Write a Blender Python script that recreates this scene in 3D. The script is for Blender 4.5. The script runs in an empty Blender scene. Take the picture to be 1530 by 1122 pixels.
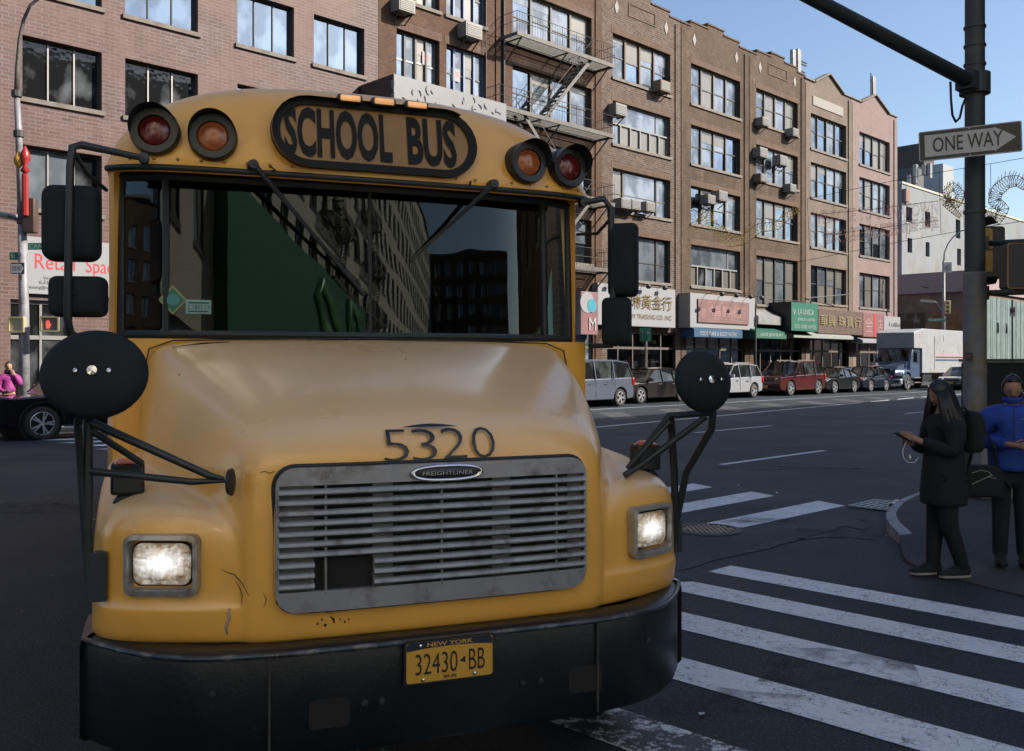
import bpy, bmesh, math, random
from mathutils import Vector, Matrix, Euler
R = math.radians
# ------------------------------------------------------------------ camera
scene = bpy.context.scene
cam_d = bpy.data.cameras.new('camera'); cam = bpy.data.objects.new('camera', cam_d)
scene.collection.objects.link(cam); scene.camera = cam
cam.location = (0, 0, 1.7); cam.rotation_euler = (R(90), 0, 0)
cam_d.sensor_width = 36; cam_d.lens = 36*1405/1530; cam_d.shift_y = -19/1530
cam_d.clip_end = 3000; cam_d.clip_start = .05
# ------------------------------------------------------------------ sky, sun, exposure
SUN_EL = R(33); SUN_AZ = R(97)            # azimuth clockwise from +Y
world = bpy.data.worlds.new('World'); scene.world = world; world.use_nodes = True
wt = world.node_tree; wt.nodes.clear()
sky = wt.nodes.new('ShaderNodeTexSky'); sky.sky_type = 'NISHITA'; sky.sun_disc = False
sky.sun_elevation = SUN_EL; sky.sun_rotation = SUN_AZ; sky.air_density = 1.0; sky.dust_density = 1.2; sky.ozone_density = 2.0
wb = wt.nodes.new('ShaderNodeBackground'); wb.inputs['Strength'].default_value = .106
wo = wt.nodes.new('ShaderNodeOutputWorld')
wt.links.new(sky.outputs[0], wb.inputs[0]); wt.links.new(wb.outputs[0], wo.inputs[0])
sd = bpy.data.lights.new('sun', 'SUN'); sun = bpy.data.objects.new('sun', sd); scene.collection.objects.link(sun)
sd.energy = 5.0; sd.angle = R(.5); sd.color = (1.0, .90, .76)
tosun = Vector((math.sin(SUN_AZ)*math.cos(SUN_EL), math.cos(SUN_AZ)*math.cos(SUN_EL), math.sin(SUN_EL)))
sun.rotation_euler = tosun.to_track_quat('Z', 'Y').to_euler()
scene.view_settings.view_transform = 'Standard'; scene.view_settings.look = 'None'
scene.view_settings.exposure = .85; scene.view_settings.gamma = 1
scene.render.engine = 'CYCLES'
scene.cycles.max_bounces = 6; scene.cycles.diffuse_bounces = 3; scene.cycles.glossy_bounces = 4
scene.cycles.transparent_max_bounces = 10; scene.cycles.caustics_reflective = False; scene.cycles.caustics_refractive = False
random.seed(7)
C = scene.collection
# ------------------------------------------------------------------ measuring frames
F = 1405.0; HY = 542.0; CX = 765.0; EYE = 1.7
TH = math.atan2(1405, 1425); CS, SN = math.cos(TH), math.sin(TH)
def W(s, m, z=0.):                      # street frame: s along the avenue, m across it (far side positive)
    return Vector((CS*s - SN*m, SN*s + CS*m, z))
def pm_(px, py, m):                     # photo measurement on the plane m -> (s, z)
    a = (px-CX)/F; D = m/(CS - SN*a)
    return D*(CS*a + SN), EYE + (HY-py)*D/F
def ps_(px, py, s):                     # on the plane s -> (m, z)
    a = (px-CX)/F; D = s/(SN + CS*a)
    return D*(CS - SN*a), EYE + (HY-py)*D/F
def pd_(px, py, D): return Vector(((px-CX)/F*D, D, EYE + (HY-py)/F*D))
def fs(px, m=29.6): return pm_(px, 0, m)[0]
# ------------------------------------------------------------------ mesh builder
class MB:
    def __init__(s): s.v = []; s.f = []; s.mi = []; s.cur = 0
    def add(s, vs, fs_, mi=None):
        o = len(s.v); s.v += [tuple(v) for v in vs]
        s.f += [tuple(i+o for i in f) for f in fs_]; s.mi += [s.cur if mi is None else mi]*len(fs_); return s
    def box(s, x0, x1, y0, y1, z0, z1):
        return s.add([(x0,y0,z0),(x1,y0,z0),(x1,y1,z0),(x0,y1,z0),(x0,y0,z1),(x1,y0,z1),(x1,y1,z1),(x0,y1,z1)],
                     [(0,3,2,1),(4,5,6,7),(0,1,5,4),(1,2,6,5),(2,3,7,6),(3,0,4,7)])
    def obox(s, c, sx, sy, sz, rot=(0,0,0)):
        m = Euler(rot).to_matrix(); c = Vector(c); n = MB(); n.box(-sx/2,sx/2,-sy/2,sy/2,-sz/2,sz/2)
        return s.add([c + m @ Vector(v) for v in n.v], n.f)
    def bar(s, p0, p1, w, h=None):          # square bar between two points
        h = h or w; p0 = Vector(p0); p1 = Vector(p1); d = (p1-p0).normalized()
        up = Vector((0,0,1)) if abs(d.z) < .95 else Vector((1,0,0))
        a = d.cross(up).normalized()*w/2; b = a.normalized().cross(d)*h/2
        return s.add([p0-a-b,p0+a-b,p0+a+b,p0-a+b,p1-a-b,p1+a-b,p1+a+b,p1-a+b],
                     [(0,1,2,3),(7,6,5,4),(0,4,5,1),(1,5,6,2),(2,6,7,3),(3,7,4,0)])
    def tube(s, pts, r, n=8, cap=True):
        pts = [Vector(p) for p in pts]; rs = r if isinstance(r, (list, tuple)) else [r]*len(pts)
        vs = []; a = None
        for i, p in enumerate(pts):
            d = (pts[min(i+1, len(pts)-1)] - pts[max(i-1, 0)]).normalized()
            if a is None:
                up = Vector((0,0,1)) if abs(d.z) < .9 else Vector((1,0,0)); a = d.cross(up).normalized()
            else:
                a = (a - d*a.dot(d)).normalized()
            b = d.cross(a)
            for k in range(n):
                t = 2*math.pi*k/n; vs.append(p + (a*math.cos(t) + b*math.sin(t))*rs[i])
        fc = []
        for i in range(len(pts)-1):
            for k in range(n):
                k2 = (k+1) % n; fc.append((i*n+k, i*n+k2, (i+1)*n+k2, (i+1)*n+k))
        if cap: fc.append(tuple(range(n))); fc.append(tuple(reversed(range((len(pts)-1)*n, len(pts)*n))))
        return s.add(vs, fc)
    def cyl(s, p0, p1, r0, r1=None, n=16): return s.tube([p0, p1], [r0, r0 if r1 is None else r1], n)
    def prism(s, poly, o, u, v, w):         # 2D polygon laid on axes u, v from o, extruded along w
        o = Vector(o); u = Vector(u); v = Vector(v); w = Vector(w); n = len(poly)
        a = [o + u*p[0] + v*p[1] for p in poly]
        return s.add(a + [q+w for q in a], [tuple(range(n)), tuple(reversed(range(n, 2*n)))] + [(i, i+n, (i+1)%n+n, (i+1)%n) for i in range(n)])
    def lathe(s, prof, o=(0,0,0), ax=(0,0,1), n=24, sq=(1,1)):   # prof: (radius, height)
        ax = Vector(ax).normalized(); o = Vector(o)
        up = Vector((0,0,1)) if abs(ax.z) < .9 else Vector((1,0,0)); a = up.cross(ax).normalized(); b = ax.cross(a)
        vs = []; fc = []
        for r, h in prof:
            for k in range(n):
                t = 2*math.pi*k/n; vs.append(o + ax*h + a*(math.cos(t)*r*sq[0]) + b*(math.sin(t)*r*sq[1]))
        for i in range(len(prof)-1):
            for k in range(n):
                k2 = (k+1) % n; fc.append((i*n+k, i*n+k2, (i+1)*n+k2, (i+1)*n+k))
        return s.add(vs, fc)
    def grid(s, rows, closed=False):
        n = len(rows[0]); vs = [p for r_ in rows for p in r_]; fc = []
        for i in range(len(rows)-1):
            for k in range(n if closed else n-1):
                k2 = (k+1) % n; fc.append((i*n+k, i*n+k2, (i+1)*n+k2, (i+1)*n+k))
        return s.add(vs, fc)
    def text(s, txt, o, u, v, w, h, depth=.004, bold=0.0):   # fitted to the box w x h whose lower left corner is o
        cu = bpy.data.curves.new('t', 'FONT'); cu.body = txt; cu.size = 1; cu.resolution_u = 3; cu.offset = bold
        ob = bpy.data.objects.new('t', cu); C.objects.link(ob)
        dg = bpy.context.evaluated_depsgraph_get(); me = bpy.data.meshes.new_from_object(ob.evaluated_get(dg))
        bpy.data.objects.remove(ob); bpy.data.curves.remove(cu)
        if not me.vertices: bpy.data.meshes.remove(me); return s
        xs = [q.co.x for q in me.vertices]; ys = [q.co.y for q in me.vertices]
        x0, x1, y0, y1 = min(xs), max(xs), min(ys), max(ys)
        u = Vector(u).normalized(); v = Vector(v).normalized(); nn = u.cross(v)
        o = Vector(o); kx = w/max(x1-x0, 1e-6); ky = h/max(y1-y0, 1e-6)
        s.add([o + u*((q.co.x-x0)*kx) + v*((q.co.y-y0)*ky) + nn*depth for q in me.vertices], [tuple(p.vertices) for p in me.polygons])
        bpy.data.meshes.remove(me); return s
    def mesh(s, name, mats):
        me = bpy.data.meshes.new(name); me.from_pydata(s.v, [], s.f)
        for m in (mats if isinstance(mats, (list, tuple)) else [mats]): me.materials.append(m)
        if any(s.mi): me.polygons.foreach_set('material_index', s.mi)
        me.update(); return me
    def build(s, name, mats, parent=None, smooth=False, bevel=0, sub=0, seg=2, fix=True, weld=False):
        me = s.mesh(name, mats)
        if fix or weld:
            bm = bmesh.new(); bm.from_mesh(me)
            if weld: bmesh.ops.remove_doubles(bm, verts=bm.verts, dist=1e-5)
            if fix: bmesh.ops.recalc_face_normals(bm, faces=bm.faces)
            bm.to_mesh(me); bm.free()
        o = bpy.data.objects.new(name, me); C.objects.link(o); o.parent = parent
        if smooth is True: me.shade_smooth()
        elif smooth: me.shade_smooth(); me.set_sharp_from_angle(angle=R(smooth))
        if bevel:
            b = o.modifiers.new('b', 'BEVEL'); b.width = bevel; b.segments = seg; b.limit_method = 'ANGLE'; b.angle_limit = R(40)
            if not smooth: me.shade_smooth(); me.set_sharp_from_angle(angle=R(50))
        if sub:
            q = o.modifiers.new('s', 'SUBSURF'); q.levels = sub; q.render_levels = sub; me.shade_smooth()
        return o
def split(mb, name, mats, parent=None, **k):      # one object for every loose piece
    par = list(range(len(mb.v)))
    def find(a):
        while par[a] != a: par[a] = par[par[a]]; a = par[a]
        return a
    for f in mb.f:
        for i in f[1:]: par[find(i)] = find(f[0])
    gr = {}
    for j, f in enumerate(mb.f): gr.setdefault(find(f[0]), []).append(j)
    out = []
    for js in gr.values():
        n = MB(); mp = {}
        for j in js:
            for i in mb.f[j]:
                if i not in mp: mp[i] = len(n.v); n.v.append(mb.v[i])
            n.f.append(tuple(mp[i] for i in mb.f[j])); n.mi.append(mb.mi[j])
        out.append(n.build(name, mats, parent, **k))
    return out
def tag(o, label=None, cat=None, group=None, kind=None):
    if label: o['label'] = label
    if cat: o['category'] = cat
    if group: o['group'] = group
    if kind: o['kind'] = kind
    return o
def thing(name, loc, rz=0, label=None, cat=None, group=None):
    o = bpy.data.objects.new(name, None); C.objects.link(o); o.location = loc; o.rotation_euler = (0, 0, rz)
    o.empty_display_size = .3; return tag(o, label, cat, group)
def kids(o): return [c for c in bpy.data.objects if c.parent == o]
def copy_tree(o, parent=None):
    c = o.copy(); C.objects.link(c); c.parent = parent
    for ch in kids(o): copy_tree(ch, c)
    return c
def skin(name, vs, es, mat, parent, sub=2, root=0):      # vs: (x,y,z,rx[,ry])
    me = bpy.data.meshes.new(name); me.from_pydata([v[:3] for v in vs], es, []); me.materials.append(mat)
    o = bpy.data.objects.new(name, me); C.objects.link(o); o.parent = parent
    md = o.modifiers.new('skin', 'SKIN'); md.use_smooth_shade = True
    if not me.skin_vertices: me.attributes  # layer comes with the modifier in background mode below
    bm = bmesh.new(); bm.from_mesh(me); ly = bm.verts.layers.skin.verify(); bm.verts.ensure_lookup_table()
    for i, v in enumerate(bm.verts):
        v[ly].radius = (v_r := (vs[i][3], vs[i][4] if len(vs[i]) > 4 else vs[i][3])); v[ly].use_root = (i == root)
    bm.to_mesh(me); bm.free()
    q = o.modifiers.new('s', 'SUBSURF'); q.levels = sub; q.render_levels = sub
    return o
# ------------------------------------------------------------------ materials
class N:
    def __init__(s, name):
        s.m = bpy.data.materials.new(name); s.m.use_nodes = True; s.t = s.m.node_tree; s.t.nodes.clear()
        s.out = s.new('ShaderNodeOutputMaterial'); s.b = s.new('ShaderNodeBsdfPrincipled'); s.l(s.b.outputs[0], s.out.inputs[0])
        tc = s.new('ShaderNodeTexCoord'); s.co = tc.outputs['Object']
    def new(s, t, **k):
        n = s.t.nodes.new(t)
        for a, b in k.items(): setattr(n, a, b)
        return n
    def l(s, a, b): s.t.links.new(a, b)
    def set(s, **k):
        for a, b in k.items():
            i = s.b.inputs[a.replace('_', ' ')]
            if hasattr(b, 'links'): s.l(b, i)
            else: i.default_value = (tuple(b)+(1,)) if isinstance(b, (tuple, list)) and len(b) == 3 else b
        return s
    def noise(s, scale, detail=4, rough=.6, co=None, dist=0):
        n = s.new('ShaderNodeTexNoise'); n.inputs['Scale'].default_value = scale; n.inputs['Detail'].default_value = detail
        n.inputs['Roughness'].default_value = rough; n.inputs['Distortion'].default_value = dist; s.l(co or s.co, n.inputs['Vector']); return n.outputs['Fac']
    def ramp(s, fac, stops):
        r = s.new('ShaderNodeValToRGB'); e = r.color_ramp.elements
        while len(e) < len(stops): e.new(.5)
        for i, (p, c) in enumerate(stops):
            e[i].position = p; e[i].color = (c, c, c, 1) if isinstance(c, (int, float)) else tuple(c)+(1,)
        s.l(fac, r.inputs[0]); return r.outputs[0]
    def mix(s, fac, a, b, mode='MIX'):
        n = s.new('ShaderNodeMix', data_type='RGBA', blend_type=mode)
        for i, v in ((0, fac), (6, a), (7, b)):
            if hasattr(v, 'links'): s.l(v, n.inputs[i])
            else: n.inputs[i].default_value = (tuple(v)+(1,)) if isinstance(v, (tuple, list)) else v
        return n.outputs[2]
    def math(s, op, a, b=0.):
        n = s.new('ShaderNodeMath', operation=op)
        for i, v in ((0, a), (1, b)):
            if hasattr(v, 'links'): s.l(v, n.inputs[i])
            else: n.inputs[i].default_value = v
        return n.outputs[0]
    def bump(s, h, strength=.3, dist=.01):
        n = s.new('ShaderNodeBump'); n.inputs['Strength'].default_value = strength; n.inputs['Distance'].default_value = dist
        s.l(h, n.inputs['Height']); s.l(n.outputs[0], s.b.inputs['Normal']); return s
    def mapped(s, scale=(1,1,1), loc=(0,0,0), rot=(0,0,0)):
        n = s.new('ShaderNodeMapping'); n.inputs['Scale'].default_value = scale; n.inputs['Location'].default_value = loc
        n.inputs['Rotation'].default_value = rot; s.l(s.co, n.inputs[0]); return n.outputs[0]
def dk(c, f): return tuple(min(1, x*f) for x in c)
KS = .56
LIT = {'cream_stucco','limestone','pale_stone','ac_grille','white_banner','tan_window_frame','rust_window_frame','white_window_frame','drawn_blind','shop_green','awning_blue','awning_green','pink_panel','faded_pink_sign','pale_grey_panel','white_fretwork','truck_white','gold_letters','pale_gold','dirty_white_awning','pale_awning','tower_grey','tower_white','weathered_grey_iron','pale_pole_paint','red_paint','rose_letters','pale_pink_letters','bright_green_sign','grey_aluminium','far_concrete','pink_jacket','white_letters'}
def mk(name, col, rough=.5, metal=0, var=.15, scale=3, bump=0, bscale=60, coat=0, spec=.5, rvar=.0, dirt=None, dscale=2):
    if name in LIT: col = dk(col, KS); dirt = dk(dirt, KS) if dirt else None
    n = N(name); f = n.noise(scale, 6)
    c = n.mix(n.ramp(f, [(.3, 0), (.7, 1)]), dk(col, 1-var), dk(col, 1+var))
    if dirt:
        d = n.ramp(n.noise(dscale, 8, .7), [(.5, 0), (.68, 1)]); c = n.mix(d, c, dirt)
    n.set(Base_Color=c, Roughness=rough, Metallic=metal, Coat_Weight=coat, Coat_Roughness=.06, Specular_IOR_Level=spec)
    if rvar: n.set(Roughness=n.math('ADD', n.math('MULTIPLY', n.noise(scale*4, 5), rvar), rough-rvar/2))
    if bump: n.bump(n.noise(bscale, 5), bump, .01)
    return n.m
def brick(name, c1, c2, mortar, bw=.22, rh=.075, stain=(.08,.06,.05), amt=.35, blotch=None, ms=.011, sh=.0):
    c1, c2, mortar, stain = dk(c1, KS), dk(c2, KS), dk(mortar, KS), dk(stain, KS); blotch = dk(blotch, KS) if blotch else None
    n = N(name); sp = n.new('ShaderNodeSeparateXYZ'); n.l(n.co, sp.inputs[0])
    cb = n.new('ShaderNodeCombineXYZ'); n.l(n.math('ADD', sp.outputs[0], sp.outputs[1]), cb.inputs[0]); n.l(sp.outputs[2], cb.inputs[1])
    b = n.new('ShaderNodeTexBrick'); n.l(cb.outputs[0], b.inputs['Vector'])
    b.inputs['Scale'].default_value = 1; b.inputs['Brick Width'].default_value = bw; b.inputs['Row Height'].default_value = rh
    b.inputs['Mortar Size'].default_value = ms; b.inputs['Mortar Smooth'].default_value = .3; b.inputs['Bias'].default_value = -.1
    b.inputs['Color1'].default_value = (*c1, 1); b.inputs['Color2'].default_value = (*c2, 1); b.inputs['Mortar'].default_value = (*mortar, 1)
    col = b.outputs['Color']
    col = n.mix(n.ramp(n.noise(1.7, 8, .7), [(.35, 0), (.75, .55)]), col, dk(c1, .62))
    if blotch: col = n.mix(n.ramp(n.noise(.35, 5, .65), [(.4, 0), (.62, .75)]), col, blotch)
    st = n.ramp(n.noise(1, 8, .75, n.mapped((.9, .9, .22))), [(.5, 0), (.72, amt)])
    col = n.mix(st, col, stain)
    n.set(Base_Color=col, Roughness=.85 - sh, Specular_IOR_Level=.3)
    n.bump(b.outputs['Fac'], -.5, .01); return n.m
def pane(name, refl, body, metal, rough=.04, wob=.25, stops=((.4, 0), (.6, 1)), body2=None, ns=1.3):
    n = N(name); f = n.ramp(n.noise(ns, 3, .5, n.mapped((1, 1, .8))), list(stops))
    n.set(Base_Color=n.mix(f, body, body2 or refl), Metallic=n.math('ADD', n.math('MULTIPLY', f, 0.0), metal), Roughness=rough, Specular_IOR_Level=.8)
    n.bump(n.noise(2.2, 2), wob, .02); return n.m
def emis(name, col, st, base=None):
    n = N(name); n.set(Base_Color=base or col, Emission_Color=col, Emission_Strength=st, Roughness=.3); return n.m
M = {}
M['pink'] = brick('pink_brick', (.165,.078,.07), (.25,.15,.145), (.28,.265,.29), .36, .115, (.11,.06,.055), .45, (.25,.15,.125), .016, .25)
M['brown'] = brick('brown_brick', (.13,.055,.029), (.26,.128,.068), (.21,.17,.14), .24, .088, (.10,.065,.05), .55, (.13,.066,.04), .017)
M['tan'] = brick('tan_brick', (.115,.064,.044), (.265,.175,.132), (.28,.235,.21), .26, .105, (.10,.07,.05), .35, None, .020)
M['tan2'] = brick('weathered_brick', (.11,.06,.035), (.235,.15,.097), (.235,.19,.15), .26, .10, (.035,.027,.02), .8, (.11,.072,.045), .018)
M['beige'] = brick('beige_brick', (.29,.22,.18), (.37,.295,.245), (.33,.28,.25), .20, .075, (.18,.14,.11), .5, (.20,.16,.13), .009)
M['rose'] = brick('rose_painted_brick', (.38,.28,.27), (.44,.335,.32), (.39,.31,.30), .20, .075, (.20,.145,.13), .4, None, .008)
M['mauve'] = mk('mauve_stucco', (.30,.22,.22), .8, var=.08)
M['bounce_wall'] = mk('bounce_render', (.80,.72,.58), .8, var=.06)  # walls out of view, kept pale so sunlight bounces onto the bus
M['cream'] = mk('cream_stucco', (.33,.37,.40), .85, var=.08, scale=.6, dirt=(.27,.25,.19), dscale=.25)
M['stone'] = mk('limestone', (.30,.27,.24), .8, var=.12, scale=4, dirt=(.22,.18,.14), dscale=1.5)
M['stone_w'] = mk('pale_stone', (.42,.40,.38), .7, var=.08, scale=4)
M['black_m'] = mk('black_iron', (.016,.023,.027), .45, var=.2)
M['iron'] = mk('fire_escape_iron', (.045,.045,.045), .6, var=.3, scale=8)
M['iron_g'] = mk('weathered_grey_iron', (.17,.16,.15), .6, var=.3, scale=8, dirt=(.08,.06,.05), dscale=5)
M['alu'] = mk('grey_aluminium', (.45,.44,.42), .4, .4, var=.1)
M['frame_d'] = mk('dark_window_frame', (.03,.033,.036), .5, var=.1)
M['frame_t'] = mk('tan_window_frame', (.20,.175,.15), .6, var=.12, scale=6)
M['frame_r'] = mk('rust_window_frame', (.17,.075,.04), .6, var=.15, scale=6)
M['frame_w'] = mk('white_window_frame', (.36,.36,.35), .55, var=.06)
M['frame_b'] = mk('blue_window_frame', (.14,.2,.36), .5, var=.06)
M['g_sky'] = pane('glass_sky', (.25,.32,.40), (.17,.22,.28), .95, .03, .15)
M['g_pale'] = pane('glass_pale', (.24,.28,.33), (.11,.135,.165), .5, .10, .2)
M['g_mid'] = pane('glass_mid', (.26,.30,.36), (.15,.18,.215), .35, .05, .4, ((.38, 0), (.62, 1)))
M['g_dark'] = pane('glass_dark', (.22,.24,.27), (.02,.022,.025), .5, .04, .3, ((.5, 0), (.75, 1)))
M['blind'] = mk('drawn_blind', (.22,.205,.18), .35, var=.15, scale=1.5, coat=.8)
M['ac'] = mk('ac_grille', (.34,.34,.335), .5, var=.08, dirt=(.3,.26,.2), dscale=6)
M['ac_d'] = mk('ac_louvre', (.20,.20,.20), .6)
M['ac_r'] = mk('rusty_ac_case', (.17,.12,.09), .7, var=.3, scale=9)
M['white'] = mk('white_enamel', (.70,.70,.69), .4, var=.04)
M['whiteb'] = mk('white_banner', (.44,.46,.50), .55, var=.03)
M['black_p'] = mk('black_plastic', (.011,.016,.019), .35, var=.15)
M['rub'] = mk('tyre_rubber', (.022,.022,.023), .8, var=.2, scale=20)
M['conc'] = mk('concrete', (.22,.22,.22), .85, var=.15, scale=6, bump=.2)
M['roof'] = mk('roof_tar', (.06,.06,.06), .9)
M['red'] = mk('red_paint', (.50,.03,.03), .4)
M['green'] = mk('street_sign_green', (.02,.26,.15), .45)
M['dgreen'] = mk('dark_sign_green', (.015,.13,.08), .4)
M['sgn_blk'] = mk('sign_black', (.018,.02,.022), .4)
M['dark_in'] = mk('dark_interior', (.012,.012,.013), .9)
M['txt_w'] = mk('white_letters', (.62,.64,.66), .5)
# ================================================================== ground, pavements, markings
def asphalt():
    n = N('asphalt'); base = n.ramp(n.noise(.35, 7, .65), [(.3, (.0055,.012,.020)), (.5, (.011,.0205,.031)), (.72, (.023,.036,.050))])
    sp = n.noise(70, 4, .85); c = n.mix(n.ramp(sp, [(.54, 0), (.66, 1)]), base, (.17,.19,.215))
    c = n.mix(n.ramp(n.noise(38, 3, .7), [(.60, 0), (.66, .8)]), c, (.055,.058,.064))
    c = n.mix(n.ramp(n.noise(2.2, 9, .75), [(.52, 0), (.75, .7)]), c, (.012,.014,.018))
    ed = n.new('ShaderNodeTexVoronoi', feature='DISTANCE_TO_EDGE'); ed.inputs['Scale'].default_value = .45
    wp = n.new('ShaderNodeVectorMath', operation='ADD'); nz = n.new('ShaderNodeTexNoise'); nz.inputs['Scale'].default_value = 1.6; nz.inputs['Detail'].default_value = 6
    n.l(n.co, nz.inputs['Vector']); n.l(nz.outputs['Color'], wp.inputs[0]); n.l(n.co, wp.inputs[1]); n.l(wp.outputs[0], ed.inputs['Vector'])
    cr = n.ramp(ed.outputs['Distance'], [(.0, 1), (.012, 0)]); cm = n.math('MULTIPLY', cr, n.ramp(n.noise(.22, 3), [(.5, 0), (.56, 1)]))
    c = n.mix(cm, c, (.012,.013,.015))
    n.set(Base_Color=c, Roughness=n.math('ADD', n.math('MULTIPLY', n.noise(.5, 5), .35), .50), Specular_IOR_Level=.4)
    n.bump(n.noise(45, 6, .85), .9, .02); return n.m
M['asph'] = asphalt()
def paint(name, wear, worn_lo, worn_hi):
    n = N(name); w = n.ramp(n.noise(7, 9, .75), [(worn_lo, 0), (worn_hi, 1)])
    v = n.new('ShaderNodeTexVoronoi', feature='DISTANCE_TO_EDGE'); v.inputs['Scale'].default_value = 5.5
    nz = n.new('ShaderNodeTexNoise'); nz.inputs['Scale'].default_value = 5; nz.inputs['Detail'].default_value = 5; n.l(n.co, nz.inputs['Vector'])
    ad = n.new('ShaderNodeVectorMath', operation='ADD'); n.l(nz.outputs['Color'], ad.inputs[0]); n.l(n.co, ad.inputs[1]); n.l(ad.outputs[0], v.inputs['Vector'])
    cr = n.math('MULTIPLY', n.ramp(v.outputs['Distance'], [(.0, 1), (.035, 0)]), n.ramp(n.noise(3, 4), [(.42, 0), (.5, 1)]))
    f = n.math('MAXIMUM', w, cr)
    wh = n.mix(n.ramp(n.noise(26, 6, .75), [(.35, 0), (.7, 1)]), (.60,.64,.70), (.80,.83,.86))
    n.set(Base_Color=n.mix(f, wh, (.045,.05,.055)), Roughness=.6); n.bump(n.noise(60, 5, .8), .3, .008); return n.m
M['paint'] = paint('road_paint', 0, .66, .78); M['paint_w'] = paint('worn_road_paint', 1, .44, .50); M['paint_f'] = paint('faint_road_paint', 1, .36, .43)
g = MB(); g.add([(-900,-900,0),(900,-900,0),(900,1500,0),(-900,1500,0)], [(0,1,2,3)])
tag(g.build('road', M['asph']), kind='structure')
def quad(mb, s0, s1, m0, m1, z=.004): mb.add([W(s0,m0,z), W(s1,m0,z), W(s1,m1,z), W(s0,m1,z)], [(0,1,2,3)])
def strip(mb, s0, s1, m0, m1, z=.004, n=1):
    for i in range(n): quad(mb, s0+(s1-s0)*i/n, s0+(s1-s0)*(i+1)/n, m0, m1, z)
def curved(mb, s0, s1, mf, w, n=10, z=.004):
    for i in range(n):
        a = s0+(s1-s0)*i/n; b = s0+(s1-s0)*(i+1)/n
        mb.add([W(a,mf(a)-w/2,z), W(b,mf(b)-w/2,z), W(b,mf(b)+w/2,z), W(a,mf(a)+w/2,z)], [(0,1,2,3)])
mk1 = MB()
for s0, s1 in ((6.50,6.83),(5.79,6.12),(4.97,5.32)): quad(mk1, s0, s1, .6, 4.32 if s0 > 6 else 4.9)
for k in range(19):                      # far crossing over the avenue
    m0 = 5.17 + k*1.02; a = 8.5 if k == 0 else 7.5
    mk1.add([W(a,m0+.06,.004), W(10.65+.3*min(k,2)/2,m0,.004), W(10.8+.3*min(k,2)/2,m0+.42,.004), W(a-.4,m0+.48,.004)], [(0,1,2,3)])
for s0 in range(-3, 60):                 # dashed lane lines
    for m, o in ((8.72, 13.5), (13.15, 19.2)):
        a = o + s0*12.2
        if -40 < a < 200 and not (m < 9 and a < 12): quad(mk1, a, a+3.6, m-.06, m+.06)
curved(mk1, 14, 120, lambda s: 16.2+(s-20)*.10 if s < 50 else 19.2, .16, 24)
curved(mk1, 13, 120, lambda s: 22.2, .10, 10)
tag(mk1.build('road_markings', M['paint']), kind='structure')
mk2 = MB()
mk4 = MB(); quad(mk4, 4.16, 4.50, .3, 5.4); tag(mk4.build('cracked_road_markings', paint('cracked_road_paint', 0, .58, .66)), kind='structure')
quad(mk2, 3.25, 3.62, .3, 5.4); quad(mk2, 2.2, 2.5, .4, 5.8)
tag(mk2.build('worn_road_markings', M['paint_w']), kind='structure')
# worn hatching in the middle of the avenue
mk3 = MB()
for k in range(9): mk3.add([W(22+k*3.3,17.9,.004), W(23.1+k*3.3,17.9,.004), W(25.6+k*3.3,20.6,.004), W(24.4+k*3.3,20.6,.004)], [(0,1,2,3)])
tag(mk3.build('hatched_road_markings', M['paint_f']), kind='structure')
def pavement_mat():
    n = N('pavement'); b = n.new('ShaderNodeTexBrick'); n.l(n.mapped(rot=(0,0,-TH)), b.inputs['Vector']); b.offset = 0
    b.inputs['Scale'].default_value = 1; b.inputs['Brick Width'].default_value = 1.5; b.inputs['Row Height'].default_value = 1.5; b.inputs['Mortar Size'].default_value = .012
    b.inputs['Color1'].default_value = (.042,.045,.05,1); b.inputs['Color2'].default_value = (.055,.058,.064,1); b.inputs['Mortar'].default_value = (.03,.03,.03,1)
    c = n.mix(n.ramp(n.noise(3, 8, .75), [(.4, 0), (.75, .8)]), b.outputs['Color'], (.022,.024,.028))
    c = n.mix(n.ramp(n.noise(60, 3, .8), [(.6, 0), (.72, .6)]), c, (.11,.11,.12))
    n.set(Base_Color=c, Roughness=.85); n.bump(n.noise(50, 4), .3, .01); return n.m
M['pave'] = pavement_mat()
M['kerb'] = mk('granite_kerb', (.30,.31,.34), .7, var=.2, scale=9, dirt=(.08,.08,.08), dscale=5)
# far pavement and its kerb
sw = MB(); sw.add([W(-120,26.5,.14),W(240,26.5,.14),W(240,34,.14),W(-120,34,.14)], [(0,1,2,3)])
tag(sw.build('far_pavement', M['pave']), kind='structure')
kb = MB(); q = [W(-120,26.3,0),W(240,26.3,0),W(240,26.5,0),W(-120,26.5,0)]
kb.add(q+[p+Vector((0,0,.143)) for p in q], [(0,1,5,4),(4,5,6,7)])
tag(kb.build('far_kerb', M['kerb']), kind='structure')
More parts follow.
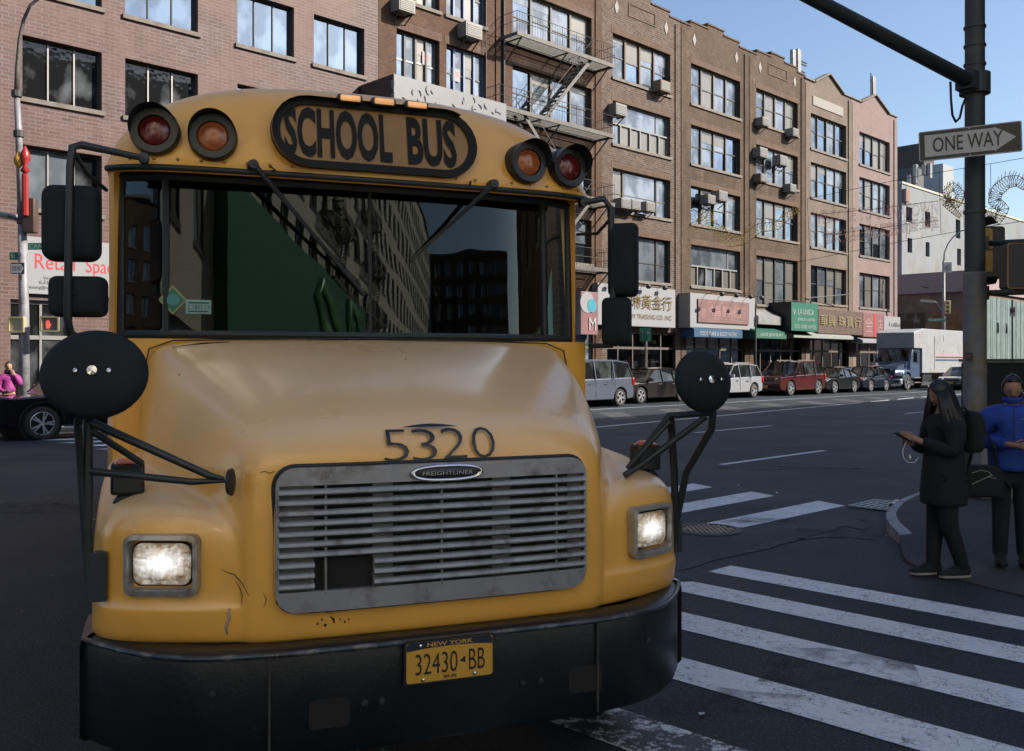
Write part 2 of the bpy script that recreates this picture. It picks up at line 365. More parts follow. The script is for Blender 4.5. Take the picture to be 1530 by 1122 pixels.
# the near corner pavement: rounded kerb, dropped ramp
edge = [(60,-4.62+9.3,.13),(16,4.68,.13),(13,4.68,.13),(11.66,4.66,.13),(10.9,4.58,.13),(10.3,4.45,.13),(9.66,4.24,.13),(9.14,3.98,.12),(8.76,3.72,.09),
        (8.1,3.40,.03),(7.84,3.15,.015),(7.62,2.75,.012),(7.45,2.3,.012),(7.3,1.8,.03),(7.25,1.2,.1),(7.25,.4,.13),(7.25,-60,.13)]
inner = [(60,4.45),(16,4.45),(13,4.45),(11.75,4.42),(11.05,4.33),(10.5,4.2),(9.9,4.0),(9.45,3.75),(9.1,3.45),(8.55,3.05),(8.3,2.8),(8.15,2.5),(7.95,2.1),(7.6,1.75),(7.46,1.2),(7.46,.4),(7.46,-60)]
def smooth(P, n=5):
    out = []
    for i in range(len(P)-1):
        a, b_, c_, d = P[max(i-1,0)], P[i], P[i+1], P[min(i+2,len(P)-1)]
        for k in range(n):
            t = k/n; out.append(tuple(.5*((2*b_[j])+(-a[j]+c_[j])*t+(2*a[j]-5*b_[j]+4*c_[j]-d[j])*t*t+(-a[j]+3*b_[j]-3*c_[j]+d[j])*t**3) for j in range(len(b_))))
    return out+[tuple(P[-1])]
inner = [(i[0]*.30+e[0]*.70, i[1]*.30+e[1]*.70) for i, e in zip(inner, edge)]
_e = smooth([e for e in edge[2:16]]); _i = smooth(inner[2:16]); edge = [(60,4.68,.13)]+[edge[1]]+_e+[edge[16]]; inner = [inner[0],inner[1]]+_i+[inner[16]]
kc = MB(); rows0 = [W(s,m,0) for s,m,z in edge]; rows1 = [W(s,m,z) for s,m,z in edge]; rows2 = [W(i[0],i[1],e[2]+(.01 if e[2]<.05 else .0)) for i, e in zip(inner, edge)]
hi = [i for i, e in enumerate(edge) if e[2] >= .085]
for a, b in ((0, 32), (62, len(edge)-1)):
    kc.grid([rows0[a:b+1], rows1[a:b+1], [r+Vector((0,0,.003)) for r in rows2[a:b+1]]])
tag(kc.build('corner_kerb', M['kerb']), kind='structure')
cp = MB(); rp = [rows1[i] if 32 <= i <= 62 else rows2[i] for i in range(len(edge))]
back = [W(60,-60,.13)]
deep = [W(60,0,.13),W(16,0,.13),W(13,.4,.13),W(12,.6,.13),W(11.6,.6,.13),W(11.2,.6,.13),W(10.8,.6,.13),W(10.6,.5,.13),W(10.4,.4,.13),W(10.2,.2,.13),W(10.2,0,.13),W(10.1,-.3,.13),W(10,-.6,.13),W(9.9,-1,.13),W(9.9,-1.6,.13),W(9.9,-2.5,.13),W(9.9,-60,.13)]
_d = smooth([tuple(v) for v in deep[2:16]]); deep = [deep[0],deep[1]]+[Vector(v) for v in _d]+[deep[16]]
cp.grid([rp, deep]); cp.grid([[Vector((v.x,v.y,-.02)) for v in rp[32:63]], rp[32:63]]); cp.add([W(60,0,.13),W(60,-60,.13),W(9.9,-60,.13),W(9.9,-2.5,.13),W(9.9,-1.6,.13),W(9.9,-1,.13),W(10,-.6,.13),W(10.1,-.3,.13),W(10.2,0,.13),W(10.2,.2,.13),W(10.4,.4,.13),W(10.6,.5,.13),W(10.8,.6,.13),W(11.2,.6,.13),W(11.6,.6,.13),W(12,.6,.13),W(13,.4,.13),W(16,0,.13)], [tuple(range(18))])
tag(cp.build('corner_pavement', M['pave']), kind='structure')
# pavement behind the photographer, west side, made pale to bounce sunlight
wp_ = MB(); wp_.add([W(-6,-5.5,.13),W(-60,-5.5,.13),W(-60,-90,.13),W(-6,-90,.13)], [(0,1,2,3)]); wp_.add([W(-6,-5.5,0),W(-6,-5.5,.13),W(-6,-90,.13),W(-6,-90,0)], [(0,1,2,3)]); wp_.add([W(-6,-5.5,0),W(-6,-5.5,.13),W(-60,-5.5,.13),W(-60,-5.5,0)], [(0,1,2,3)])
tag(wp_.build('west_pavement', mk('bounce_flagstones', (.5,.46,.4), .85, var=.1, scale=2)), kind='structure')
M['bounce_conc'] = mk('bounce_concrete', (.52,.48,.42), .85, var=.08, scale=2)
pz = MB(); pz.add([W(-9,-5.5,.006),W(7.25,-5.5,.006),W(7.25,-95,.006),W(-9,-95,.006)], [(0,1,2,3)]); tag(pz.build('bounce_road', M['bounce_conc']), kind='structure')  # pale surface added out of view to throw sunlight up at the bus
# manhole cover, drain grate
def manhole():
    o = thing('manhole_cover', W(*[0,0,0]), 0, 'round cast iron manhole cover in the asphalt beside the nearest far crossing stripe', 'manhole cover')
    c = pd_(1058, 792, 1.7*F/250); o.location = (c.x, c.y, 0)
    a = MB(); a.lathe([(0,.006),(.27,.006),(.27,.004)], n=40); a.build('lid', M['conc_d'], o)
    r = MB(); r.lathe([(.275,.004),(.275,.014),(.335,.014),(.345,.002)], n=48); r.build('rim', M['conc_d'], o, smooth=40)
    b = MB()
    for i in range(-5, 6):
        for j in range(-5, 6):
            x, y = i*.048, j*.048
            if math.hypot(x, y) < .255: b.box(x-.014, x+.014, y-.014, y+.014, .006, .015)
    b.build('tread', M['cast'], o)
M['conc_d'] = mk('dark_cast_iron', (.05,.05,.052), .6, var=.3, scale=12)
M['cast'] = mk('worn_cast_iron', (.30,.28,.26), .35, .6, var=.3, scale=12)
manhole()
def grate():
    o = thing('drain_grate', W(10.95, 4.86, 0), TH, 'rectangular iron drain grate in the gutter beside the rounded kerb', 'drain grate')
    b = MB(); b.box(-.36,.36,-.26,.26,.006,.009); b.build('recess', M['dark_in'], o)
    f = MB()
    for x in (-.36,-.13,.10,.33): f.box(x,x+.03,-.26,.26,.009,.024)
    for k in range(7): f.box(-.36,.36,-.26+k*.08,-.26+k*.08+.04,.009,.021)
    f.build('bars', mk('grate_iron', (.33,.37,.38), .5, .3, var=.2, scale=10), o)
grate()
def cup():
    c = pd_(1337, 757, 1.7*F/(765-542)); o = thing('paper_cup', (c.x, c.y, .03), .5, 'crushed white paper cup lying on the drain grate', 'cup')
    b = MB(); b.lathe([(.045,-.07),(.047,-.06),(.058,.06),(.062,.07),(.055,.07)], (0,0,.05), (1,.3,.1), 16, (1,.8)); b.build('body', M['white'], o, smooth=40)
    l = MB(); l.lathe([(0,.068),(.05,.068)], (0,0,.05), (1,.3,.1), 16, (1,.8)); l.build('mouth', mk('cup_inside', (.25,.2,.18), .7), o)
    bb = MB(); bb.lathe([(.0605,.0),(.0605,.03)], (0,0,.05), (1,.3,.1), 16, (.96,.77)); bb.build('band', mk('cup_band', (.3,.1,.1), .6), o)
cup()

lt_ = MB(); rnd = random.Random(11)
for k in range(150):
    s_, m_ = (rnd.uniform(2, 12), rnd.uniform(.5, 14)) if k < 100 else (rnd.uniform(8, 40), rnd.uniform(6, 24)); c_ = W(s_, m_, .007); a_ = rnd.uniform(0, 6.3); r_ = rnd.uniform(.006, .022)
    lt_.cur = rnd.choice([0,0,1,2]); lt_.add([c_+Vector((math.cos(a_+j*1.57)*r_*(1+.6*(j%2)), math.sin(a_+j*1.57)*r_*(1+.6*(j%2)), rnd.uniform(0,.012))) for j in range(4)], [(0,1,2,3)])
tag(lt_.build('street_litter', [mk('litter_paper', (.5,.5,.5), .7), mk('litter_leaf', (.2,.15,.08), .7), mk('litter_gum', (.12,.12,.12), .7)], fix=False), 'tiny scraps of paper, leaves and gum scattered over the asphalt', 'litter', kind='stuff')

def gp_(px, py, z=.0055): D_ = 1.7*F/(py-HY); return Vector(((px-CX)/F*D_, D_, z))
def ribbon(mb, pts, w, seed=1):            # narrow uneven strip lying on the road
    r_ = random.Random(seed); P_ = []
    for a_, b_ in zip(pts, pts[1:]):
        n_ = max(2, int((b_-a_).length/.18))
        for k in range(n_): P_.append(a_.lerp(b_, k/n_))
    P_.append(pts[-1]); L_ = []
    for i, q_ in enumerate(P_):
        d_ = (P_[min(i+1, len(P_)-1)]-P_[max(i-1, 0)]).normalized(); s_ = Vector((-d_.y, d_.x, 0)); c_ = q_+s_*r_.uniform(-.03,.03); ww = w*r_.uniform(.4, 1.3); L_.append([c_-s_*ww, c_+s_*ww])
    mb.grid(L_)
def seam_mat(name, col, lo, hi, sc=5):
    n = N(name); f = n.ramp(n.noise(sc, 9, .8), [(lo, 0), (hi, 1)]); n.set(Base_Color=n.mix(f, col, (.020,.026,.034)), Roughness=.8); n.bump(n.noise(45, 6, .8), .6, .015); return n.m
sr = MB(); ribbon(sr, [gp_(1010,852), gp_(1070,835), gp_(1130,822), gp_(1190,806), gp_(1245,800), gp_(1312,806)], .055, 2); ribbon(sr, [gp_(1190,806), gp_(1235,792), gp_(1262,786), gp_(1290,792)], .04, 3)
ribbon(sr, [gp_(1296,768), gp_(1290,776), gp_(1298,784), gp_(1290,796)], .03, 4); ribbon(sr, [gp_(1030,870), gp_(1010,852)], .05, 5)
tag(sr.build('road_seam', seam_mat('pale_road_seam', (.13,.15,.175), .30, .52), fix=False), kind='structure')
pt = MB()
for i_, (px_, py_, rx_, ry_) in enumerate(((1255,798,.65,.28),(1150,760,.55,.2),(1125,778,.5,.2),(1180,700,1.4,.3),(1260,1000,.5,.35),(1090,1050,.4,.2),(40,760,.8,.5))):
    c_ = gp_(px_, py_, .0035+.0003*i_); pt.add([c_+Vector((rx_*math.cos(t_*.5236)*(1+.25*math.sin(t_*2.3+i_)), ry_*math.sin(t_*.5236)*(1+.25*math.cos(t_*1.7)), 0)) for t_ in range(12)], [tuple(range(12))])
def stain_mat():
    n = N('road_stain'); n.t.nodes.remove(n.b); d_ = n.new('ShaderNodeBsdfDiffuse'); d_.inputs[0].default_value = (.085,.080,.085,1); t_ = n.new('ShaderNodeBsdfTransparent'); m_ = n.new('ShaderNodeMixShader')
    n.l(n.math('MULTIPLY', n.ramp(n.noise(2.6, 9, .75), [(.46, 0), (.70, 1)]), .7), m_.inputs[0]); n.l(t_.outputs[0], m_.inputs[1]); n.l(d_.outputs[0], m_.inputs[2]); n.l(m_.outputs[0], n.out.inputs[0]); return n.m
tag(pt.build('road_stains', stain_mat(), fix=False), kind='structure')
# ================================================================== buildings
def clear_glass():
    n = N('shop_glass'); n.t.nodes.remove(n.b); tr = n.new('ShaderNodeBsdfTransparent'); tr.inputs[0].default_value = (.8,.85,.85,1); gl = n.new('ShaderNodeBsdfGlossy'); gl.inputs['Roughness'].default_value = .03
    fr = n.new('ShaderNodeFresnel'); fr.inputs['IOR'].default_value = 1.5; mx = n.new('ShaderNodeMixShader'); n.l(fr.outputs[0], mx.inputs[0]); n.l(tr.outputs[0], mx.inputs[1]); n.l(gl.outputs[0], mx.inputs[2]); n.l(mx.outputs[0], n.out.inputs[0]); return n.m
M['shopg'] = clear_glass()
FM = 29.6                                   # distance of the far facade line
def facade_mb(x0, x1, z0, z1, holes, rev=.3):
    mb = MB(); xs = sorted({x0, x1, *[h[0] for h in holes], *[h[1] for h in holes]}); zs = sorted({z0, z1, *[h[2] for h in holes], *[h[3] for h in holes]})
    xs = [x for x in xs if x0-1e-6 <= x <= x1+1e-6]; zs = [z for z in zs if z0-1e-6 <= z <= z1+1e-6]
    for i in range(len(xs)-1):
        for k in range(len(zs)-1):
            cx, cz = (xs[i]+xs[i+1])/2, (zs[k]+zs[k+1])/2
            if any(h[0] < cx < h[1] and h[2] < cz < h[3] for h in holes): continue
            mb.add([(xs[i],0,zs[k]),(xs[i+1],0,zs[k]),(xs[i+1],0,zs[k+1]),(xs[i],0,zs[k+1])], [(0,1,2,3)])
    for a, b, c, d in holes:
        mb.add([(a,0,c),(b,0,c),(b,0,d),(a,0,d),(a,rev,c),(b,rev,c),(b,rev,d),(a,rev,d)], [(0,1,5,4),(1,2,6,5),(2,3,7,6),(3,0,4,7)])
    return mb
WC = {}
def window(kind, w, h, seed, frame, sill=True, sillm=None, rev=.3):
    key = (kind, round(w,2), round(h,2), seed, frame, sill, sillm)
    if key in WC: return WC[key]
    rnd = random.Random(seed*7+3); fr = MB(); gl = MB(); y = rev-.06; t = .055
    def fbox(a,b,c,d,dy=0): fr.box(a,b,y-.02-dy,y+.05,c,d)
    fbox(0,w,h-t,h); fbox(0,w,0,t); fbox(0,t,t,h-t); fbox(w-t,w,t,h-t)
    def gp(a,b,c,d,m=None,dy=0):
        gl.cur = rnd.choice(GM) if m is None else m; gl.add([(a,y+.02+dy,c),(b,y+.02+dy,c),(b,y+.02+dy,d),(a,y+.02+dy,d)], [(0,1,2,3)])
    GM = {'slide':[0,0,0],'slided':[3,2,3,3],'dh':[0,0,1,1,2,4],'sash':[0,1,1,4,2],'door':[1],'band':[1,2,2],'big':[1,1,4]}[kind]
    if kind in ('slide','slided'):
        a, b = w*.34, w*.67
        fr2 = .022 if kind == 'slided' else .016
        for x in (a, b): fr.cur = 1 if kind == 'slided' else 0; fr.box(x-fr2,x+fr2,y-.03,y+.04,t,h-t); fr.cur = 0
        for p, q in ((t,a),(a,b),(b,w-t)): gp(p,q,t,h-t)
    elif kind in ('dh','sash'):
        n = (4 if w > 2.5 else max(1, round(w/.85))) if kind == 'dh' else (1 if w < 1.3 else 2 if w < 2 else 4)
        mu = .055 if kind == 'dh' else .045; cw = w/n; off = .52 if kind == 'dh' else .5
        for i in range(1, n): fbox(i*cw-mu,i*cw+mu,t,h-t,.05)
        for i in range(n):
            a = i*cw+(mu if i else t); b = (i+1)*cw-(mu if i < n-1 else t); mz = h*off + rnd.choice([0,0,-.04,.02])*h
            fr.cur = 1; fr.box(a,b,y-.005,y+.05,mz-.03,mz+.03); fr.box(a,a+.03,y-.005,y+.05,t,h-t); fr.box(b-.03,b,y-.005,y+.05,t,h-t); fr.cur = 0
            m1 = rnd.choice(GM); gp(a,b,mz,h-t,m1,-.0)
            if rnd.random() < .55: gp(a+.03,b-.03,h-t-(h*rnd.choice([.12,.2,.3,.42])),h-t-.01,rnd.choice([4,4,1,2]),-.012)
            gp(a,b,t,mz,rnd.choice([m1, m1, rnd.choice(GM)]),.01)
    elif kind == 'band':                     # big fixed light above a row of small ones
        n = 6; mz = h*.5; fr.cur = 1; fr.box(0,w,y-.1,y+.05,mz-.04,mz+.04); fr.box(0,w,y-.1,y+.05,0,.07); fr.box(w*.8-.03,w*.8+.03,y-.02,y+.04,mz,h)
        for i in range(n+1): x = i*w/n; fr.box(max(0,x-.04),min(w,x+.04),y-.1,y+.05,.07,mz-.04)
        gp(t,w-t,mz,h-t,1)
        for i in range(n): gp(i*w/n+.03,(i+1)*w/n-.03,t,mz,rnd.choice([3,4,4,2]),-.03)
    elif kind == 'big':
        for x in (w*.22, w*.8): fbox(x-.05,x+.05,t,h-t,.03)
        fr.box(0,w,y-.01,y+.04,h*.42-.02,h*.42+.02); gp(t,w*.22,t,h-t); gp(w*.22,w*.8,t,h-t,1); gp(w*.8,w-t,t,h-t)
    fm = {'d':(M['frame_d'],M['alu']),'t':(M['frame_t'],M['frame_d']),'r':(M['frame_r'],M['frame_d']),'w':(M['frame_w'],M['frame_w']),'b':(M['frame_b'],M['frame_d']),'k':(M['frame_d'],M['frame_d'])}[frame]
    fme = fr.mesh('window', fm); gme = gl.mesh('glass', [M['g_sky'],M['g_pale'],M['g_mid'],M['g_dark'],M['blind']])
    sme = None
    if sill: sb = MB(); sb.box(-.09,w+.09,-.08,rev-.08,-.14,-.002); sme = sb.mesh('sill', sillm or M['stone'])
    WC[key] = (fme, gme, sme); return WC[key]
def put_window(b, kind, x0, x1, z0, z1, seed=0, frame='d', sill=True, sillm=None):
    ms = window(kind, x1-x0, z1-z0, seed, frame, sill, sillm)
    o = bpy.data.objects.new('window', ms[0]); C.objects.link(o); o.parent = b; o.location = (x0, 0, z0)
    for nm, me in (('glass', ms[1]), ('sill', ms[2])):
        if me: c = bpy.data.objects.new(nm, me); C.objects.link(c); c.parent = o
    return o
def building(s0, s1, top, wallm, wins, label, holes=(), depth=14, side=True, parapet=None, name='brick_building', z0=0, cop='stone', cat='building', m=FM, copt=.12):
    b = thing(name, W(s0, m, 0), TH, label, cat)
    L = s1-s0; hs = [(a-s0, c-s0, d, e) for a, c, d, e in holes] + [(w[1]-s0, w[2]-s0, w[3], w[4]) for w in wins]
    mb = facade_mb(0, L, z0, top, hs)
    yb = .3
    mb.add([(0,0,0),(0,depth,0),(0,depth,top),(0,0,top)], [(0,1,2,3)]); mb.add([(L,0,0),(L,depth,0),(L,depth,top),(L,0,top)], [(0,1,2,3)])
    mb.add([(0,depth,0),(L,depth,0),(L,depth,top),(0,depth,top)], [(0,1,2,3)])
    mb.cur = 1; mb.add([(0,yb,top-.9),(L,yb,top-.9),(L,depth,top-.9),(0,depth,top-.9)], [(0,1,2,3)]); mb.add([(0,yb,top-.9),(L,yb,top-.9),(L,yb,top),(0,yb,top)], [(0,1,2,3)]); mb.cur = 0
    mb.add([(0,0,top),(L,0,top),(L,yb,top),(0,yb,top)], [(0,1,2,3)])
    mb.cur = 2; mb.add([(.01,.95,.0),(L-.01,.95,.0),(L-.01,.95,top-1),(.01,.95,top-1)], [(0,1,2,3)]); mb.cur = 0
    mb.build('wall', [wallm, M['roof'], M['dark_in']], b, fix=False)
    for w in wins: put_window(b, w[0], w[1]-s0, w[2]-s0, w[3], w[4], *w[5:])
    if parapet is None and cop: c = MB(); c.box(-.02,L+.02,-.06,.38,top+.003,top+copt); c.build('coping', M[cop], b)
    return b
def lintels(b, s0, rects, mat, h=.32):
    l = MB()
    for a, c, z in rects: l.box(a-s0-.1,c-s0+.1,-.012,.02,z+.003,z+h)
    if rects: split(l, 'lintel', mat, b)
M['soldier'] = brick('soldier_course', (.16,.09,.058), (.24,.145,.10), (.28,.23,.19), .075, .40, (.10,.065,.05), .4, None, .012)
# --- pink brick block at the far left
pk_cols = []
base = [(-27.8+36.9, 2.28), (-24.8+36.9, 2.42), (-20.95+36.9, 2.22), (-17.9+36.9, 2.25)]
for k in (-4,-3,-2,-1, 0):
    for i, (s, w) in enumerate(base):
        if i in (0, 1) or 1: pk_cols.append((s+k*6.87, w, i, k))
pw = []
for s, w, i, k in pk_cols:
    for j, z in enumerate((6.27, 9.47, 12.66, 15.85, 19.05)):
        if k and (s < -16 or (s > 8.5)): continue
        dark = (z < 10 and s < 13.5) or (z < 9)
        pw.append(('slided' if dark else 'slide', s, s+w, z, z+1.82, (i+j+k) % 3, 'd' if dark else 'k', True, M['pink_sill'] if 'pink_sill' in M else None))
seen = set(); pw2 = []
for w in sorted(pw, key=lambda q: -abs(q[1])):
    if any(abs(w[1]-o[1]) < 2.6 and abs(w[3]-o[3]) < 1 for o in pw2): continue
    pw2.append(w)
sP0, sP1 = -17.0, fs(565)
sD0, sD1 = pm_(27, 0, FM)[0]-.2, pm_(77, 0, FM)[0]+.6
pink = building(sP0, sP1, 22.5, M['pink'], pw2, 'tall pink glazed-brick block with wide sliding windows, leftmost along the avenue',
                holes=[(sD0, sD1, .14, 3.55), (pm_(42,0,FM)[0]+3.0, pm_(42,0,FM)[0]+9, .14, 3.55)], depth=16)
def door_set(b, s0, x0, x1, z0, z1, fr, gl, n=2, name='entrance_door'):
    f = MB(); a, c = x0-s0, x1-s0; y = .18
    f.box(a,c,y-.04,y+.06,z1-.12,z1); f.box(a,c,y-.04,y+.06,z0,z0+.18); tr = z0+2.25
    if z1-z0 > 2.8: f.box(a,c,y-.04,y+.06,tr,tr+.12)
    for i in range(n+1): x = a+(c-a)*i/n; f.box(max(a,x-.035),min(c,x+.035),y-.05,y+.05,z0+.18,z1-.12)
    o = f.build(name, fr, b); g_ = MB(); g_.add([(a,y,z0),(c,y,z0),(c,y,z1),(a,y,z1)], [(0,1,2,3)]); g_.build('glass', gl, o)
    h = MB(); h.cyl((a+.32*(c-a)/n*1.0+.05,y-.1,z0+.9),(a+.32*(c-a)/n*1.0+.05,y-.1,z0+1.4),.015); h.build('handle', M['alu'], o); return o
door_set(pink, sP0, sD0, sD1, .14, 3.55, M['frame_w'], M['g_dark'], 2)
xx = pm_(42,0,FM)[0]+3.0; door_set(pink, sP0, xx, xx+6, .14, 3.55, M['alu'], M['g_mid'], 4, 'shop_window')
# --- brown brick block with the fire escape
sA0, sA1 = sP1+.02, fs(896)
rows_a = [(6.45, 8.55), (9.7, 11.75), (12.7, 14.9), (16.12, 18.3)]
cA = [(592.5, 656.7, 'sash'), (667, 727, 'sash'), (766, 884, 'dh')]
wa = []
for (p0, p1, kd) in cA:
    for j, (z0, z1) in enumerate(rows_a):
        fr = 'd' if kd == 'dh' else ('b' if (p0 == 667 and j >= 2) else 'd')
        wa.append((kd, fs(p0), fs(p1), z0, z1, j*3+int(p0) % 5, 't' if kd == 'dh' else fr))
brownA = building(sA0, sA1, 20.3, M['brown'], wa, 'dark brown brick loft building carrying the black fire escape, next to the pink block', holes=[(sA0+.6, sA1-.5, .14, 3.4)])
lintels(brownA, sA0, [(w[1], w[2], w[4]) for w in wa], M['soldier'])
door_set(brownA, sA0, sA0+.6, sA1-.5, .14, 3.4, M['alu'], M['g_mid'], 8, 'shop_window')
pr = MB()
for p in (745, 893): x = fs(p)-sA0; pr.box(x-.2, x+.2, -.05, .0, .14, 20)
split(pr, 'pilaster', M['brown'], brownA)
dp = MB(); x = fs(750)-sA0; dp.cyl((x,-.12,.2),(x,-.12,20),.06); dp.build('drainpipe', M['iron'], brownA, smooth=40)
# --- stepped-parapet lofts with pale diamonds: three bays
def loft(p0, p1, q0, q1, mat, label, rows, frames, kinds, seeds, steps=True, panel=False, topz=20.0):
    s0, s1 = fs(p0)+.02, fs(p1); a, c = fs(q0), fs(q1)
    ws = [(k, a, c, z0, z1, sd, f) for (z0, z1), f, k, sd in zip(rows, frames, kinds, seeds)]
    b = building(s0, s1, topz-.9, mat, ws, label, holes=[(s0+.35, s1-.35, .14, 3.3)], parapet=1)
    lintels(b, s0, [(a, c, z1) for z0, z1 in rows], M['soldier'])
    L = s1-s0; p = MB(); x0, x1 = .0, L; z = topz-.9
    prof = [(0,z),(L,z),(L,topz-.1),(L*.86,topz-.1),(L*.86,topz+.15),(L*.62,topz+.15),(L*.62,topz+.4),(L*.38,topz+.4),(L*.38,topz+.15),(L*.14,topz+.15),(L*.14,topz-.1),(0,topz-.1)]
    p.prism(prof, (0,0,0), (1,0,0), (0,0,1), (0,.3,0)); p.build('parapet', mat, b)
    cpn = MB()
    for u, v, t in ((0,.14,topz-.1),(.14,.38,topz+.15),(.38,.62,topz+.4),(.62,.86,topz+.15),(.86,1,topz-.1)): cpn.box(L*u-.04,L*v+.04,-.05,.36,t+.003,t+.09)
    cpn.build('coping', M['soldier'], b)
    for u in (.19, .81):
        d = MB(); d.prism([(-.17,0),(0,-.36),(.17,0),(0,.36)], (L*u,-.03,topz-.75), (1,0,0), (0,0,1), (0,.04,0)); d.build('diamond_ornament', M['stone_w'], b)
    pl = MB()
    for q in (0, 1): x = L*q + (.25 if q == 0 else -.25); pl.box(x-.22,x+.22,-.06,0,.14,topz-.35)
    split(pl, 'pilaster', mat, b)
    if panel:
        f = MB(); u0, u1 = L*.33, L*.67; zz = topz-.95
        for (x_0,x_1,z_0,z_1) in ((u0,u1,zz,zz+.07),(u0,u1,zz+.62,zz+.69),(u0,u0+.07,zz+.07,zz+.62),(u1-.07,u1,zz+.07,zz+.62)): f.box(x_0,x_1,-.035,0,z_0,z_1)
        f.build('brick_panel', M['soldier'], b)
    door_set(b, s0, s0+.35, s1-.35, .14, 3.3, M['iron_g'], M['shopg'], 5, 'shop_window')
    return b
RW = [(15.85,18.02),(12.57,14.68),(9.3,11.35),(5.9,8.15)]
lofts = [
 loft(896,1016,915.5,1001.5,M['tan'],'speckled tan brick loft with two pale diamonds above the gold lettered white shop sign',RW,['r','w','t','k'],['dh','band','big','big'],[1,2,3,4],panel=True,topz=20.1),
 loft(1016,1118,1032.5,1106,M['tan2'],'weathered brown brick loft with two pale diamonds, above the pink shop sign panel',RW,['t','t','t','w'],['dh','dh','dh','band'],[5,6,7,8],topz=20.1),
 loft(1118,1202,1130,1192,M['tan2'],'brown brick loft hung with many air conditioners, above the green corner shop sign',[(16.0,18.05),(12.6,14.7),(9.3,11.5),(5.2,8.1)],['t','t','t','k'],['dh','dh','dh','dh'],[9,10,11,12],panel=True,topz=20.1)]
def gabled(p0, p1, q0, q1, mat, label, frames, seeds, plaque):
    s0, s1 = fs(p0)+.02, fs(p1); a, c = fs(q0), fs(q1); rows = [(15.55,17.8),(12.4,14.65),(9.2,11.4),(5.6,8.0)]
    ws = [('dh', a, c, z0, z1, sd, f) for (z0, z1), f, sd in zip(rows, frames, seeds)]
    b = building(s0, s1, 19.5, mat, ws, label, holes=[(s0+.3, s1-.3, .14, 3.3)], parapet=1)
    L = s1-s0; p = MB(); p.prism([(0,19.5),(L,19.5),(L,19.85),(L*.8,19.85),(L*.5,20.75),(L*.2,19.85),(0,19.85)], (0,0,0), (1,0,0), (0,0,1), (0,.3,0)); p.build('gable', mat, b)
    cg = MB(); cg.bar((L*.19,.12,19.9),(L*.5,.12,20.82),.55,.1); cg.bar((L*.5,.12,20.82),(L*.81,.12,19.9),.55,.1); cg.box(-.05,L*.2,-.1,.4,19.853,19.95); cg.box(L*.8,L+.05,-.1,.4,19.853,19.95); cg.build('coping', M['stone'], b)
    pl = MB(); pl.box(.02,.55,-.07,0,.14,19.6); pl.box(L-.5,L-.02,-.07,0,.14,19.6); pl.build('pilaster', mat, b)
    if plaque: q = MB(); q.box(L*.16,L*.8,-.05,0,18.35,18.95); q.build('stone_plaque', M['stone_w'], b)
    door_set(b, s0, s0+.3, s1-.3, .14, 3.3, M['frame_t'], M['shopg'], 5, 'shop_window')
    return b
gb1 = gabled(1202,1272,1211.5,1264.5,M['beige'],'beige brick loft with a gabled top and a stone plaque',['t','t','t','k'],[2,4,6,8],True)
gb2 = gabled(1272,1339.5,1284,1329.5,M['rose'],'pale rose painted loft with a gabled top, last before the side street',['k','k','k','k'],[3,5,7,9],False)
# --- beyond the side street
lo = thing('low_building', W(85, FM, 0), TH, 'low building with mauve upper wall and corrugated side, across the side street', 'building')
w_ = MB(); w_.box(0, 30, 0, 14, 7.9, 9.7); w_.build('upper_wall', M['mauve'], lo)
w_ = MB(); w_.box(.25, 30, .25, 14, 0, 7.9); w_.build('ground_storey', mk('brown_shopfront', (.16,.10,.07), .7, var=.4, scale=.8), lo)
def corr():
    n = N('corrugated_steel'); wv = n.new('ShaderNodeTexWave'); wv.inputs['Scale'].default_value = 1.5; n.l(n.co, wv.inputs['Vector'])
    d = n.ramp(n.noise(.8, 8, .7), [(.45, 0), (.7, 1)])
    n.set(Base_Color=n.mix(d, (.19,.26,.26), (.12,.17,.17)), Roughness=.55); n.bump(wv.outputs['Fac'], .6, .05); return n.m
M['corr'] = corr()
cw_ = MB()
for k in range(75): cw_.prism([(0,0),(.1,-.06),(.25,-.06),(.35,0)], (2.5+k*.36,-.03,.1), (1,0,0), (0,1,0), (0,0,7.4))
cw_.build('corrugated_cladding', M['corr'], lo)
for x in (5.2, 7.4, 12.5): q = MB(); q.box(x,x+.35,-.14,-.1,4.4,5.3); q.build('window', M['g_dark'], lo)
for k in range(4): q = MB(); q.add([(.24,1.2+k*3.1,.5),(.24,3.9+k*3.1,.5),(.24,3.9+k*3.1,6.2),(.24,1.2+k*3.1,6.2)], [(0,1,2,3)]); q.build('shop_window', M['g_dark'] if k % 2 else mk('amber_shopfront', (.16,.075,.03), .35, var=.5, scale=1.5), lo)
q = MB(); q.cyl((-1.2,4,8.4),(.0,4,8.4),.04); q.build('flag_bracket', M['iron'], lo)
cr = thing('cream_building', W(90, 38, 0), TH, 'cream rendered building with a blank wall and small punched windows behind the low mauve building', 'building')
hol = []
for px0, px1, py0, py1 in ((1354,1363,308,333),(1382,1390,315,340),(1428,1435,327,357),(1356,1363,355,378),(1383,1389,361,384),(1430,1436,371,397)):
    s0, zt = pm_(px0, py0, 38); s1, zb = pm_(px1, py1, 38); hol.append((s0-90, s1-90, zb, zt))
hol.append((49, 50.2, 6, 8))
fmb = facade_mb(0, 60, 0, 18.9, hol, .35); fmb.add([(0,0,0),(0,20,0),(0,20,18.9),(0,0,18.9)], [(0,1,2,3)]); fmb.add([(60,0,0),(60,20,0),(60,20,18.9),(60,0,18.9)], [(0,1,2,3)]); fmb.add([(0,0,18.9),(60,0,18.9),(60,20,18.9),(0,20,18.9)], [(0,1,2,3)])
fmb.build('wall', M['cream'], cr, fix=False)
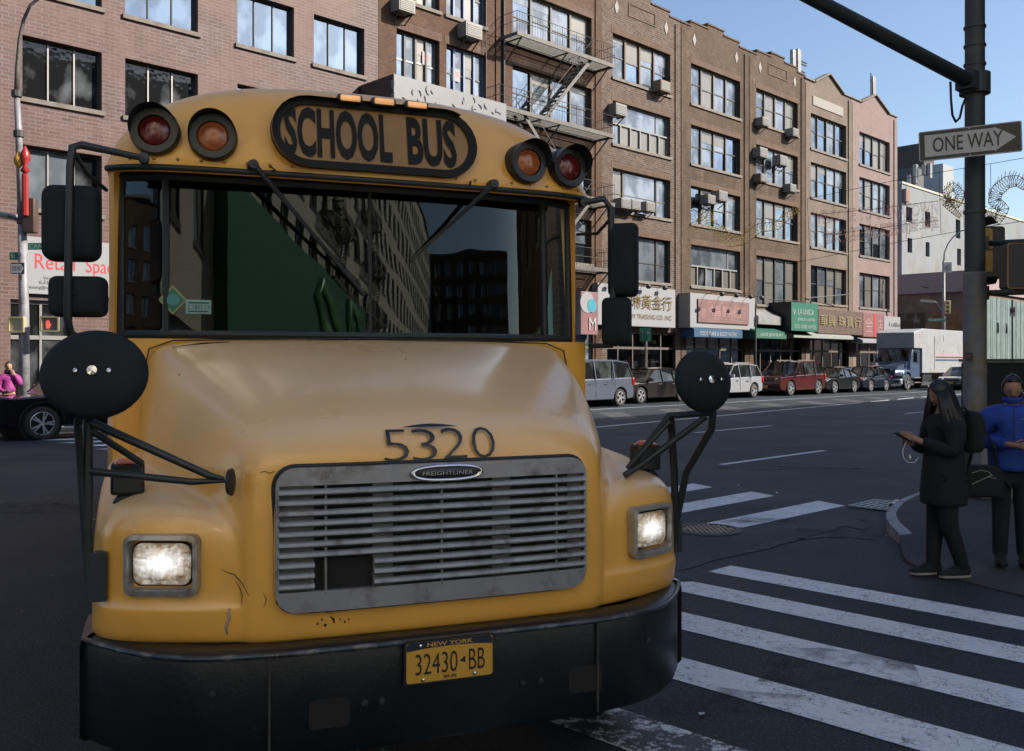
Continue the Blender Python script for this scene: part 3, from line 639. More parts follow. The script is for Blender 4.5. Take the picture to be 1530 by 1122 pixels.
for h in hol: q = MB(); q.add([(h[0],.3,h[2]),(h[1],.3,h[2]),(h[1],.3,h[3]),(h[0],.3,h[3])], [(0,1,2,3)]); q.build('window', M['g_dark'], cr)
q = MB(); q.box(-.1,60.1,-.1,.3,18.903,19.1); q.build('coping', mk('green_stained_coping', (.42,.42,.33), .8), cr)
q = MB(); q.box(.1,1.1,-.35,-.01,17.2,18.4); q.build('vent_box', mk('rusty_box', (.2,.12,.1), .7), cr)
def tower(name, D, rects, label):
    c = (rects[0][0]+rects[0][1])/2; o = thing(name, pd_(c, 542, D)*1, TH, label, 'building'); o.location.z = 0
    return o, c
def boxpx(o, D, p0, p1, yt, zb, dep, mat, nm):
    c0 = pd_(p0, yt, D); c1 = pd_(p1, yt, D); lw = (c1.x-c0.x)*1.0; mid = (c0+c1)/2
    b = MB(); b.box(-lw*.7/2-0, lw*.7/2, 0, dep, zb, c0.z); q = b.build(nm, mat, o); q.location = Matrix.Rotation(-TH, 3, 'Z') @ (Vector((mid.x, mid.y, 0)) - Vector((o.location.x, o.location.y, 0))); return q
tw, _ = tower('rooftop_tower', 125, [(1363, 1411)], 'dark windowless rooftop tower with pale antennas, far behind the cream building')
boxpx(tw, 132, 1361, 1415, 216, 0, 9, mk('tower_brown', (.055,.045,.042), .8), 'tower_shaft')
boxpx(tw, 116, 1352, 1396, 252, 0, 6, mk('tower_grey', (.13,.13,.145), .7, var=.3, scale=.8), 'grey_penthouse')
boxpx(tw, 122, 1388, 1446, 247, 0, 6, mk('tower_white', (.50,.54,.58), .8), 'white_penthouse')
for px, y0, y1 in ((1368,246,274),(1381,246,262),(1389,244,266),(1359,262,285)):
    q = MB(); c = pd_(px, y0, 113); z1 = pd_(px, y1, 113).z; q.box(-.3,.3,-.2,.2,z1,c.z); k = q.build('antenna', M['alu'], tw); k.location = Matrix.Rotation(-TH, 3, 'Z') @ (Vector((c.x, c.y, 0)) - Vector((tw.location.x, tw.location.y, 0)))
# far blocks closing the avenue beyond the frame
for i, (s0, s1, m0, h, mt, lb) in enumerate(((152, 200, 29.6, 26, 'tan', 'distant tan brick block far down the avenue'),(150,210,-12,24,'brown','distant brown brick block closing the avenue'))):
    building(s0, s1, h, M[mt], [('dh', s0+3+k*6, s0+6+k*6, 4+j*3.6, 6.2+j*3.6, (k+j) % 4, 't') for k in range(7) for j in range(5)], lb, m=m0)
# --- blocks behind the photographer: they shade the junction and show in the bus glass
def block(name, s0, n0, L, dep, h, mat, label, face='W', awn=None, wseed=0):
    """building on the near side; local x runs along the face, y into the block"""
    if face == 'N': loc = W(s0+L, -n0, 0); rz = TH+math.pi          # faces the avenue
    elif face == 'W': loc = W(s0, -n0, 0); rz = TH-math.pi/2         # faces -s
    else: loc = W(s0, -n0-L, 0); rz = TH+math.pi/2                   # faces +s
    b = thing(name, loc, rz, label, 'building'); hs = []; wl = []
    ncol = int((L-2)/3.4); step = (L-1)/ncol; nr = int((h-5)/3.4)
    for c in range(ncol):
        for r in range(nr): x = .9+c*step; z = 5.4+r*3.4; hs.append((x, x+1.9, z, z+2.1)); wl.append((x, z))
    hs.append((1, L-1, .14, 3.6)); mb = facade_mb(0, L, 0, h, hs)
    mb.add([(0,0,0),(0,dep,0),(0,dep,h),(0,0,h)], [(0,1,2,3)]); mb.add([(L,0,0),(L,dep,0),(L,dep,h),(L,0,h)], [(0,1,2,3)]); mb.add([(0,dep,0),(L,dep,0),(L,dep,h),(0,dep,h)], [(0,1,2,3)]); mb.add([(0,0,h),(L,0,h),(L,dep,h),(0,dep,h)], [(0,1,2,3)])
    mb.build('wall', mat, b, fix=False)
    for k, (x, z) in enumerate(wl): put_window(b, 'sash', x, x+1.9, z, z+2.1, (k+wseed) % 4, 'w' if k % 3 else 'k')
    door_set(b, 0, 1, L-1, .14, 3.6, M['alu'], M['g_mid'], int(L/1.6), 'shop_window')
    q = MB(); q.box(-.05,L+.05,-.3,.3,h+.003,h+.4); q.build('cornice', M['stone'], b)
    return b
block('corner_building', 11.6, .6, 20, 25, 20.5, M['tan2'], 'tall brick corner block behind the photographer on the lit side of the cross street', 'W')
block('corner_building', 36.9, .9, 14, 14, 15.6, M['brown'], 'lower brown brick block next to the corner block, behind the photographer', 'N', wseed=1)
block('corner_building', 51.2, .9, 130, 14, 15.2, M['tan'], 'long tan brick block further along the near side of the avenue', 'N', wseed=2)
block('side_street_building', -9, .6, 17, 15, 21, M['bounce_wall'], 'pale rendered block on the west corner behind the photographer', 'E', wseed=1)  # unseen block, height and pale walls chosen for bounced sunlight
block('side_street_building', -9, 18, 110, 15, 30, M['bounce_wall'], 'long pale rendered block farther down the west side of the cross street', 'E', wseed=2)

block('closing_building', -24, 135, 60, 40, 29, M['tan'], 'low tan block closing the far end of the cross street behind the photographer', 'N', wseed=4)
sh_ = thing('green_awning', W(-9, -42, 0), TH+math.pi/2, 'long dark green street awning with white lettering on the block behind the photographer', 'awning')
q = MB(); q.box(0,31,-2.2,-.02,3.4,8.3); q.build('fascia', mk('deep_green_canvas', (.012,.17,.10), .6), sh_)
q = MB(); q.box(0,31,-2.25,-2.2,3.2,3.39); q.build('valance', M['white'], sh_)
kx_ = lambda P_: [(3.0+(x-1.5)*2.6, y, 4.4+(z-5.0)*1.1) for x, y, z in P_]
q = MB(); q.tube(kx_([(2.2,-2.35,5.6),(1.6,-2.35,6.6),(1.9,-2.35,7.8),(2.8,-2.35,8.1),(3.0,-2.35,7.4),(2.5,-2.35,6.4),(2.2,-2.35,5.6)]), .2, 6); q.build('curl', mk('leaf_green', (.45,.85,.40), .5), sh_)
q = MB(); q.tube(kx_([(2.6,-2.35,5.7),(3.6,-2.35,6.2),(4.6,-2.35,7.4),(5.6,-2.35,8.0),(6.0,-2.35,7.4),(5.2,-2.35,6.4),(3.6,-2.35,5.6)]), .2, 6); q.build('curl', bpy.data.materials['leaf_green'], sh_)
q = MB(); q.prism([(0,.25),(9,.25)]+[(9-.5*k_, 0 if k_ % 2 else -.5) for k_ in range(19)], (1.5,-2.35,5.2), (1,0,0), (0,0,1), (0,.04,0)); q.build('fringe', mk('pale_green', (.55,.85,.5), .5), sh_)
GOODS = [mk('goods_%d' % i, c, .6, var=.3, scale=6) for i, c in enumerate([(.45,.05,.03),(.50,.16,.04),(.55,.42,.12),(.6,.58,.5),(.05,.2,.35),(.06,.25,.1),(.16,.09,.05),(.03,.03,.03)])]
def shop_display(b, x0, x1, seed, z1=3.2, pal=range(8), y=.45):
    rnd = random.Random(seed); g_ = MB(); x = x0+.15
    while x < x1-.3:
        w = rnd.uniform(.18,.6)
        for z in (.2,.85,1.5,2.15,2.7):
            if z > z1-.5 or rnd.random() < .22: continue
            g_.cur = rnd.choice(list(pal)); h = rnd.uniform(.18,.55); d = rnd.uniform(0,.25); g_.box(x, x+w*.9, y+d, y+d+.15, z, z+h)
        x += w
    q = g_.build('shop_goods', GOODS, b); q['kind'] = 'stuff'
def add_display(b, s0, pals):
    for px0, px1, seed, pal in pals: shop_display(b, fs(px0)-s0, fs(px1)-s0, seed, pal=pal)
add_display(lofts[0], fs(896)+.02, [(905,926,1,(3,6,7)),(930,966,2,(0,1,0,3)),(970,996,3,(2,6,6,3))])
add_display(lofts[1], fs(1016)+.02, [(1035,1075,4,(3,7,2)),(1080,1105,5,(0,3,6))])
add_display(lofts[2], fs(1118)+.02, [(1124,1160,6,(7,5,7,0)),(1165,1195,7,(3,5,7))])
add_display(gb1, fs(1202)+.02, [(1207,1235,8,(0,1,1,7)),(1240,1260,9,(1,0,7))])
add_display(gb2, fs(1272)+.02, [(1278,1300,10,(4,3,4)),(1305,1332,11,(4,0,3))])

block('avenue_end_building', -95, -38, 70, 20, 24, M['tan2'], 'weathered block closing the avenue far to the west, beyond the bus', 'E', wseed=2)
# ================================================================== the school bus
PHI = math.atan2(.357, .934)
def yellow(name, rough=.32, col=(.84,.42,.05), dirt=.5, top_sheen=.4):
    n = N(name)
    c = n.mix(n.ramp(n.noise(1.3, 6, .7), [(.3, 0), (.75, 1)]), dk(col, 1.06), dk(col, .86))
    c = n.mix(n.ramp(n.noise(4, 9, .8), [(.58, 0), (.80, dirt)]), c, (.50,.34,.15))
    sc = n.ramp(n.noise(9, 10, .85, n.mapped((1, 1, .25))), [(.64, 0), (.70, .7)]); c = n.mix(sc, c, (.40,.28,.15))
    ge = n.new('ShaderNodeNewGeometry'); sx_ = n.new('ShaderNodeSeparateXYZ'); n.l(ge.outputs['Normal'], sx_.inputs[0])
    c = n.mix(n.math('MULTIPLY', n.ramp(sx_.outputs[2], [(.15, 0), (.75, 1)]), n.ramp(n.noise(2.2, 6, .7), [(.2, .5*top_sheen), (.8, .85*top_sheen)])), c, (.80,.58,.36))      # upward faces paler: sky sheen painted into the colour
    n.set(Base_Color=c, Roughness=n.math('ADD', n.math('MULTIPLY', n.noise(2.5, 6), .2), rough-.1), Coat_Weight=.42, Coat_Roughness=.13, Specular_IOR_Level=.5)
    n.bump(n.noise(1.1, 2), .05, .03); return n.m
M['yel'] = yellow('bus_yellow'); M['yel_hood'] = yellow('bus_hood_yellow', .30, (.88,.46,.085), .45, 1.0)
def bus_glass():
    n = N('bus_glass'); n.t.nodes.remove(n.b)
    tr = n.new('ShaderNodeBsdfTransparent'); tr.inputs[0].default_value = (.22,.27,.26,1)
    gl = n.new('ShaderNodeBsdfGlossy'); gl.inputs['Roughness'].default_value = .0; gl.inputs['Color'].default_value = (.66,.76,.78,1)
    fr = n.new('ShaderNodeFresnel'); fr.inputs['IOR'].default_value = 1.5
    bp_ = n.new('ShaderNodeBump'); bp_.inputs['Strength'].default_value = .08; bp_.inputs['Distance'].default_value = .02; n.l(n.noise(1.8, 2), bp_.inputs['Height']); n.l(bp_.outputs[0], gl.inputs['Normal'])
    mx = n.new('ShaderNodeMixShader'); n.l(n.math('ADD', fr.outputs[0], .0), mx.inputs[0]); n.l(tr.outputs[0], mx.inputs[1]); n.l(gl.outputs[0], mx.inputs[2]); n.l(mx.outputs[0], n.out.inputs[0]); return n.m
M['bglass'] = bus_glass()
def bumper_mat():
    n = N('chipped_black_bumper'); c = n.ramp(n.noise(2.2, 7, .7), [(.3, (.006,.009,.011)), (.75, (.012,.016,.019))])
    ch = n.ramp(n.noise(16, 10, .85, n.mapped((1.6, 1.6, .45))), [(.66, 0), (.70, 1)])
    ru = n.ramp(n.noise(3.2, 9, .8), [(.60, 0), (.68, .8)])
    c = n.mix(ru, c, (.055,.035,.022)); c = n.mix(ch, c, (.26,.26,.24))
    n.set(Base_Color=c, Roughness=n.math('ADD', n.math('MULTIPLY', n.noise(5, 5), .3), .22)); n.bump(n.noise(6, 6, .7), .25, .02); return n.m
M['bump'] = bumper_mat()
M['rubber'] = mk('black_rubber', (.010,.014,.016), .55, var=.2)
M['chrome'] = mk('chrome', (.62,.63,.66), .12, 1, var=.05)
M['bezel'] = mk('headlamp_bezel', (.42,.41,.39), .35, .55, var=.12, scale=8, dirt=(.16,.13,.1), dscale=9)
M['gr_frame'] = mk('grille_frame', (.30,.31,.34), .38, .45, var=.12, scale=5, dirt=(.13,.12,.12), dscale=7)
M['gr_slat'] = mk('grille_slat', (.27,.28,.31), .42, .25, var=.15, scale=9, dirt=(.12,.11,.1), dscale=12)
M['gr_back'] = mk('grille_backing', (.17,.17,.165), .7, var=.2, scale=8)
def lens(name, c0, c1, em=0, scale=14):
    n = N(name); w = n.new('ShaderNodeTexWave', wave_type='RINGS', rings_direction='Y'); w.inputs['Scale'].default_value = 7; w.inputs['Distortion'].default_value = 2.5; n.l(n.co, w.inputs['Vector'])
    f = n.mix(.5, w.outputs['Fac'], n.noise(scale, 4)); c = n.mix(f, c0, c1)
    n.set(Base_Color=c, Roughness=.2, Coat_Weight=.6, Coat_Roughness=.05)
    if em: n.set(Emission_Color=c, Emission_Strength=em)
    n.bump(w.outputs['Fac'], .4, .01); return n.m
M['l_red'] = lens('red_lens', (.07,.006,.005), (.20,.02,.015)); M['l_amb'] = lens('amber_lens', (.26,.065,.018), (.55,.16,.05))
M['l_org'] = lens('orange_lens', (.55,.09,.03), (.75,.20,.08)); M['l_clr'] = lens('clearance_lens', (.55,.25,.08), (1.0,.50,.20), .38)
def head_lens():
    n = N('headlamp_glass'); vo = n.new('ShaderNodeTexVoronoi'); vo.inputs['Scale'].default_value = 34; n.l(n.mapped((1, 1, 2.0)), vo.inputs['Vector'])
    g = n.new('ShaderNodeTexGradient', gradient_type='SPHERICAL'); n.l(n.mapped((10, 3, 17), (0, 0, -.15)), g.inputs[0])
    lo = n.ramp(n.noise(15, 6, .7, n.mapped((1, 1, 1.6)), 1.5), [(.36, 0), (.60, 1)])
    c = n.mix(lo, (.55,.34,.17), (.66,.64,.58)); c = n.mix(n.ramp(n.noise(34, 3, .7, n.mapped((1, 1, .3))), [(.5, 0), (.62, .6)]), c, (.20,.15,.10))
    n.set(Base_Color=c, Roughness=.15, Coat_Weight=1, Coat_Roughness=.03, Emission_Color=n.mix(g.outputs['Fac'], c, (.86,.94,1.0)), Emission_Strength=n.math('ADD', n.math('MULTIPLY', g.outputs['Fac'], .85), n.math('MULTIPLY', lo, .30)))
    n.bump(vo.outputs['Distance'], .6, .01); return n.m
M['l_head'] = head_lens()
M['matte_k'] = mk('matte_black_shell', (.011,.017,.020), .75, var=.2, spec=.25)
M['seat_v'] = mk('seat_vinyl', (.03,.05,.04), .5)
bus = thing('school_bus', (-.2444, 3.4, 0), PHI, 'yellow school bus with a silver grille and lit headlights, filling the foreground', 'school bus')
def mir(rows): return rows
# ---- nose: one smooth shell of hood and fenders
cols = [
 ([0]*11, [.06,.06,.06,.06,.065,.08,.14,.28,.55,.85,1.2], [.72,.84,1.0,1.16,1.32,1.40,1.475,1.545,1.645,1.735,1.81]),
 ([.35]*11, [.065,.065,.065,.065,.07,.085,.145,.285,.555,.855,1.2], [.72,.84,1.0,1.16,1.32,1.40,1.472,1.54,1.638,1.73,1.806]),
 ([.61,.61,.61,.61,.612,.62,.64,.69,.765,.835,.90], [.08,.075,.075,.075,.08,.10,.17,.31,.57,.86,1.2], [.72,.84,1.0,1.16,1.315,1.39,1.455,1.51,1.585,1.695,1.797]),
 ([.665,.665,.665,.665,.67,.685,.715,.765,.855,.945,1.0], [.095,.09,.09,.09,.10,.13,.205,.345,.595,.87,1.2], [.72,.84,1.0,1.14,1.28,1.345,1.395,1.44,1.505,1.635,1.76]),
 ([.69,.69,.69,.692,.70,.72,.755,.82,.92,1.012,1.035], [.115,.11,.11,.115,.14,.175,.24,.37,.605,.875,1.2], [.72,.84,.98,1.10,1.20,1.25,1.285,1.325,1.385,1.47,1.54]),
 ([.705,.705,.705,.71,.725,.755,.79,.845,.94,1.03,1.045], [.135,.13,.13,.135,.175,.215,.275,.395,.615,.88,1.2], [.72,.84,.97,1.07,1.13,1.165,1.19,1.215,1.25,1.28,1.30]),
 ([.785,.785,.785,.785,.80,.825,.85,.895,.97,1.045,1.06], [.165,.15,.15,.155,.18,.235,.30,.42,.63,.89,1.2], [.72,.84,1.0,1.115,1.165,1.195,1.215,1.24,1.27,1.29,1.305]),
 ([.95,.95,.95,.95,.955,.96,.965,.985,1.02,1.065,1.08], [.225,.20,.20,.205,.23,.28,.34,.45,.65,.90,1.2], [.72,.84,1.0,1.115,1.17,1.20,1.22,1.245,1.272,1.29,1.305]),
 ([1.08]*8+[1.09,1.10,1.11], [.29,.26,.26,.265,.285,.33,.385,.48,.66,.90,1.2], [.72,.84,1.0,1.11,1.16,1.19,1.21,1.236,1.265,1.28,1.295]),
 ([1.16]*11, [.36,.34,.34,.345,.36,.40,.45,.54,.69,.91,1.2], [.72,.84,.99,1.075,1.125,1.155,1.175,1.205,1.235,1.255,1.27]),
 ([1.185]*11, [.43,.42,.42,.425,.435,.465,.51,.59,.72,.92,1.2], [.72,.83,.95,1.02,1.065,1.095,1.115,1.145,1.18,1.20,1.21]),
 ([1.19]*11, [.47,.46,.46,.465,.475,.50,.54,.61,.74,.93,1.2], [.72,.76,.80,.84,.88,.92,.95,.98,1.0,1.02,1.0])]
for i_, (X_, T_, Z_) in enumerate(cols):           # a small step under the headlights
    st_ = .020 if i_ >= 6 else .010 if i_ == 5 else 0
    T_[0] -= st_; T_[1] -= st_
    X_[2:2] = [X_[1], X_[1]]; T_[2:2] = [T_[1]+st_*.15, T_[2]]; Z_[2:2] = [Z_[1]+.012, Z_[1]+.028]
def hood_cols():
    out = []
    for sg in (-1, 1):
        cc = cols if sg == 1 else list(reversed(cols[1:]))
        for c in cc: out.append([(sg*x, t, z) for x, t, z in zip(*c)])
    return out
hc = hood_cols(); mb = MB(); mb.grid(hc)
# inner turn at the lower edge and back edge
mb2 = MB(); mb2.grid([[(p[0]*.985, p[1]+.04, p[2]) for p in [c[0] for c in hc]], [c[0] for c in hc]])
mb.add(mb2.v, mb2.f)
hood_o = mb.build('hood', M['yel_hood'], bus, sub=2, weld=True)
sm = MB(); sm.tube([(x, 1.185, z) for x, z in ((-1.03,1.62),(-1.0,1.762),(-.9,1.80),(-.4,1.81),(0,1.815),(.4,1.81),(.9,1.80),(1.0,1.762),(1.03,1.62))], .004, 6); sm.build('hood_seam', M['rubber'], bus)
# ---- body shell behind
def sect(hw=1.175, zt=3.045):
    pts = [(-hw+.0, .62), (-hw, 1.0), (-hw, 2.0), (-hw+.0, 2.45)]
    for k in range(-9, 10):
        x = hw*math.sin(math.pi/2*k/9.6)/math.sin(math.pi/2*9/9.6)*.999; u = abs(x)/hw
        pts.append((x, 2.57+(zt-2.57)*max(0, 1-u**3)**.5))
    pts += [(hw, 2.45), (hw, 2.0), (hw, 1.0), (hw, .62)]; return pts
sc_ = sect(); LB = 10.6
b = MB(); b.grid([[(x, t, z) for x, z in sc_] for t in (1.75, 4, 7, LB-.3)] + [[(x*.97, LB, z*.985+.01) for x, z in sc_]])
o_ = len(b.v); b.add([(x*.97, LB, z*.985+.01) for x, z in sc_], [tuple(range(len(sc_)))])
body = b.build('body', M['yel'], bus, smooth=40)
# cab sides from the windshield pillars back, and the panel under the windshield
s_ = MB()
for sg in (-1, 1):
    s_.grid([[(sg*1.12, 1.40, z), (sg*1.15, 1.37, z), (sg*1.170, 1.41, z), (sg*1.175, 1.5, z), (sg*1.175, 1.76, z)] for z in (1.81, 2.15, 2.5, 2.63)])
s_.grid([[(x, t, z) for x, t in ((-1.175,1.76),(-1.175,1.35),(-1.15,1.24),(-1.08,1.21),(0,1.205),(1.08,1.21),(1.15,1.24),(1.175,1.35),(1.175,1.76))] for z in (.62, 1.2, 1.808)])
s_.add([(x, t, 1.81) for x, t in ((-1.175,1.76),(-1.175,1.35),(-1.15,1.24),(-1.08,1.21),(0,1.205),(1.08,1.21),(1.15,1.24),(1.175,1.35),(1.175,1.76))], [tuple(range(9))])
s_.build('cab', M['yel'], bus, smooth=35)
# ---- roof cap over the windshield
def lip_t(x): u = abs(x)/1.175; return 1.09+.035*u*u+.11*u**10
rows = []
for k in range(-12, 13):
    x = 1.178*math.sin(math.pi/2*k/12); u = min(1, abs(x)/1.178); zc = 2.575+(3.05-2.575)*max(0, 1-u**3)**.5; tl = lip_t(x)
    prof = [(.0,-.03,.02),(.0,0,0),(.3,.0,.03),(.6,.0,.07),(.80,.0,.125),(.93,.0,.20),(1,.0,.33),(1,.0,.70)]
    rows.append([(x, tl+g, 2.57+dz+(zc-2.57)*f) for f, dz, g in prof])
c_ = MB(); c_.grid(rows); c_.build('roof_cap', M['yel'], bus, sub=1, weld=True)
def cap_t(x, z):                          # surface depth of the cap at (x, z)
    u = min(1, abs(x)/1.178); zc = 2.575+.475*max(0, 1-u**3)**.5; f = (z-2.57)/max(zc-2.57, .01)
    pts = [(0,0),(.3,.03),(.6,.07),(.8,.125),(.93,.20),(1,.33)]; g = .33
    for (a, b1), (c, d1) in zip(pts, pts[1:]):
        if f <= c: g = b1+(d1-b1)*max(0, f-a)/(c-a); break
    return lip_t(x)+g
lp = MB(); lp.tube([(x*1.175/1.178, lip_t(x)-.004, 2.555) for x in [1.178*math.sin(math.pi/2*k/10) for k in range(-10, 11)]], .014, 6); lp.build('drip_rail', M['rubber'], bus, smooth=True)
rv = MB()
for k in range(-11, 12):
    x = k*.098; t = cap_t(x, 2.595)-.003; rv.lathe([(0,-.004),(.006,-.002),(.008,.002)], (x, t, 2.595), (0,1,0), 8)
split(rv, 'rivet', mk('rivet_paint', (.40,.2,.04), .5), bus)
# ---- windshield
WS = [(-1.12,1.40),(-1.0,1.325),(-.93,1.285),(-.6,1.262),(-.3,1.252),(0,1.25),(.3,1.252),(.6,1.262),(.93,1.285),(1.0,1.325),(1.12,1.40)]
ZB, ZT = 1.815, 2.56; TILT = .03
def wst(i, z): return (WS[i][0], WS[i][1]-.02+TILT*(z-ZB)/(ZT-ZB), z)
w_ = MB(); w_.grid([[wst(i, ZB) for i in range(11)], [wst(i, (ZB+ZT)/2) for i in range(11)], [wst(i, ZT) for i in range(11)]]); ws = w_.build('windshield', M['bglass'], bus, smooth=True)
gk = MB()
gk.tube([wst(i, ZB+.012) for i in range(11)], .020, 8); gk.tube([wst(i, ZT-.008) for i in range(11)], .022, 8)
for i, r in ((0,.018),(10,.018),(2,.015),(8,.015),(5,.009)): gk.tube([wst(i, ZB), wst(i, ZT)], r, 8)
gk.build('gasket', M['rubber'], ws, smooth=40)
# inspection stickers
def on_ws(x, z, t0=-.006):
    i = max(k for k in range(10) if WS[k][0] <= x); f = (x-WS[i][0])/(WS[i+1][0]-WS[i][0]); t = WS[i][1]+(WS[i+1][1]-WS[i][1])*f
    return (x, t-.02+TILT*(z-ZB)/(ZT-ZB)+t0, z)
st = MB(); c = on_ws(-.90, 1.985); st.cur = 0
st.add([(c[0]-.062,c[1],c[2]),(c[0],c[1]-.005,c[2]-.068),(c[0]+.062,c[1],c[2]),(c[0],c[1]+.007,c[2]+.068)], [(0,1,2,3)])
st.cur = 1; st.add([(c[0]-.05,c[1]-.002,c[2]),(c[0],c[1]-.007,c[2]-.056),(c[0]+.05,c[1]-.002,c[2]),(c[0],c[1]+.005,c[2]+.056)], [(0,1,2,3)])
st.cur = 2; st.lathe([(0,0),(.028,.0)], (c[0],c[1]-.005,c[2]), (0,-1,.1), 20)
q = st.build('inspection_sticker', [mk('sticker_yellow', (.28,.30,.10), .5), mk('sticker_green', (.02,.15,.09), .5), mk('sticker_teal', (.05,.22,.22), .5)], ws); q['label'] = 'green diamond sticker with a round badge'
st = MB(); c = on_ws(-.79, 1.955); st.box(c[0]-.055,c[0]+.055,c[1]-.003,c[1]-.001,c[2]-.032,c[2]+.032); st.cur = 1
st.box(c[0]-.045,c[0]+.045,c[1]-.005,c[1]-.003,c[2]+.015,c[2]+.022); st.box(c[0]-.045,c[0]+.045,c[1]-.005,c[1]-.003,c[2]-.024,c[2]-.018); st.text('2 1803 13', (c[0]-.046,c[1]-.006,c[2]-.011), (1,0,0), (0,0,1), .092, .02, .001)
q = st.build('registration_sticker', [mk('sticker_pale', (.25,.42,.40), .5), mk('sticker_ink', (.03,.08,.09), .5)], ws); q['label'] = 'pale blue printed sticker'
# ---- destination panel
def pill(x0, x1, z0, z1, n=12):
    r = (z1-z0)/2; zc = (z0+z1)/2; p = []
    for k in range(n+1): a = -math.pi/2+math.pi*k/n; p.append((x1-r+r*math.cos(a), zc+r*math.sin(a)))
    for k in range(n+1): a = math.pi/2+math.pi*k/n; p.append((x0+r+r*math.cos(a), zc+r*math.sin(a)))
    return p
def lean(x, z, off): return (x, 1.078+(z-2.57)*.20+off+.05*(abs(x)/.5)**3*.0, z)
def leanpoly(mb, poly, off): mb.add([lean(x, z, off) for x, z in poly], [tuple(range(len(poly)))])
ds = MB(); outer = pill(-.485,.50,2.592,2.928); inner = pill(-.445,.46,2.628,2.895)
n_ = len(outer); ds.add([lean(x,z,-.016) for x,z in outer]+[lean(x,z,-.016) for x,z in inner]+[lean(x,z,.04) for x,z in outer]+[lean(x,z,.004) for x,z in inner],
   [(i,(i+1)%n_,(i+1)%n_+n_,i+n_) for i in range(n_)]+[(i,(i+1)%n_,(i+1)%n_+2*n_,i+2*n_) for i in range(n_)]+[(i+n_,(i+1)%n_+n_,(i+1)%n_+3*n_,i+3*n_) for i in range(n_)])
M['ink'] = mk('sign_ink', (.010,.011,.012), .6, spec=.2); dsn = ds.build('destination_sign', M['ink'], bus)
pn = MB(); leanpoly(pn, inner, -.002); pn.build('sign_panel', mk('sign_panel_amber', (.27,.14,.028), .35, var=.3, scale=2.5), dsn)
tx = MB(); dirv = Vector((0, .20, 1)).normalized()
tx.text('SCHOOL', lean(-.425,2.642,-.006), (1,0,0), dirv, .50, .245, .002, .035); tx.text('BUS', lean(.15,2.642,-.006), (1,0,0), dirv, .245, .245, .002, .035)
tx.build('lettering', M['ink'], dsn)
vz = MB(); vz.grid([[lean(x, z, -.016) for x, z in outer[10:28]], [tuple(Vector(lean(x, z, -.05))) for x, z in outer[10:28]]]); vz.build('sign_hood', M['black_p'], dsn)
# ---- warning lamps
def warn(x, z, mat, label, r=.098, big=False):
    t = cap_t(x, z-.06)-.012; d = Vector((x*.16, -1, .03)).normalized()
    w = MB(); w.lathe([(r-.012,.03),(r+.018,.032),(r+.026,.015),(r+.026,-.05)], (x,t,z), d, 32); o = w.build('warning_lamp', M['black_p'], bus, smooth=40); o['label'] = label
    l = MB(); l.lathe([(0,.036),(.03,.034),(.06,.028),(r-.015,.012),(r,.0)], (0,0,0), d, 32); q = l.build('lens', mat, o, smooth=True); q.location = (x,t,z)
    v = MB(); a = Vector((1,0,0)); b1 = d.cross(a).normalized(); 
    if b1.z < 0: b1 = -b1
    rr = []
    for k in range(-9, 10):
        an = math.pi/2 + k*R(11.5 if big else 11); p = Vector((x,t,z)) + (a*math.cos(an)+b1*math.sin(an))*(r+.022); ln = .075*math.cos(k*R(8.5))**.8 if abs(k) < 10 else 0
        rr.append([tuple(p), tuple(p+d*(.03+ln))])
    v.grid(rr); v.build('visor', M['black_p'], o, smooth=True)
warn(-.975, 2.712, M['l_red'], 'outer dark red warning lamp', .080); warn(-.735, 2.70, M['l_amb'], 'inner amber warning lamp', .080)
warn(.765, 2.70, M['l_amb'], 'inner amber warning lamp', .080); warn(1.005, 2.70, M['l_red'], 'outer dark red warning lamp', .080)
for x in (-.125, .035, .195):
    t = 1.13; f = MB(); f.box(x-.058,x+.058,t-.035,t+.09,2.912,2.950); o = f.build('clearance_lamp', M['black_p'], bus, bevel=.008)
    l = MB(); l.box(x-.047,x+.047,t-.046,t-.034,2.917,2.945); l.build('lens', M['l_clr'], o, bevel=.006)
# ---- wipers hanging from the header
def wiper(x0, z0, x1, z1):
    p0 = Vector((x0, lip_t(x0)-.02, z0)); p1 = Vector(on_ws(x1, z1, -.035)); mid = p0.lerp(p1, .45)+Vector((0,-.01,0))
    a = MB(); a.lathe([(0,-.03),(.02,-.03),(.026,.0),(.026,.05)], p0, (0,1,0), 16); a.tube([p0+Vector((0,-.02,0)), mid, p1], [.014,.010,.006], 8)
    o = a.build('wiper', M['black_m'], bus, smooth=40)
    d = (p1-p0).normalized(); bl = MB(); bl.bar(p1-d*.26, p1+d*.10, .018, .014); bl.build('blade', M['rubber'], o)
wiper(-.565, 2.585, -.10, 2.10); wiper(.575, 2.575, .27, 2.27)
h = MB(); h.tube([(-.49,1.085,2.585),(-.47,1.075,2.57),(-.50,1.09,2.555)], .006, 6); h.tube([(.46,1.085,2.585),(.455,1.08,2.56)], .006, 6); split(h, 'washer_hose', M['rubber'], bus)
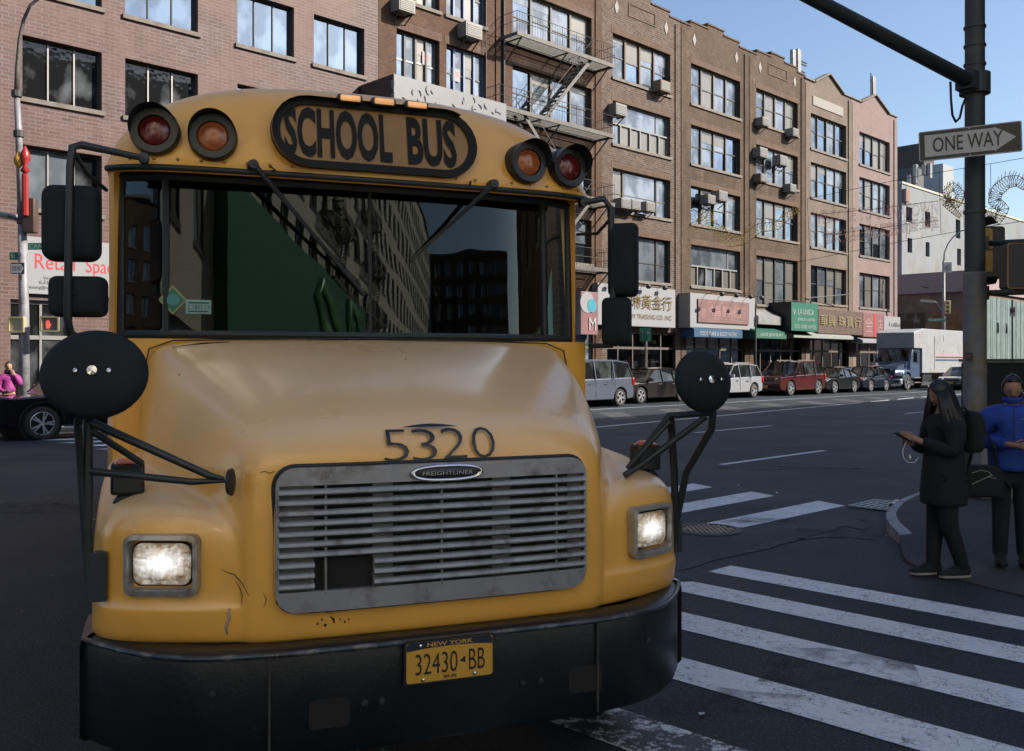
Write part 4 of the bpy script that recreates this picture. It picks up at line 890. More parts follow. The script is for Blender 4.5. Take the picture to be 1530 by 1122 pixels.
# ---- grille
def rrect(x0, x1, z0, z1, r, n=6):
    p = []
    for cx, cz, a0 in ((x1-r, z0+r, -90), (x1-r, z1-r, 0), (x0+r, z1-r, 90), (x0+r, z0+r, 180)):
        for k in range(n+1): a = R(a0+90*k/n); p.append((cx+r*math.cos(a), cz+r*math.sin(a)))
    return p
def ring(mb, o, i, t0, t1, ti=None, bend=None):
    bend = bend or (lambda x: 0); n = len(o); ti = t0 if ti is None else ti
    P = [(x, t0+bend(x), z) for x, z in o]+[(x, ti+bend(x), z) for x, z in i]+[(x, t1+bend(x), z) for x, z in o]+[(x, t1+bend(x), z) for x, z in i]
    return mb.add(P, [(k,(k+1)%n,(k+1)%n+n,k+n) for k in range(n)]+[(k,(k+1)%n,(k+1)%n+2*n,k+2*n) for k in range(n)]+[(k+n,(k+1)%n+n,(k+1)%n+3*n,k+3*n) for k in range(n)])
gb = lambda x: .022*(abs(x)/.6)**3
GX0, GX1, GZ0, GZ1 = -.590, .592, .832, 1.335
gr = MB(); 
def densify(p, d=.06):
    o = []
    for i in range(len(p)):
        a, b1 = p[i], p[(i+1) % len(p)]; n = max(1, int(math.hypot(b1[0]-a[0], b1[1]-a[1])/d))
        for k in range(n): o.append((a[0]+(b1[0]-a[0])*k/n, a[1]+(b1[1]-a[1])*k/n))
    return o
oo = rrect(GX0,GX1,GZ0,GZ1,.07); ii = rrect(GX0+.012,GX1-.012,GZ0+.075,GZ1-.068,.02)
P = densify(oo); 
# match outer and inner by blending towards the inner rectangle
def to_in(x, z): return (max(GX0+.012, min(GX1-.012, x)), max(GZ0+.072, min(GZ1-.062, z)))
ring(gr, P, [to_in(x, z) for x, z in P], .030, .075, None, gb)
grl = gr.build('grille', M['gr_frame'], bus, smooth=30)
bk = MB(); xs = [GX0+.005+(GX1-GX0-.01)*k/16 for k in range(17)]
bk.grid([[(x, .052+gb(x), GZ0+.03) for x in xs], [(x, .052+gb(x), GZ1-.03) for x in xs]]); bk.build('radiator_screen', M['dark_in'], grl)
pl = MB()
for a, c in ((-.585,-.458),(-.252,-.178),(.20,.272),(.515,.588)):
    seg = [a+(c-a)*k/3 for k in range(4)]; pl.grid([[(x, .049+gb(x), GZ0+.065) for x in seg], [(x, .049+gb(x), GZ1-.06) for x in seg]])
for x in (-.42, .0, .46): pl.box(x-.004,x+.004,.03+gb(x),.05+gb(x),GZ0+.06,GZ1-.06)
pl.build('backing_plate', M['gr_back'], grl)
hole = (-.458,-.252,.0,1.005); k = 0; z = GZ1-.085
while z > GZ0+.085:
    segs = [(GX0+.008, GX1-.008)] if z > hole[3] else [(GX0+.008, hole[0]-.002), (hole[1], GX1-.008)]
    s1 = MB()
    for a, c in segs:
        n = max(2, int((c-a)/.08)); X = [a+(c-a)*j/n for j in range(n+1)]
        s1.grid([[(x, .040+gb(x), z+.011) for x in X],[(x, .026+gb(x), z+.010) for x in X],[(x, .018+gb(x), z+.003) for x in X],[(x, .018+gb(x), z-.006) for x in X],[(x, .026+gb(x), z-.012) for x in X],[(x, .045+gb(x), z-.010) for x in X]])
    s1.build('slat', M['gr_slat'], grl, smooth=50, fix=False); z -= .0362; k += 1
em = MB(); em.lathe([(.0,.0),(.8,.0),(.9,.012),(1,.0),(1.02,-.02)], (0,0,0), (0,-1,0), 36, (.137,.031)); 
e = MB(); e.add([(x, y*.6, z) for x, y, z in em.v], em.f)
eo = MB(); EX, EZ = .018, 1.300
def ell(sx, sz, t, n=40): return [(EX+sx*math.copysign(abs(math.cos(2*math.pi*k/n))**.8, math.cos(2*math.pi*k/n)), t, EZ+sz*math.copysign(abs(math.sin(2*math.pi*k/n))**.8, math.sin(2*math.pi*k/n))) for k in range(n)]
eo.grid([ell(.139,.033,.03), ell(.137,.031,.016), ell(.128,.025,.010), ell(.118,.019,.020)], closed=True); ebl = eo.build('emblem', M['chrome'], grl, smooth=True)
gk2 = MB(); gk2.tube([(x, .064+gb(x), z) for x, z in densify(rrect(GX0-.004,GX1+.004,GZ0-.004,GZ1+.004,.073))+[(GX1+.004-.0, GZ0+.069)]], .008, 6); gk2.build('grille_gasket', M['rubber'], grl, smooth=True)
e2 = MB(); e2.grid([ell(.118,.019,.019), ell(.06,.01,.015), ell(.001,.001,.014)], closed=True); e2.build('badge_face', M['black_p'], ebl, smooth=True)
e3 = MB(); e3.text('FREIGHTLINER', (EX-.095, .0155, EZ-.0075), (1,0,0), (0,0,1), .19, .015, .0025); e3.build('lettering', mk('badge_silver', (.35,.36,.38), .35, .5), ebl)
# ---- fleet number, hood latch slot
nm = MB()
for ch, x0, w, zb in (('5',-.205,.092,1.3435),('3',-.100,.092,1.343),('2',.012,.096,1.345),('0',.130,.092,1.345)):
    tmp = MB(); tmp.text(ch, (x0, .0, zb), (1,0,0), (0,0,1), w, .112, 0, -.018)
    for x, y, z in tmp.v:
        nm.v.append((x, 0, z))
    o0 = len(nm.v)-len(tmp.v); nm.f += [tuple(i+o0 for i in f) for f in tmp.f]; nm.mi += [0]*len(tmp.f)
FR = [(1.32,.065),(1.36,.0712),(1.40,.082),(1.43,.0995),(1.475,.14)]
def face_t(z):
    for (a, b1), (c, d1) in zip(FR, FR[1:]):
        if z <= c: return b1+(d1-b1)*(z-a)/(c-a)
    return .14
def fit_face(mb, off=.006): mb.v = [(x, face_t(z)-off+.01*(abs(x)/.35), z) for x, y, z in mb.v]
def cut(mb):                              # subdivide so that the decal follows the curved nose
    me = mb.mesh('x', []); bm = bmesh.new(); bm.from_mesh(me); bpy.data.meshes.remove(me)
    for zc in (1.36,1.38,1.40,1.415,1.43,1.445): bmesh.ops.bisect_plane(bm, geom=bm.verts[:]+bm.edges[:]+bm.faces[:], plane_co=(0,0,zc), plane_no=(0,0,1))
    bm.verts.ensure_lookup_table(); mb.v = [tuple(v.co) for v in bm.verts]; mb.f = [tuple(v.index for v in f.verts) for f in bm.faces]; mb.mi = [0]*len(mb.f); bm.free()
cut(nm); NOSE_OFF = .012; fit_face(nm, NOSE_OFF); nm.build('fleet_number', M['black_p'], bus, fix=False)
sl = MB(); n = 12
pts = [(-.125+.21*k/n, 1.463+.010*math.sin(math.pi*k/n)) for k in range(n+1)]; pb = [(x, z-.010*math.sin(math.pi*k/n)-.001) for k, (x, z) in enumerate(pts)]
sl.grid([[(x, face_t(z)-.008, z) for x, z in pts], [(x, face_t(z)-.012, z) for x, z in pb]]); sl.build('hood_latch_slot', M['black_p'], bus)
# ---- headlights
def headlight(sg):
    u = Vector((1, sg*.42, 0)).normalized(); c = Vector((sg*.957, .190, 1.004)); nrm = Vector((sg*.42, -1, 0)).normalized()
    def pt(a, h, d): return tuple(c + u*a + Vector((0,0,h)) + nrm*d)
    o2 = rrect(-.128,.128,-.106,.104,.03); i2 = rrect(-.114,.114,-.086,.088,.02); n = len(o2)
    m = MB(); m.add([pt(a,h,.014) for a,h in o2]+[pt(a,h,.018) for a,h in i2]+[pt(a,h,-.05) for a,h in o2]+[pt(a*.93,h*.88,-.035) for a,h in i2],
       [(k,(k+1)%n,(k+1)%n+n,k+n) for k in range(n)]+[(k,(k+1)%n,(k+1)%n+2*n,k+2*n) for k in range(n)]+[(k+n,(k+1)%n+n,(k+1)%n+3*n,k+3*n) for k in range(n)])
    o = m.build('headlight', M['bezel'], bus, smooth=30)
    m = MB(); m.add([pt(a*.93,h*.88,-.03) for a,h in i2], [tuple(range(n))]); m.build('housing', M['black_p'], o)
    l2 = rrect(-.104,.104,-.070,.074,.035); r = []
    for f, d in ((1.0,-.03),(.99,-.008),(.9,.0),(.5,.006),(.02,.008)): r.append([pt(a*f,.003+(h-.003)*f,d) for a,h in l2])
    m = MB(); m.add([tuple(Vector(p)-c) for p in sum(r, [])], [(i*n+k, i*n+(k+1)%n, (i+1)*n+(k+1)%n, (i+1)*n+k) for i in range(4) for k in range(n)]); q = m.build('lens', M['l_head'], o, smooth=True); q.location = c
    l3 = rrect(-.109,.109,-.076,.080,.038); m = MB(); m.add([pt(a,h,-.012) for a,h in l3]+[pt(a*.93,h*.93,-.005) for a,h in l3], [(k,(k+1)%n,(k+1)%n+n,k+n) for k in range(n)]); m.build('retaining_ring', M['rubber'], o)
headlight(-1); headlight(1)
# ---- turn signals on the fenders
for sg in (-1, 1):
    x = sg*1.07; t = .45; m = MB(); m.obox((x,t,1.28),.115,.09,.115); m.prism([(-.055,0),(.055,0),(.03,.035),(-.03,.035)], (x,t-.04,1.19), (1,0,0), (0,0,1), (0,.08,0)); o = m.build('turn_signal', M['black_p'], bus, bevel=.01)
    m = MB(); m.lathe([(.052,0),(.052,.006),(.04,.016),(.0,.02)], (x,t-.005,1.335), (0,0,1), 20, (1,.8)); m.box(x-.045,x+.045,t-.04,t+.035,1.30,1.338); m.build('lens', M['l_org'], o, smooth=30)
# ---- bumper
def bt(x): u = abs(x); return -.035+.012*(u/.6)**2 if u < .6 else -.023+.055*((u-.6)/.3)+.30*max(0, (u-.78)/.42)**2
xs = [-1.215+2.43*k/36 for k in range(37)]
path = [(-1.225,.75),(-1.23,.55),(-1.228,.40)] + [(x, bt(x)) for x in xs] + [(1.228,.40),(1.23,.55),(1.225,.75)]
def off(p, i, d):
    a = Vector(path[max(i-1,0)]); c = Vector(path[min(i+1,len(path)-1)]); t = (c-a).normalized(); nn = Vector((t.y, -t.x)); return (p[0]-nn.x*d, p[1]-nn.y*d)
rows = []
for d, z in ((.14,.36),(.015,.355),(.0,.37),(.0,.69),(.006,.715),(.028,.728),(.11,.728),(.14,.70)):
    rows.append([(*off(p, i, d), z) for i, p in enumerate(path)])
bb = MB(); bb.grid(rows); bmp = bb.build('bumper', M['bump'], bus, smooth=45)
r2 = MB(); r2.tube([(*off(p, i, -.004), .716) for i, p in enumerate(path[3:-3], 3)], .010, 6); r2.build('top_rail', mk('scuffed_blue_black', (.03,.04,.06), .3, var=.6, scale=8, dirt=(.22,.22,.2), dscale=14), bmp, smooth=True)
for x in (-.62, .60): q = MB(); q.bar((x, bt(x)-.005, .37),(x, bt(x)-.005, .71), .012, .008); q.build('seam', mk('rust_seam', (.035,.033,.03), .7, var=.5, scale=25), bmp)
for x in (-.42, .55): q = MB(); q.prism(rrect(-.07,.07,-.05,.05,.02), (x, bt(x)-.004, .50), (1,0,0), (0,0,1), (0,.003,0)); q.build('tow_hole', M['dark_in'], bmp)
bo = MB()
for x in (-.30,-.24,.29,.36,-.8,.85): bo.lathe([(0,.010),(.012,.009),(.014,0)], (x, bt(x)-.002, .52 if abs(x) < .5 else .6), (0,-1,0), 8)
split(bo, 'bolt', M['black_m'], bmp)
# ---- licence plate
px_, pz = .003, .647; lt = -.06
m = MB(); m.prism(rrect(-.166,.166,-.077,.077,.015), (px_, lt, pz), (1,0,0), (0,0,1), (0,.004,0)); plate = m.build('licence_plate', mk('plate_yellow', (.62,.34,.05), .4, var=.05), bus)
m = MB(); m.prism([(-.159,.040),(-.1,.046),(0,.049),(.1,.046),(.159,.040),(.159,.058),(.150,.070),(-.150,.070),(-.159,.058)], (px_, lt-.001, pz), (1,0,0), (0,0,1), (0,.001,0)); m.build('plate_band', mk('plate_blue', (.012,.02,.05), .4), plate)
m = MB(); m.text('NEW YORK', (px_-.085, lt-.003, pz+.0515), (1,0,0), (0,0,1), .17, .015, 0, .02); m.build('state_name', mk('plate_gold', (.55,.33,.07), .4), plate)
m = MB(); m.text('32430', (px_-.128, lt-.003, pz-.045), (1,0,0), (0,0,1), .155, .074, 0, -.005); m.text('BB', (px_+.070, lt-.003, pz-.045), (1,0,0), (0,0,1), .06, .074, 0, -.005)
m.prism([(-.013,-.002),(0,.006),(.004,.012),(.010,.012),(.009,-.004),(.012,-.012),(.006,-.008)], (px_+.047, lt-.002, pz-.008), (1,0,0), (0,0,1), (0,.001,0)); m.text('BUS', (px_-.024, lt-.003, pz-.064), (1,0,0), (0,0,1), .048, .010, 0, .02)
m.build('plate_number', M['sgn_blk'], plate)
m = MB(); ring(m, rrect(-.168,.168,-.079,.079,.015), rrect(-.161,.161,-.072,.072,.012), -.004, .006); q = m.build('plate_frame', M['black_p'], plate); q.location = (px_, lt, pz)
m = MB()
for x, z in ((-.11,.058),(-.10,-.062),(.09,-.060)): m.lathe([(0,.006),(.006,.004),(.007,0)], (px_+x, lt-.002, pz+z), (0,-1,0), 10)
split(m, 'screw', M['chrome'], plate)
m = MB(); m.box(px_-.17,px_+.17,lt+.006,-.02,pz-.08,pz-.05); m.build('plate_bracket', M['black_m'], plate)
# ---- mirrors
def side_mirrors(sg):
    k = MB()
    if sg < 0: P = [(-1.02,1.08,2.58),(-1.26,1.0,2.60),(-1.292,.985,2.585),(-1.30,.97,2.5),(-1.31,.97,1.88),(-1.30,.99,1.82),(-1.18,1.2,1.74)]
    else: P = [(1.10,1.16,2.53),(1.2,1.12,2.55),(1.235,1.11,2.50),(1.24,1.11,2.3),(1.245,1.1,1.90),(1.24,1.12,1.79),(1.18,1.25,1.79)]
    k.tube(P, [.014]+[.017]*(len(P)-2)+[.014], 8); k.lathe([(0,-.02),(.022,-.015),(.024,.02)], P[0], (0,1,0), 12)
    if sg < 0: k.tube([(-1.29,.98,2.57),(-1.24,1.05,2.49),(-1.178,1.3,2.47)], .009, 6)
    else: k.tube([(1.235,1.11,2.45),(1.2,1.2,2.38),(1.178,1.4,2.40)], .009, 6)
    o = k.build('mirror_bracket', M['black_m'], bus, smooth=50)
    def head(c, w, h, yaw, nm, d=.05):
        m = MB(); pl_ = rrect(-w/2,w/2,-h/2,h/2,min(w,h)*.2,5); n = len(pl_); rs = []
        for f, dd in ((1,.03),(1,.0),(.985,-.018),(.95,-.032),(.88,-.043),(.75,-.050),(.5,-.054),(.02,-.056)): rs.append([(x*f, dd, z*f) for x, z in pl_])
        m.grid(rs, closed=True); q = m.build(nm, M['matte_k'], o, smooth=80); q.location = c; q.rotation_euler = (0, 0, yaw)
        g_ = MB(); g_.add([(x*.95,.031,z*.96) for x, z in pl_], [tuple(range(n))]); g_.build('mirror_glass', M['chrome'], q)
    if sg < 0: head((-1.30,1.03,2.278), .225, .315, R(-12), 'flat_mirror'); head((-1.275,1.03,1.975), .225, .17, R(-12), 'wide_mirror')
    else: head((1.30,1.10,2.235), .155, .385, R(-38), 'flat_mirror'); head((1.262,1.10,1.915), .15, .25, R(-38), 'wide_mirror')
side_mirrors(-1); side_mirrors(1)
def cross_mirror(sg):
    c = Vector((sg*1.165, .11, 1.665 if sg < 0 else 1.625)); k = MB()
    if sg < 0:
        k.tube([(-1.195,.30,1.50),(-1.195,.31,.96)], .017, 8); k.tube([(-1.195,.30,1.50),(-.80,.13,1.31),(-.755,.12,1.30)], [.016,.013,.007], 8)
        k.tube([(-1.195,.305,1.325),(-.86,.14,1.292),(-.75,.12,1.292)], [.014,.012,.006], 8); k.tube([(-1.19,.30,1.47),(-1.02,.35,1.34)], .012, 8)
        k.tube([(-1.20,.2,1.60),(-1.225,.26,1.50),(-1.215,.30,1.30),(-1.20,.31,1.02)], .013, 8); k.tube([(-1.195,.30,1.50),(-1.18,.2,1.55),tuple(c+Vector((0,.02,-.10)))], .013, 8)
        k.obox((-1.165,.32,.955),.06,.05,.17); k.lathe([(0,-.01),(.028,-.006),(.030,.006),(0,.01)], (-.735,.115,1.288), (.85,-.5,0), 20, (1,1.6))
    else:
        k.tube([(.93,.34,1.245),(1.085,.26,1.475),(1.20,.12,1.49)], .015, 8); k.tube([(.90,.30,1.25),(1.08,.25,1.45)], .010, 8); k.tube([(.88,.28,1.225),(.98,.30,1.27),(1.19,.14,1.475)], .014, 8)
        k.tube([(1.095,.27,1.475),(1.155,.34,1.2),(1.185,.38,.90)], .017, 8); k.tube([(1.21,.12,1.50),(1.215,.14,1.42),(1.19,.30,1.22),(1.19,.38,1.0)], .016, 8); k.tube([(1.2,.12,1.49),(1.19,.12,1.53)], .013, 8)
        k.obox((1.185,.39,.93),.05,.05,.14)
    o = k.build('crossover_mirror', M['black_m'], bus, smooth=50)
    d = Vector((.10*sg, -.93, .25 if sg < 0 else .15)).normalized()
    m = MB(); m.lathe([(.0,.040),(.05,.037),(.10,.026),(.14,.008),(.155,-.012),(.152,-.02),(.0,-.02)], c, d, 40, (1.08,.98) if sg < 0 else (.93,.86)); m.build('mirror_shell', M['matte_k'], o, smooth=60)
    m = MB(); m.lathe([(.0,.005),(.016,.003),(.018,-.01)], c+d*.043, d, 10); m.lathe([(0,.01),(.007,.008),(.008,0)], c+d*.036+Vector((.05,0,.0)), d, 8); m.lathe([(0,.01),(.007,.008),(.008,0)], c+d*.036-Vector((.05,0,.0)), d, 8); split(m, 'mirror_bolt', M['chrome'], o)
cross_mirror(-1); cross_mirror(1)
# ---- running gear, floor, interior, side windows, rear
m = MB(); m.box(-.42,.42,.30,10.2,.45,.70); m.box(-1.0,1.0,1.6,10.2,.60,.68); m.box(-.30,.30,.12,.30,.40,.80); m.build('chassis', M['black_m'], bus)
def bwheel(x, t, r=.49, w=.28):
    sg = 1 if x > 0 else -1; m = MB(); m.lathe([(.28,-w/2),(r-.05,-w/2),(r,-w/2+.04),(r,w/2-.04),(r-.05,w/2),(.28,w/2)], (x,t,r), (sg,0,0), 36); o = m.build('wheel', M['rub'], bus, smooth=40)
    m = MB(); m.lathe([(0,w/2-.03),(.1,w/2-.02),(.14,w/2-.10),(.24,w/2-.08),(.28,w/2)], (x,t,r), (sg,0,0), 24); m.build('rim', M['gr_back'], o, smooth=40)
for sg in (-1, 1): bwheel(sg*1.0, 1.0); bwheel(sg*1.0, 7.6)
m = MB(); m.box(-1.1,1.1,1.32,10.4,.70,.74); m.build('floor', M['black_p'], bus)
m = MB(); m.grid([[(-1.08,1.38,1.80),(0,1.30,1.80),(1.08,1.38,1.80)],[(-1.08,1.75,1.72),(0,1.7,1.72),(1.08,1.75,1.72)],[(-1.08,1.80,1.2),(0,1.75,1.2),(1.08,1.80,1.2)]]); m.build('dashboard', M['black_p'], bus)
m = MB(); m.lathe([(.20,-.012),(.214,0),(.20,.012),(.186,0),(.20,-.012)], (.55,1.95,1.72), (0,-.6,.8), 32); m.cyl((.55,1.97,1.70),(.55,1.80,1.45),.03); m.bar((.36,1.95,1.72),(.74,1.95,1.72),.03,.02); m.build('steering_wheel', M['black_p'], bus, smooth=40)
m = MB(); m.obox((.55,2.55,1.35),.5,.5,.12); m.obox((.55,2.80,1.75),.48,.12,.8,(R(-8),0,0)); m.build('driver_seat', M['seat_v'], bus, bevel=.03)
for k in range(9):
    for sg in (-1, 1): m = MB(); t = 3.6+k*.72; m.box(sg*.62-.45,sg*.62+.45,t,t+.1,1.15,1.75); m.box(sg*.62-.45,sg*.62+.45,t-.42,t,1.15,1.27); m.build('passenger_seat', M['seat_v'], bus)
for k in range(11):
    for sg in (-1, 1):
        t = 2.0+k*.76; m = MB(); x = sg*1.178
        m.add([(x,t,1.95),(x,t+.66,1.95),(x,t+.66,2.48),(x,t,2.48)], [(0,1,2,3)]); o = m.build('side_window', M['g_mid'], bus)
        m = MB(); x2 = x+sg*.006
        for a, c, z0, z1 in ((t-.02,t+.68,1.93,1.96),(t-.02,t+.68,2.46,2.49),(t-.02,t+.02,1.96,2.46),(t+.64,t+.68,1.96,2.46),(t+.02,t+.64,2.2,2.23)): m.box(min(x,x2),max(x,x2),a,c,z0,z1)
        m.build('frame', M['black_p'], o)
for z in (1.05, 1.45, 1.85):
    m = MB()
    for sg in (-1, 1): m.box(min(sg*1.176,sg*1.192),max(sg*1.176,sg*1.192),1.9,LB-.3,z-.03,z+.03)
    split(m, 'rub_rail', M['black_p'], bus)
m = MB(); m.box(-.45,.45,LB-.01,LB+.02,.9,2.5); m.build('rear_door', M['yel'], bus)
m = MB(); m.box(-1.2,1.2,LB,LB+.15,.5,.75); m.build('rear_bumper', M['black_p'], bus)

# ---- cracks, chips and scratches that follow the nose: rays cast onto the finished shell
from mathutils.bvhtree import BVHTree
bpy.context.view_layer.update()
_dg = bpy.context.evaluated_depsgraph_get(); _bv = BVHTree.FromObject(hood_o, _dg); _mi = bus.matrix_world.inverted(); _co = _mi @ cam.location
def on_nose(px, py, lift=.0015):
    d = (_mi.to_3x3() @ pd_(px, py, 1.0).__sub__(cam.location)).normalized(); h = _bv.ray_cast(_co, d)
    return None if h[0] is None else h[0]-d*lift
def crack(pts, r, mat, name='paint_crack'):
    P_ = [on_nose(*q) for q in pts]; P_ = [q for q in P_ if q is not None]
    if len(P_) > 1: b_ = MB(); b_.tube(P_, [r*.4]+[r]*(len(P_)-2)+[r*.4], 5); b_.build(name, mat, bus, smooth=True)
mc = mk('crack_dark', (.05,.032,.02), .8); mw = mk('chipped_filler', (.40,.32,.27), .8)
for pts in ([(388,706),(396,704),(402,707),(412,704)], [(352,868),(358,878),(362,890),(360,902)], [(330,850),(342,856),(350,858),(362,872),(372,890)], [(392,884),(398,896),(394,908)], [(470,912),(484,914),(498,917)]): crack(pts, .0016, mc)
crack([(343,908),(341,916),(343,924),(339,932),(338,941),(340,948)], .0055, mw, 'chipped_paint')
crack([(493,921),(498,925),(500,931)], .004, M['ink'], 'split')
for x_, y_, r_ in ((474,932,.004),(481,926,.003),(486,934,.005),(508,925,.003),(515,929,.0035),(521,925,.003),(606,537,.003),(268,560,.003)):
    q_ = on_nose(x_, y_); 
    if q_: b_ = MB(); b_.lathe([(0,.001),(r_,.0005),(r_*1.1,0)], q_, (0,-1,.2), 8); b_.build('paint_chip', M['ink'], bus)
for pts in ([(258,519),(300,514),(344,511)],): crack(pts, .006, M['ink'], 'hood_gap')
for x_, y_ in ((222,534),(900,534)):
    q_ = on_nose(x_, y_+40)
# ================================================================== shop signs, air conditioners, fire escape
def on_wall(p0, p1, yt, yb, p, ref=None):
    """extent on a plane p metres in front of the far facade: s0, s1, z0, z1 (heights read at ref)"""
    ref = p0 if ref is None else ref; m = FM-p
    return pm_(p0,0,m)[0], pm_(p1,0,m)[0], pm_(ref,yb,m)[1], pm_(ref,yt,m)[1]
def sign_box(label, p0, p1, yt, yb, p, ref, face, side, frame=None, name='shop_sign', th=None, cat='shop sign'):
    s0, s1, z0, z1 = on_wall(p0, p1, yt, yb, p, ref); o = thing(name, W(s0, FM-.01, z0), TH, label, cat); w, h = s1-s0, z1-z0
    b = MB(); b.box(0, w, -p+.01, -(p-(th or p))-.002, 0, h); b.build('case', side, o)
    f = MB(); f.box(.02, w-.02, -p, -p+.008, .02, h-.02); f.build('face', face, o); return o, w, h, -p
def tplate(name, txts, mat, o, depth=.02):
    b = MB()
    for t, x, z, w, h, y in txts: b.text(t, (x, y, z), (1,0,0), (0,0,1), w, h, depth, .0)
    q = b.build(name, mat, o, fix=False); q['kind'] = 'thing'; return q
M['gold'] = mk('gold_letters', (.33,.22,.05), .35, .4, var=.2); M['pinkp'] = mk('pink_panel', (.32,.18,.18), .5, var=.06, dirt=(.45,.3,.3), dscale=3)
M['sgreen'] = mk('shop_green', (.02,.22,.145), .5, var=.05); M['sblue'] = mk('awning_blue', (.03,.12,.26), .6); M['agreen'] = mk('awning_green', (.02,.17,.12), .6)
M['brn_s'] = mk('brown_sign', (.10,.065,.055), .5, var=.2, scale=2); M['pk2'] = mk('faded_pink_sign', (.35,.16,.18), .5, var=.15, scale=1.2)
M['txt_r'] = mk('red_letters', (.50,.03,.04), .5); M['txt_k'] = mk('black_letters', (.03,.03,.03), .5)
# gold lettered sign
o, w, h, y = sign_box('white shop sign with gold Chinese characters and small gold lettering under them', 893, 1009, 433, 490, .35, 1009, M['whiteb'], M['whiteb'])
tplate('chinese_lettering', [('點琳黃金行', w*.26, h*.45, w*.68, h*.36, y-.05)], M['gold'], o); b = MB(); b.text('點琳黃金行', (w*.26,y-.002,h*.45),(1,0,0),(0,0,1),w*.68,h*.36,.0)
tplate('lettering', [('JEWELRY TRADING CO. INC', w*.24, h*.16, w*.70, h*.15, y-.02)], M['gold'], o)
def gooseneck(o, x, z, y, L=.45, mat=None, drop=.1):
    b = MB(); b.tube([(x,y+.1,z),(x,y-L*.5,z+.12),(x,y-L,z+.05)], .018, 6); q = b.build('lamp_arm', M['iron'], o, smooth=True)
    b = MB(); b.obox((x,y-L-.05,z-.02),.24,.2,.16,(R(-35),0,0)); b.build('lamp_head', M['black_m'], q, bevel=.02)
for x in (.12,.34,.56,.78): gooseneck(o, w*x, h+.02, y, .3)
# pink panel
o, w, h, y = sign_box('pink shop sign panel on a white board, lit by four black swing-arm lamps', 1031, 1128, 437, 489, .8, 1031, M['whiteb'], M['stone_w'])
b = MB(); b.box(w*.10,w*.88,y-.08,y-.002,h*.16,h*.84); q = b.build('panel', M['pinkp'], o)
tplate('lettering', [('福昇行', w*.27, h*.36, w*.5, h*.32, y-.083)], mk('pale_pink_letters', (.60,.36,.36), .5), o, .004)
for x in (.22,.44,.66,.84): gooseneck(o, w*x, h-.05, y, 1.0)
o, w, h, y = sign_box('narrow pink and white picture board with a blue disc beside the bus', 868, 893, 437, 500, .35, 893, M['pk2'], M['whiteb'])
b = MB(); b.lathe([(0,.02),(.5,.02)], (w*.35,y,h*.75), (0,-1,0), 24); b.build('round_picture', M['whiteb'], o); b = MB(); b.lathe([(0,.03),(.33,.03)], (w*.62,y,h*.68), (0,-1,0), 24); b.build('blue_disc', mk('teal_disc', (.03,.25,.33), .5), o)
b = MB(); b.text('M', (w*.45,y-.03,h*.1),(1,0,0),(0,0,1),w*.4,h*.3,.01); b.build('lettering', M['txt_w'], o)
def awning(label, p0, p1, yt, yb, p, ref, mat, txt=None, out=.9):
    s0, s1, z0, z1 = on_wall(p0, p1, yt, yb, p, ref); w, h = s1-s0, z1-z0; o = thing('awning', W(s0, FM-.01, z0), TH, label, 'awning')
    b = MB(); b.prism([(0,0),(0,h+.5),(-p,h),(-p,0)], (0,0,0), (0,1,0), (0,0,1), (w,0,0)); b.build('canopy', mat, o)
    if txt: tplate('lettering', [(txt, w*.12, h*.22, w*.76, h*.55, -p-.004)], M['txt_w'], o, .004)
    return o
awning('blue shop awning with white lettering, under the pink sign panel', 1037, 1109, 491.5, 503, .9, 1037, M['sblue'], 'FOOT CARE & BODY WORK')
awning('dirty white roller awning left of the green corner sign', 1133, 1168, 472, 484, 1.0, 1133, mk('dirty_white_awning', (.35,.36,.36), .6, var=.3, scale=1.5))
awning('small green awning with white lettering beside the narrow street pole', 1130, 1175, 494.5, 505, 1.2, 1130, M['agreen'], 'JADE JEWELRY')
awning('pale slanting shop awning below the dark gold-lettered sign', 1186, 1275, 499.5, 504, 1.2, 1186, mk('pale_awning', (.45,.50,.48), .6))
awning('white slanting awning below the faded pink sign', 1289, 1318, 508, 512, 1.2, 1289, M['whiteb'])
o, w, h, y = sign_box('bright green shop sign with white lettering, projecting at a shop corner', 1182, 1222, 450.5, 494, 1.5, 1182, M['sgreen'], M['sgn_blk'])
tplate('lettering', [('LA UNICA', w*.25, h*.58, w*.58, h*.2, y-.01), ('JEWELRY CENTER', w*.22, h*.33, w*.66, h*.13, y-.01), ('GOLD  SILVER  WATCH', w*.1, h*.10, w*.8, h*.13, y-.01), ('V', w*.05, h*.55, w*.12, h*.2, y-.01)], M['txt_w'], o, .004)
b = MB(); b.tube([(-.3,-.2,h*1.1),(w*.5,y+.1,h*1.05)], .03, 6); b.build('stay_rod', M['iron'], o)
o, w, h, y = sign_box('dark brown shop sign with gold Chinese characters', 1222.5, 1289, 461, 498, 1.0, 1223, M['brn_s'], M['brn_s'])
tplate('chinese_lettering', [('華興', w*.03, h*.32, w*.32, h*.45, y-.05), ('珠寶行', w*.42, h*.32, w*.52, h*.45, y-.05)], mk('pale_gold', (.42,.36,.18), .4), o)
b = MB(); b.tube([(w*.02,-.1,h+.7),(w*.75,-1.0,h+1.15),(w*.8,-.1,h+1.2)], .03, 6); b.build('flag_frame', M['iron'], o)
o, w, h, y = sign_box('faded pink shop sign split by a dark red stripe', 1289.5, 1320, 467, 503, 1.0, 1290, M['pk2'], M['pk2'])
b = MB(); b.box(w*.52,w*.6,y-.02,y-.002,.02,h-.02); b.build('stripe', M['txt_r'], o); tplate('lettering', [('金', w*.08, h*.2, w*.36, h*.6, y-.01), ('店', w*.66, h*.2, w*.28, h*.6, y-.01)], mk('rose_letters', (.6,.38,.38), .5), o, .004)
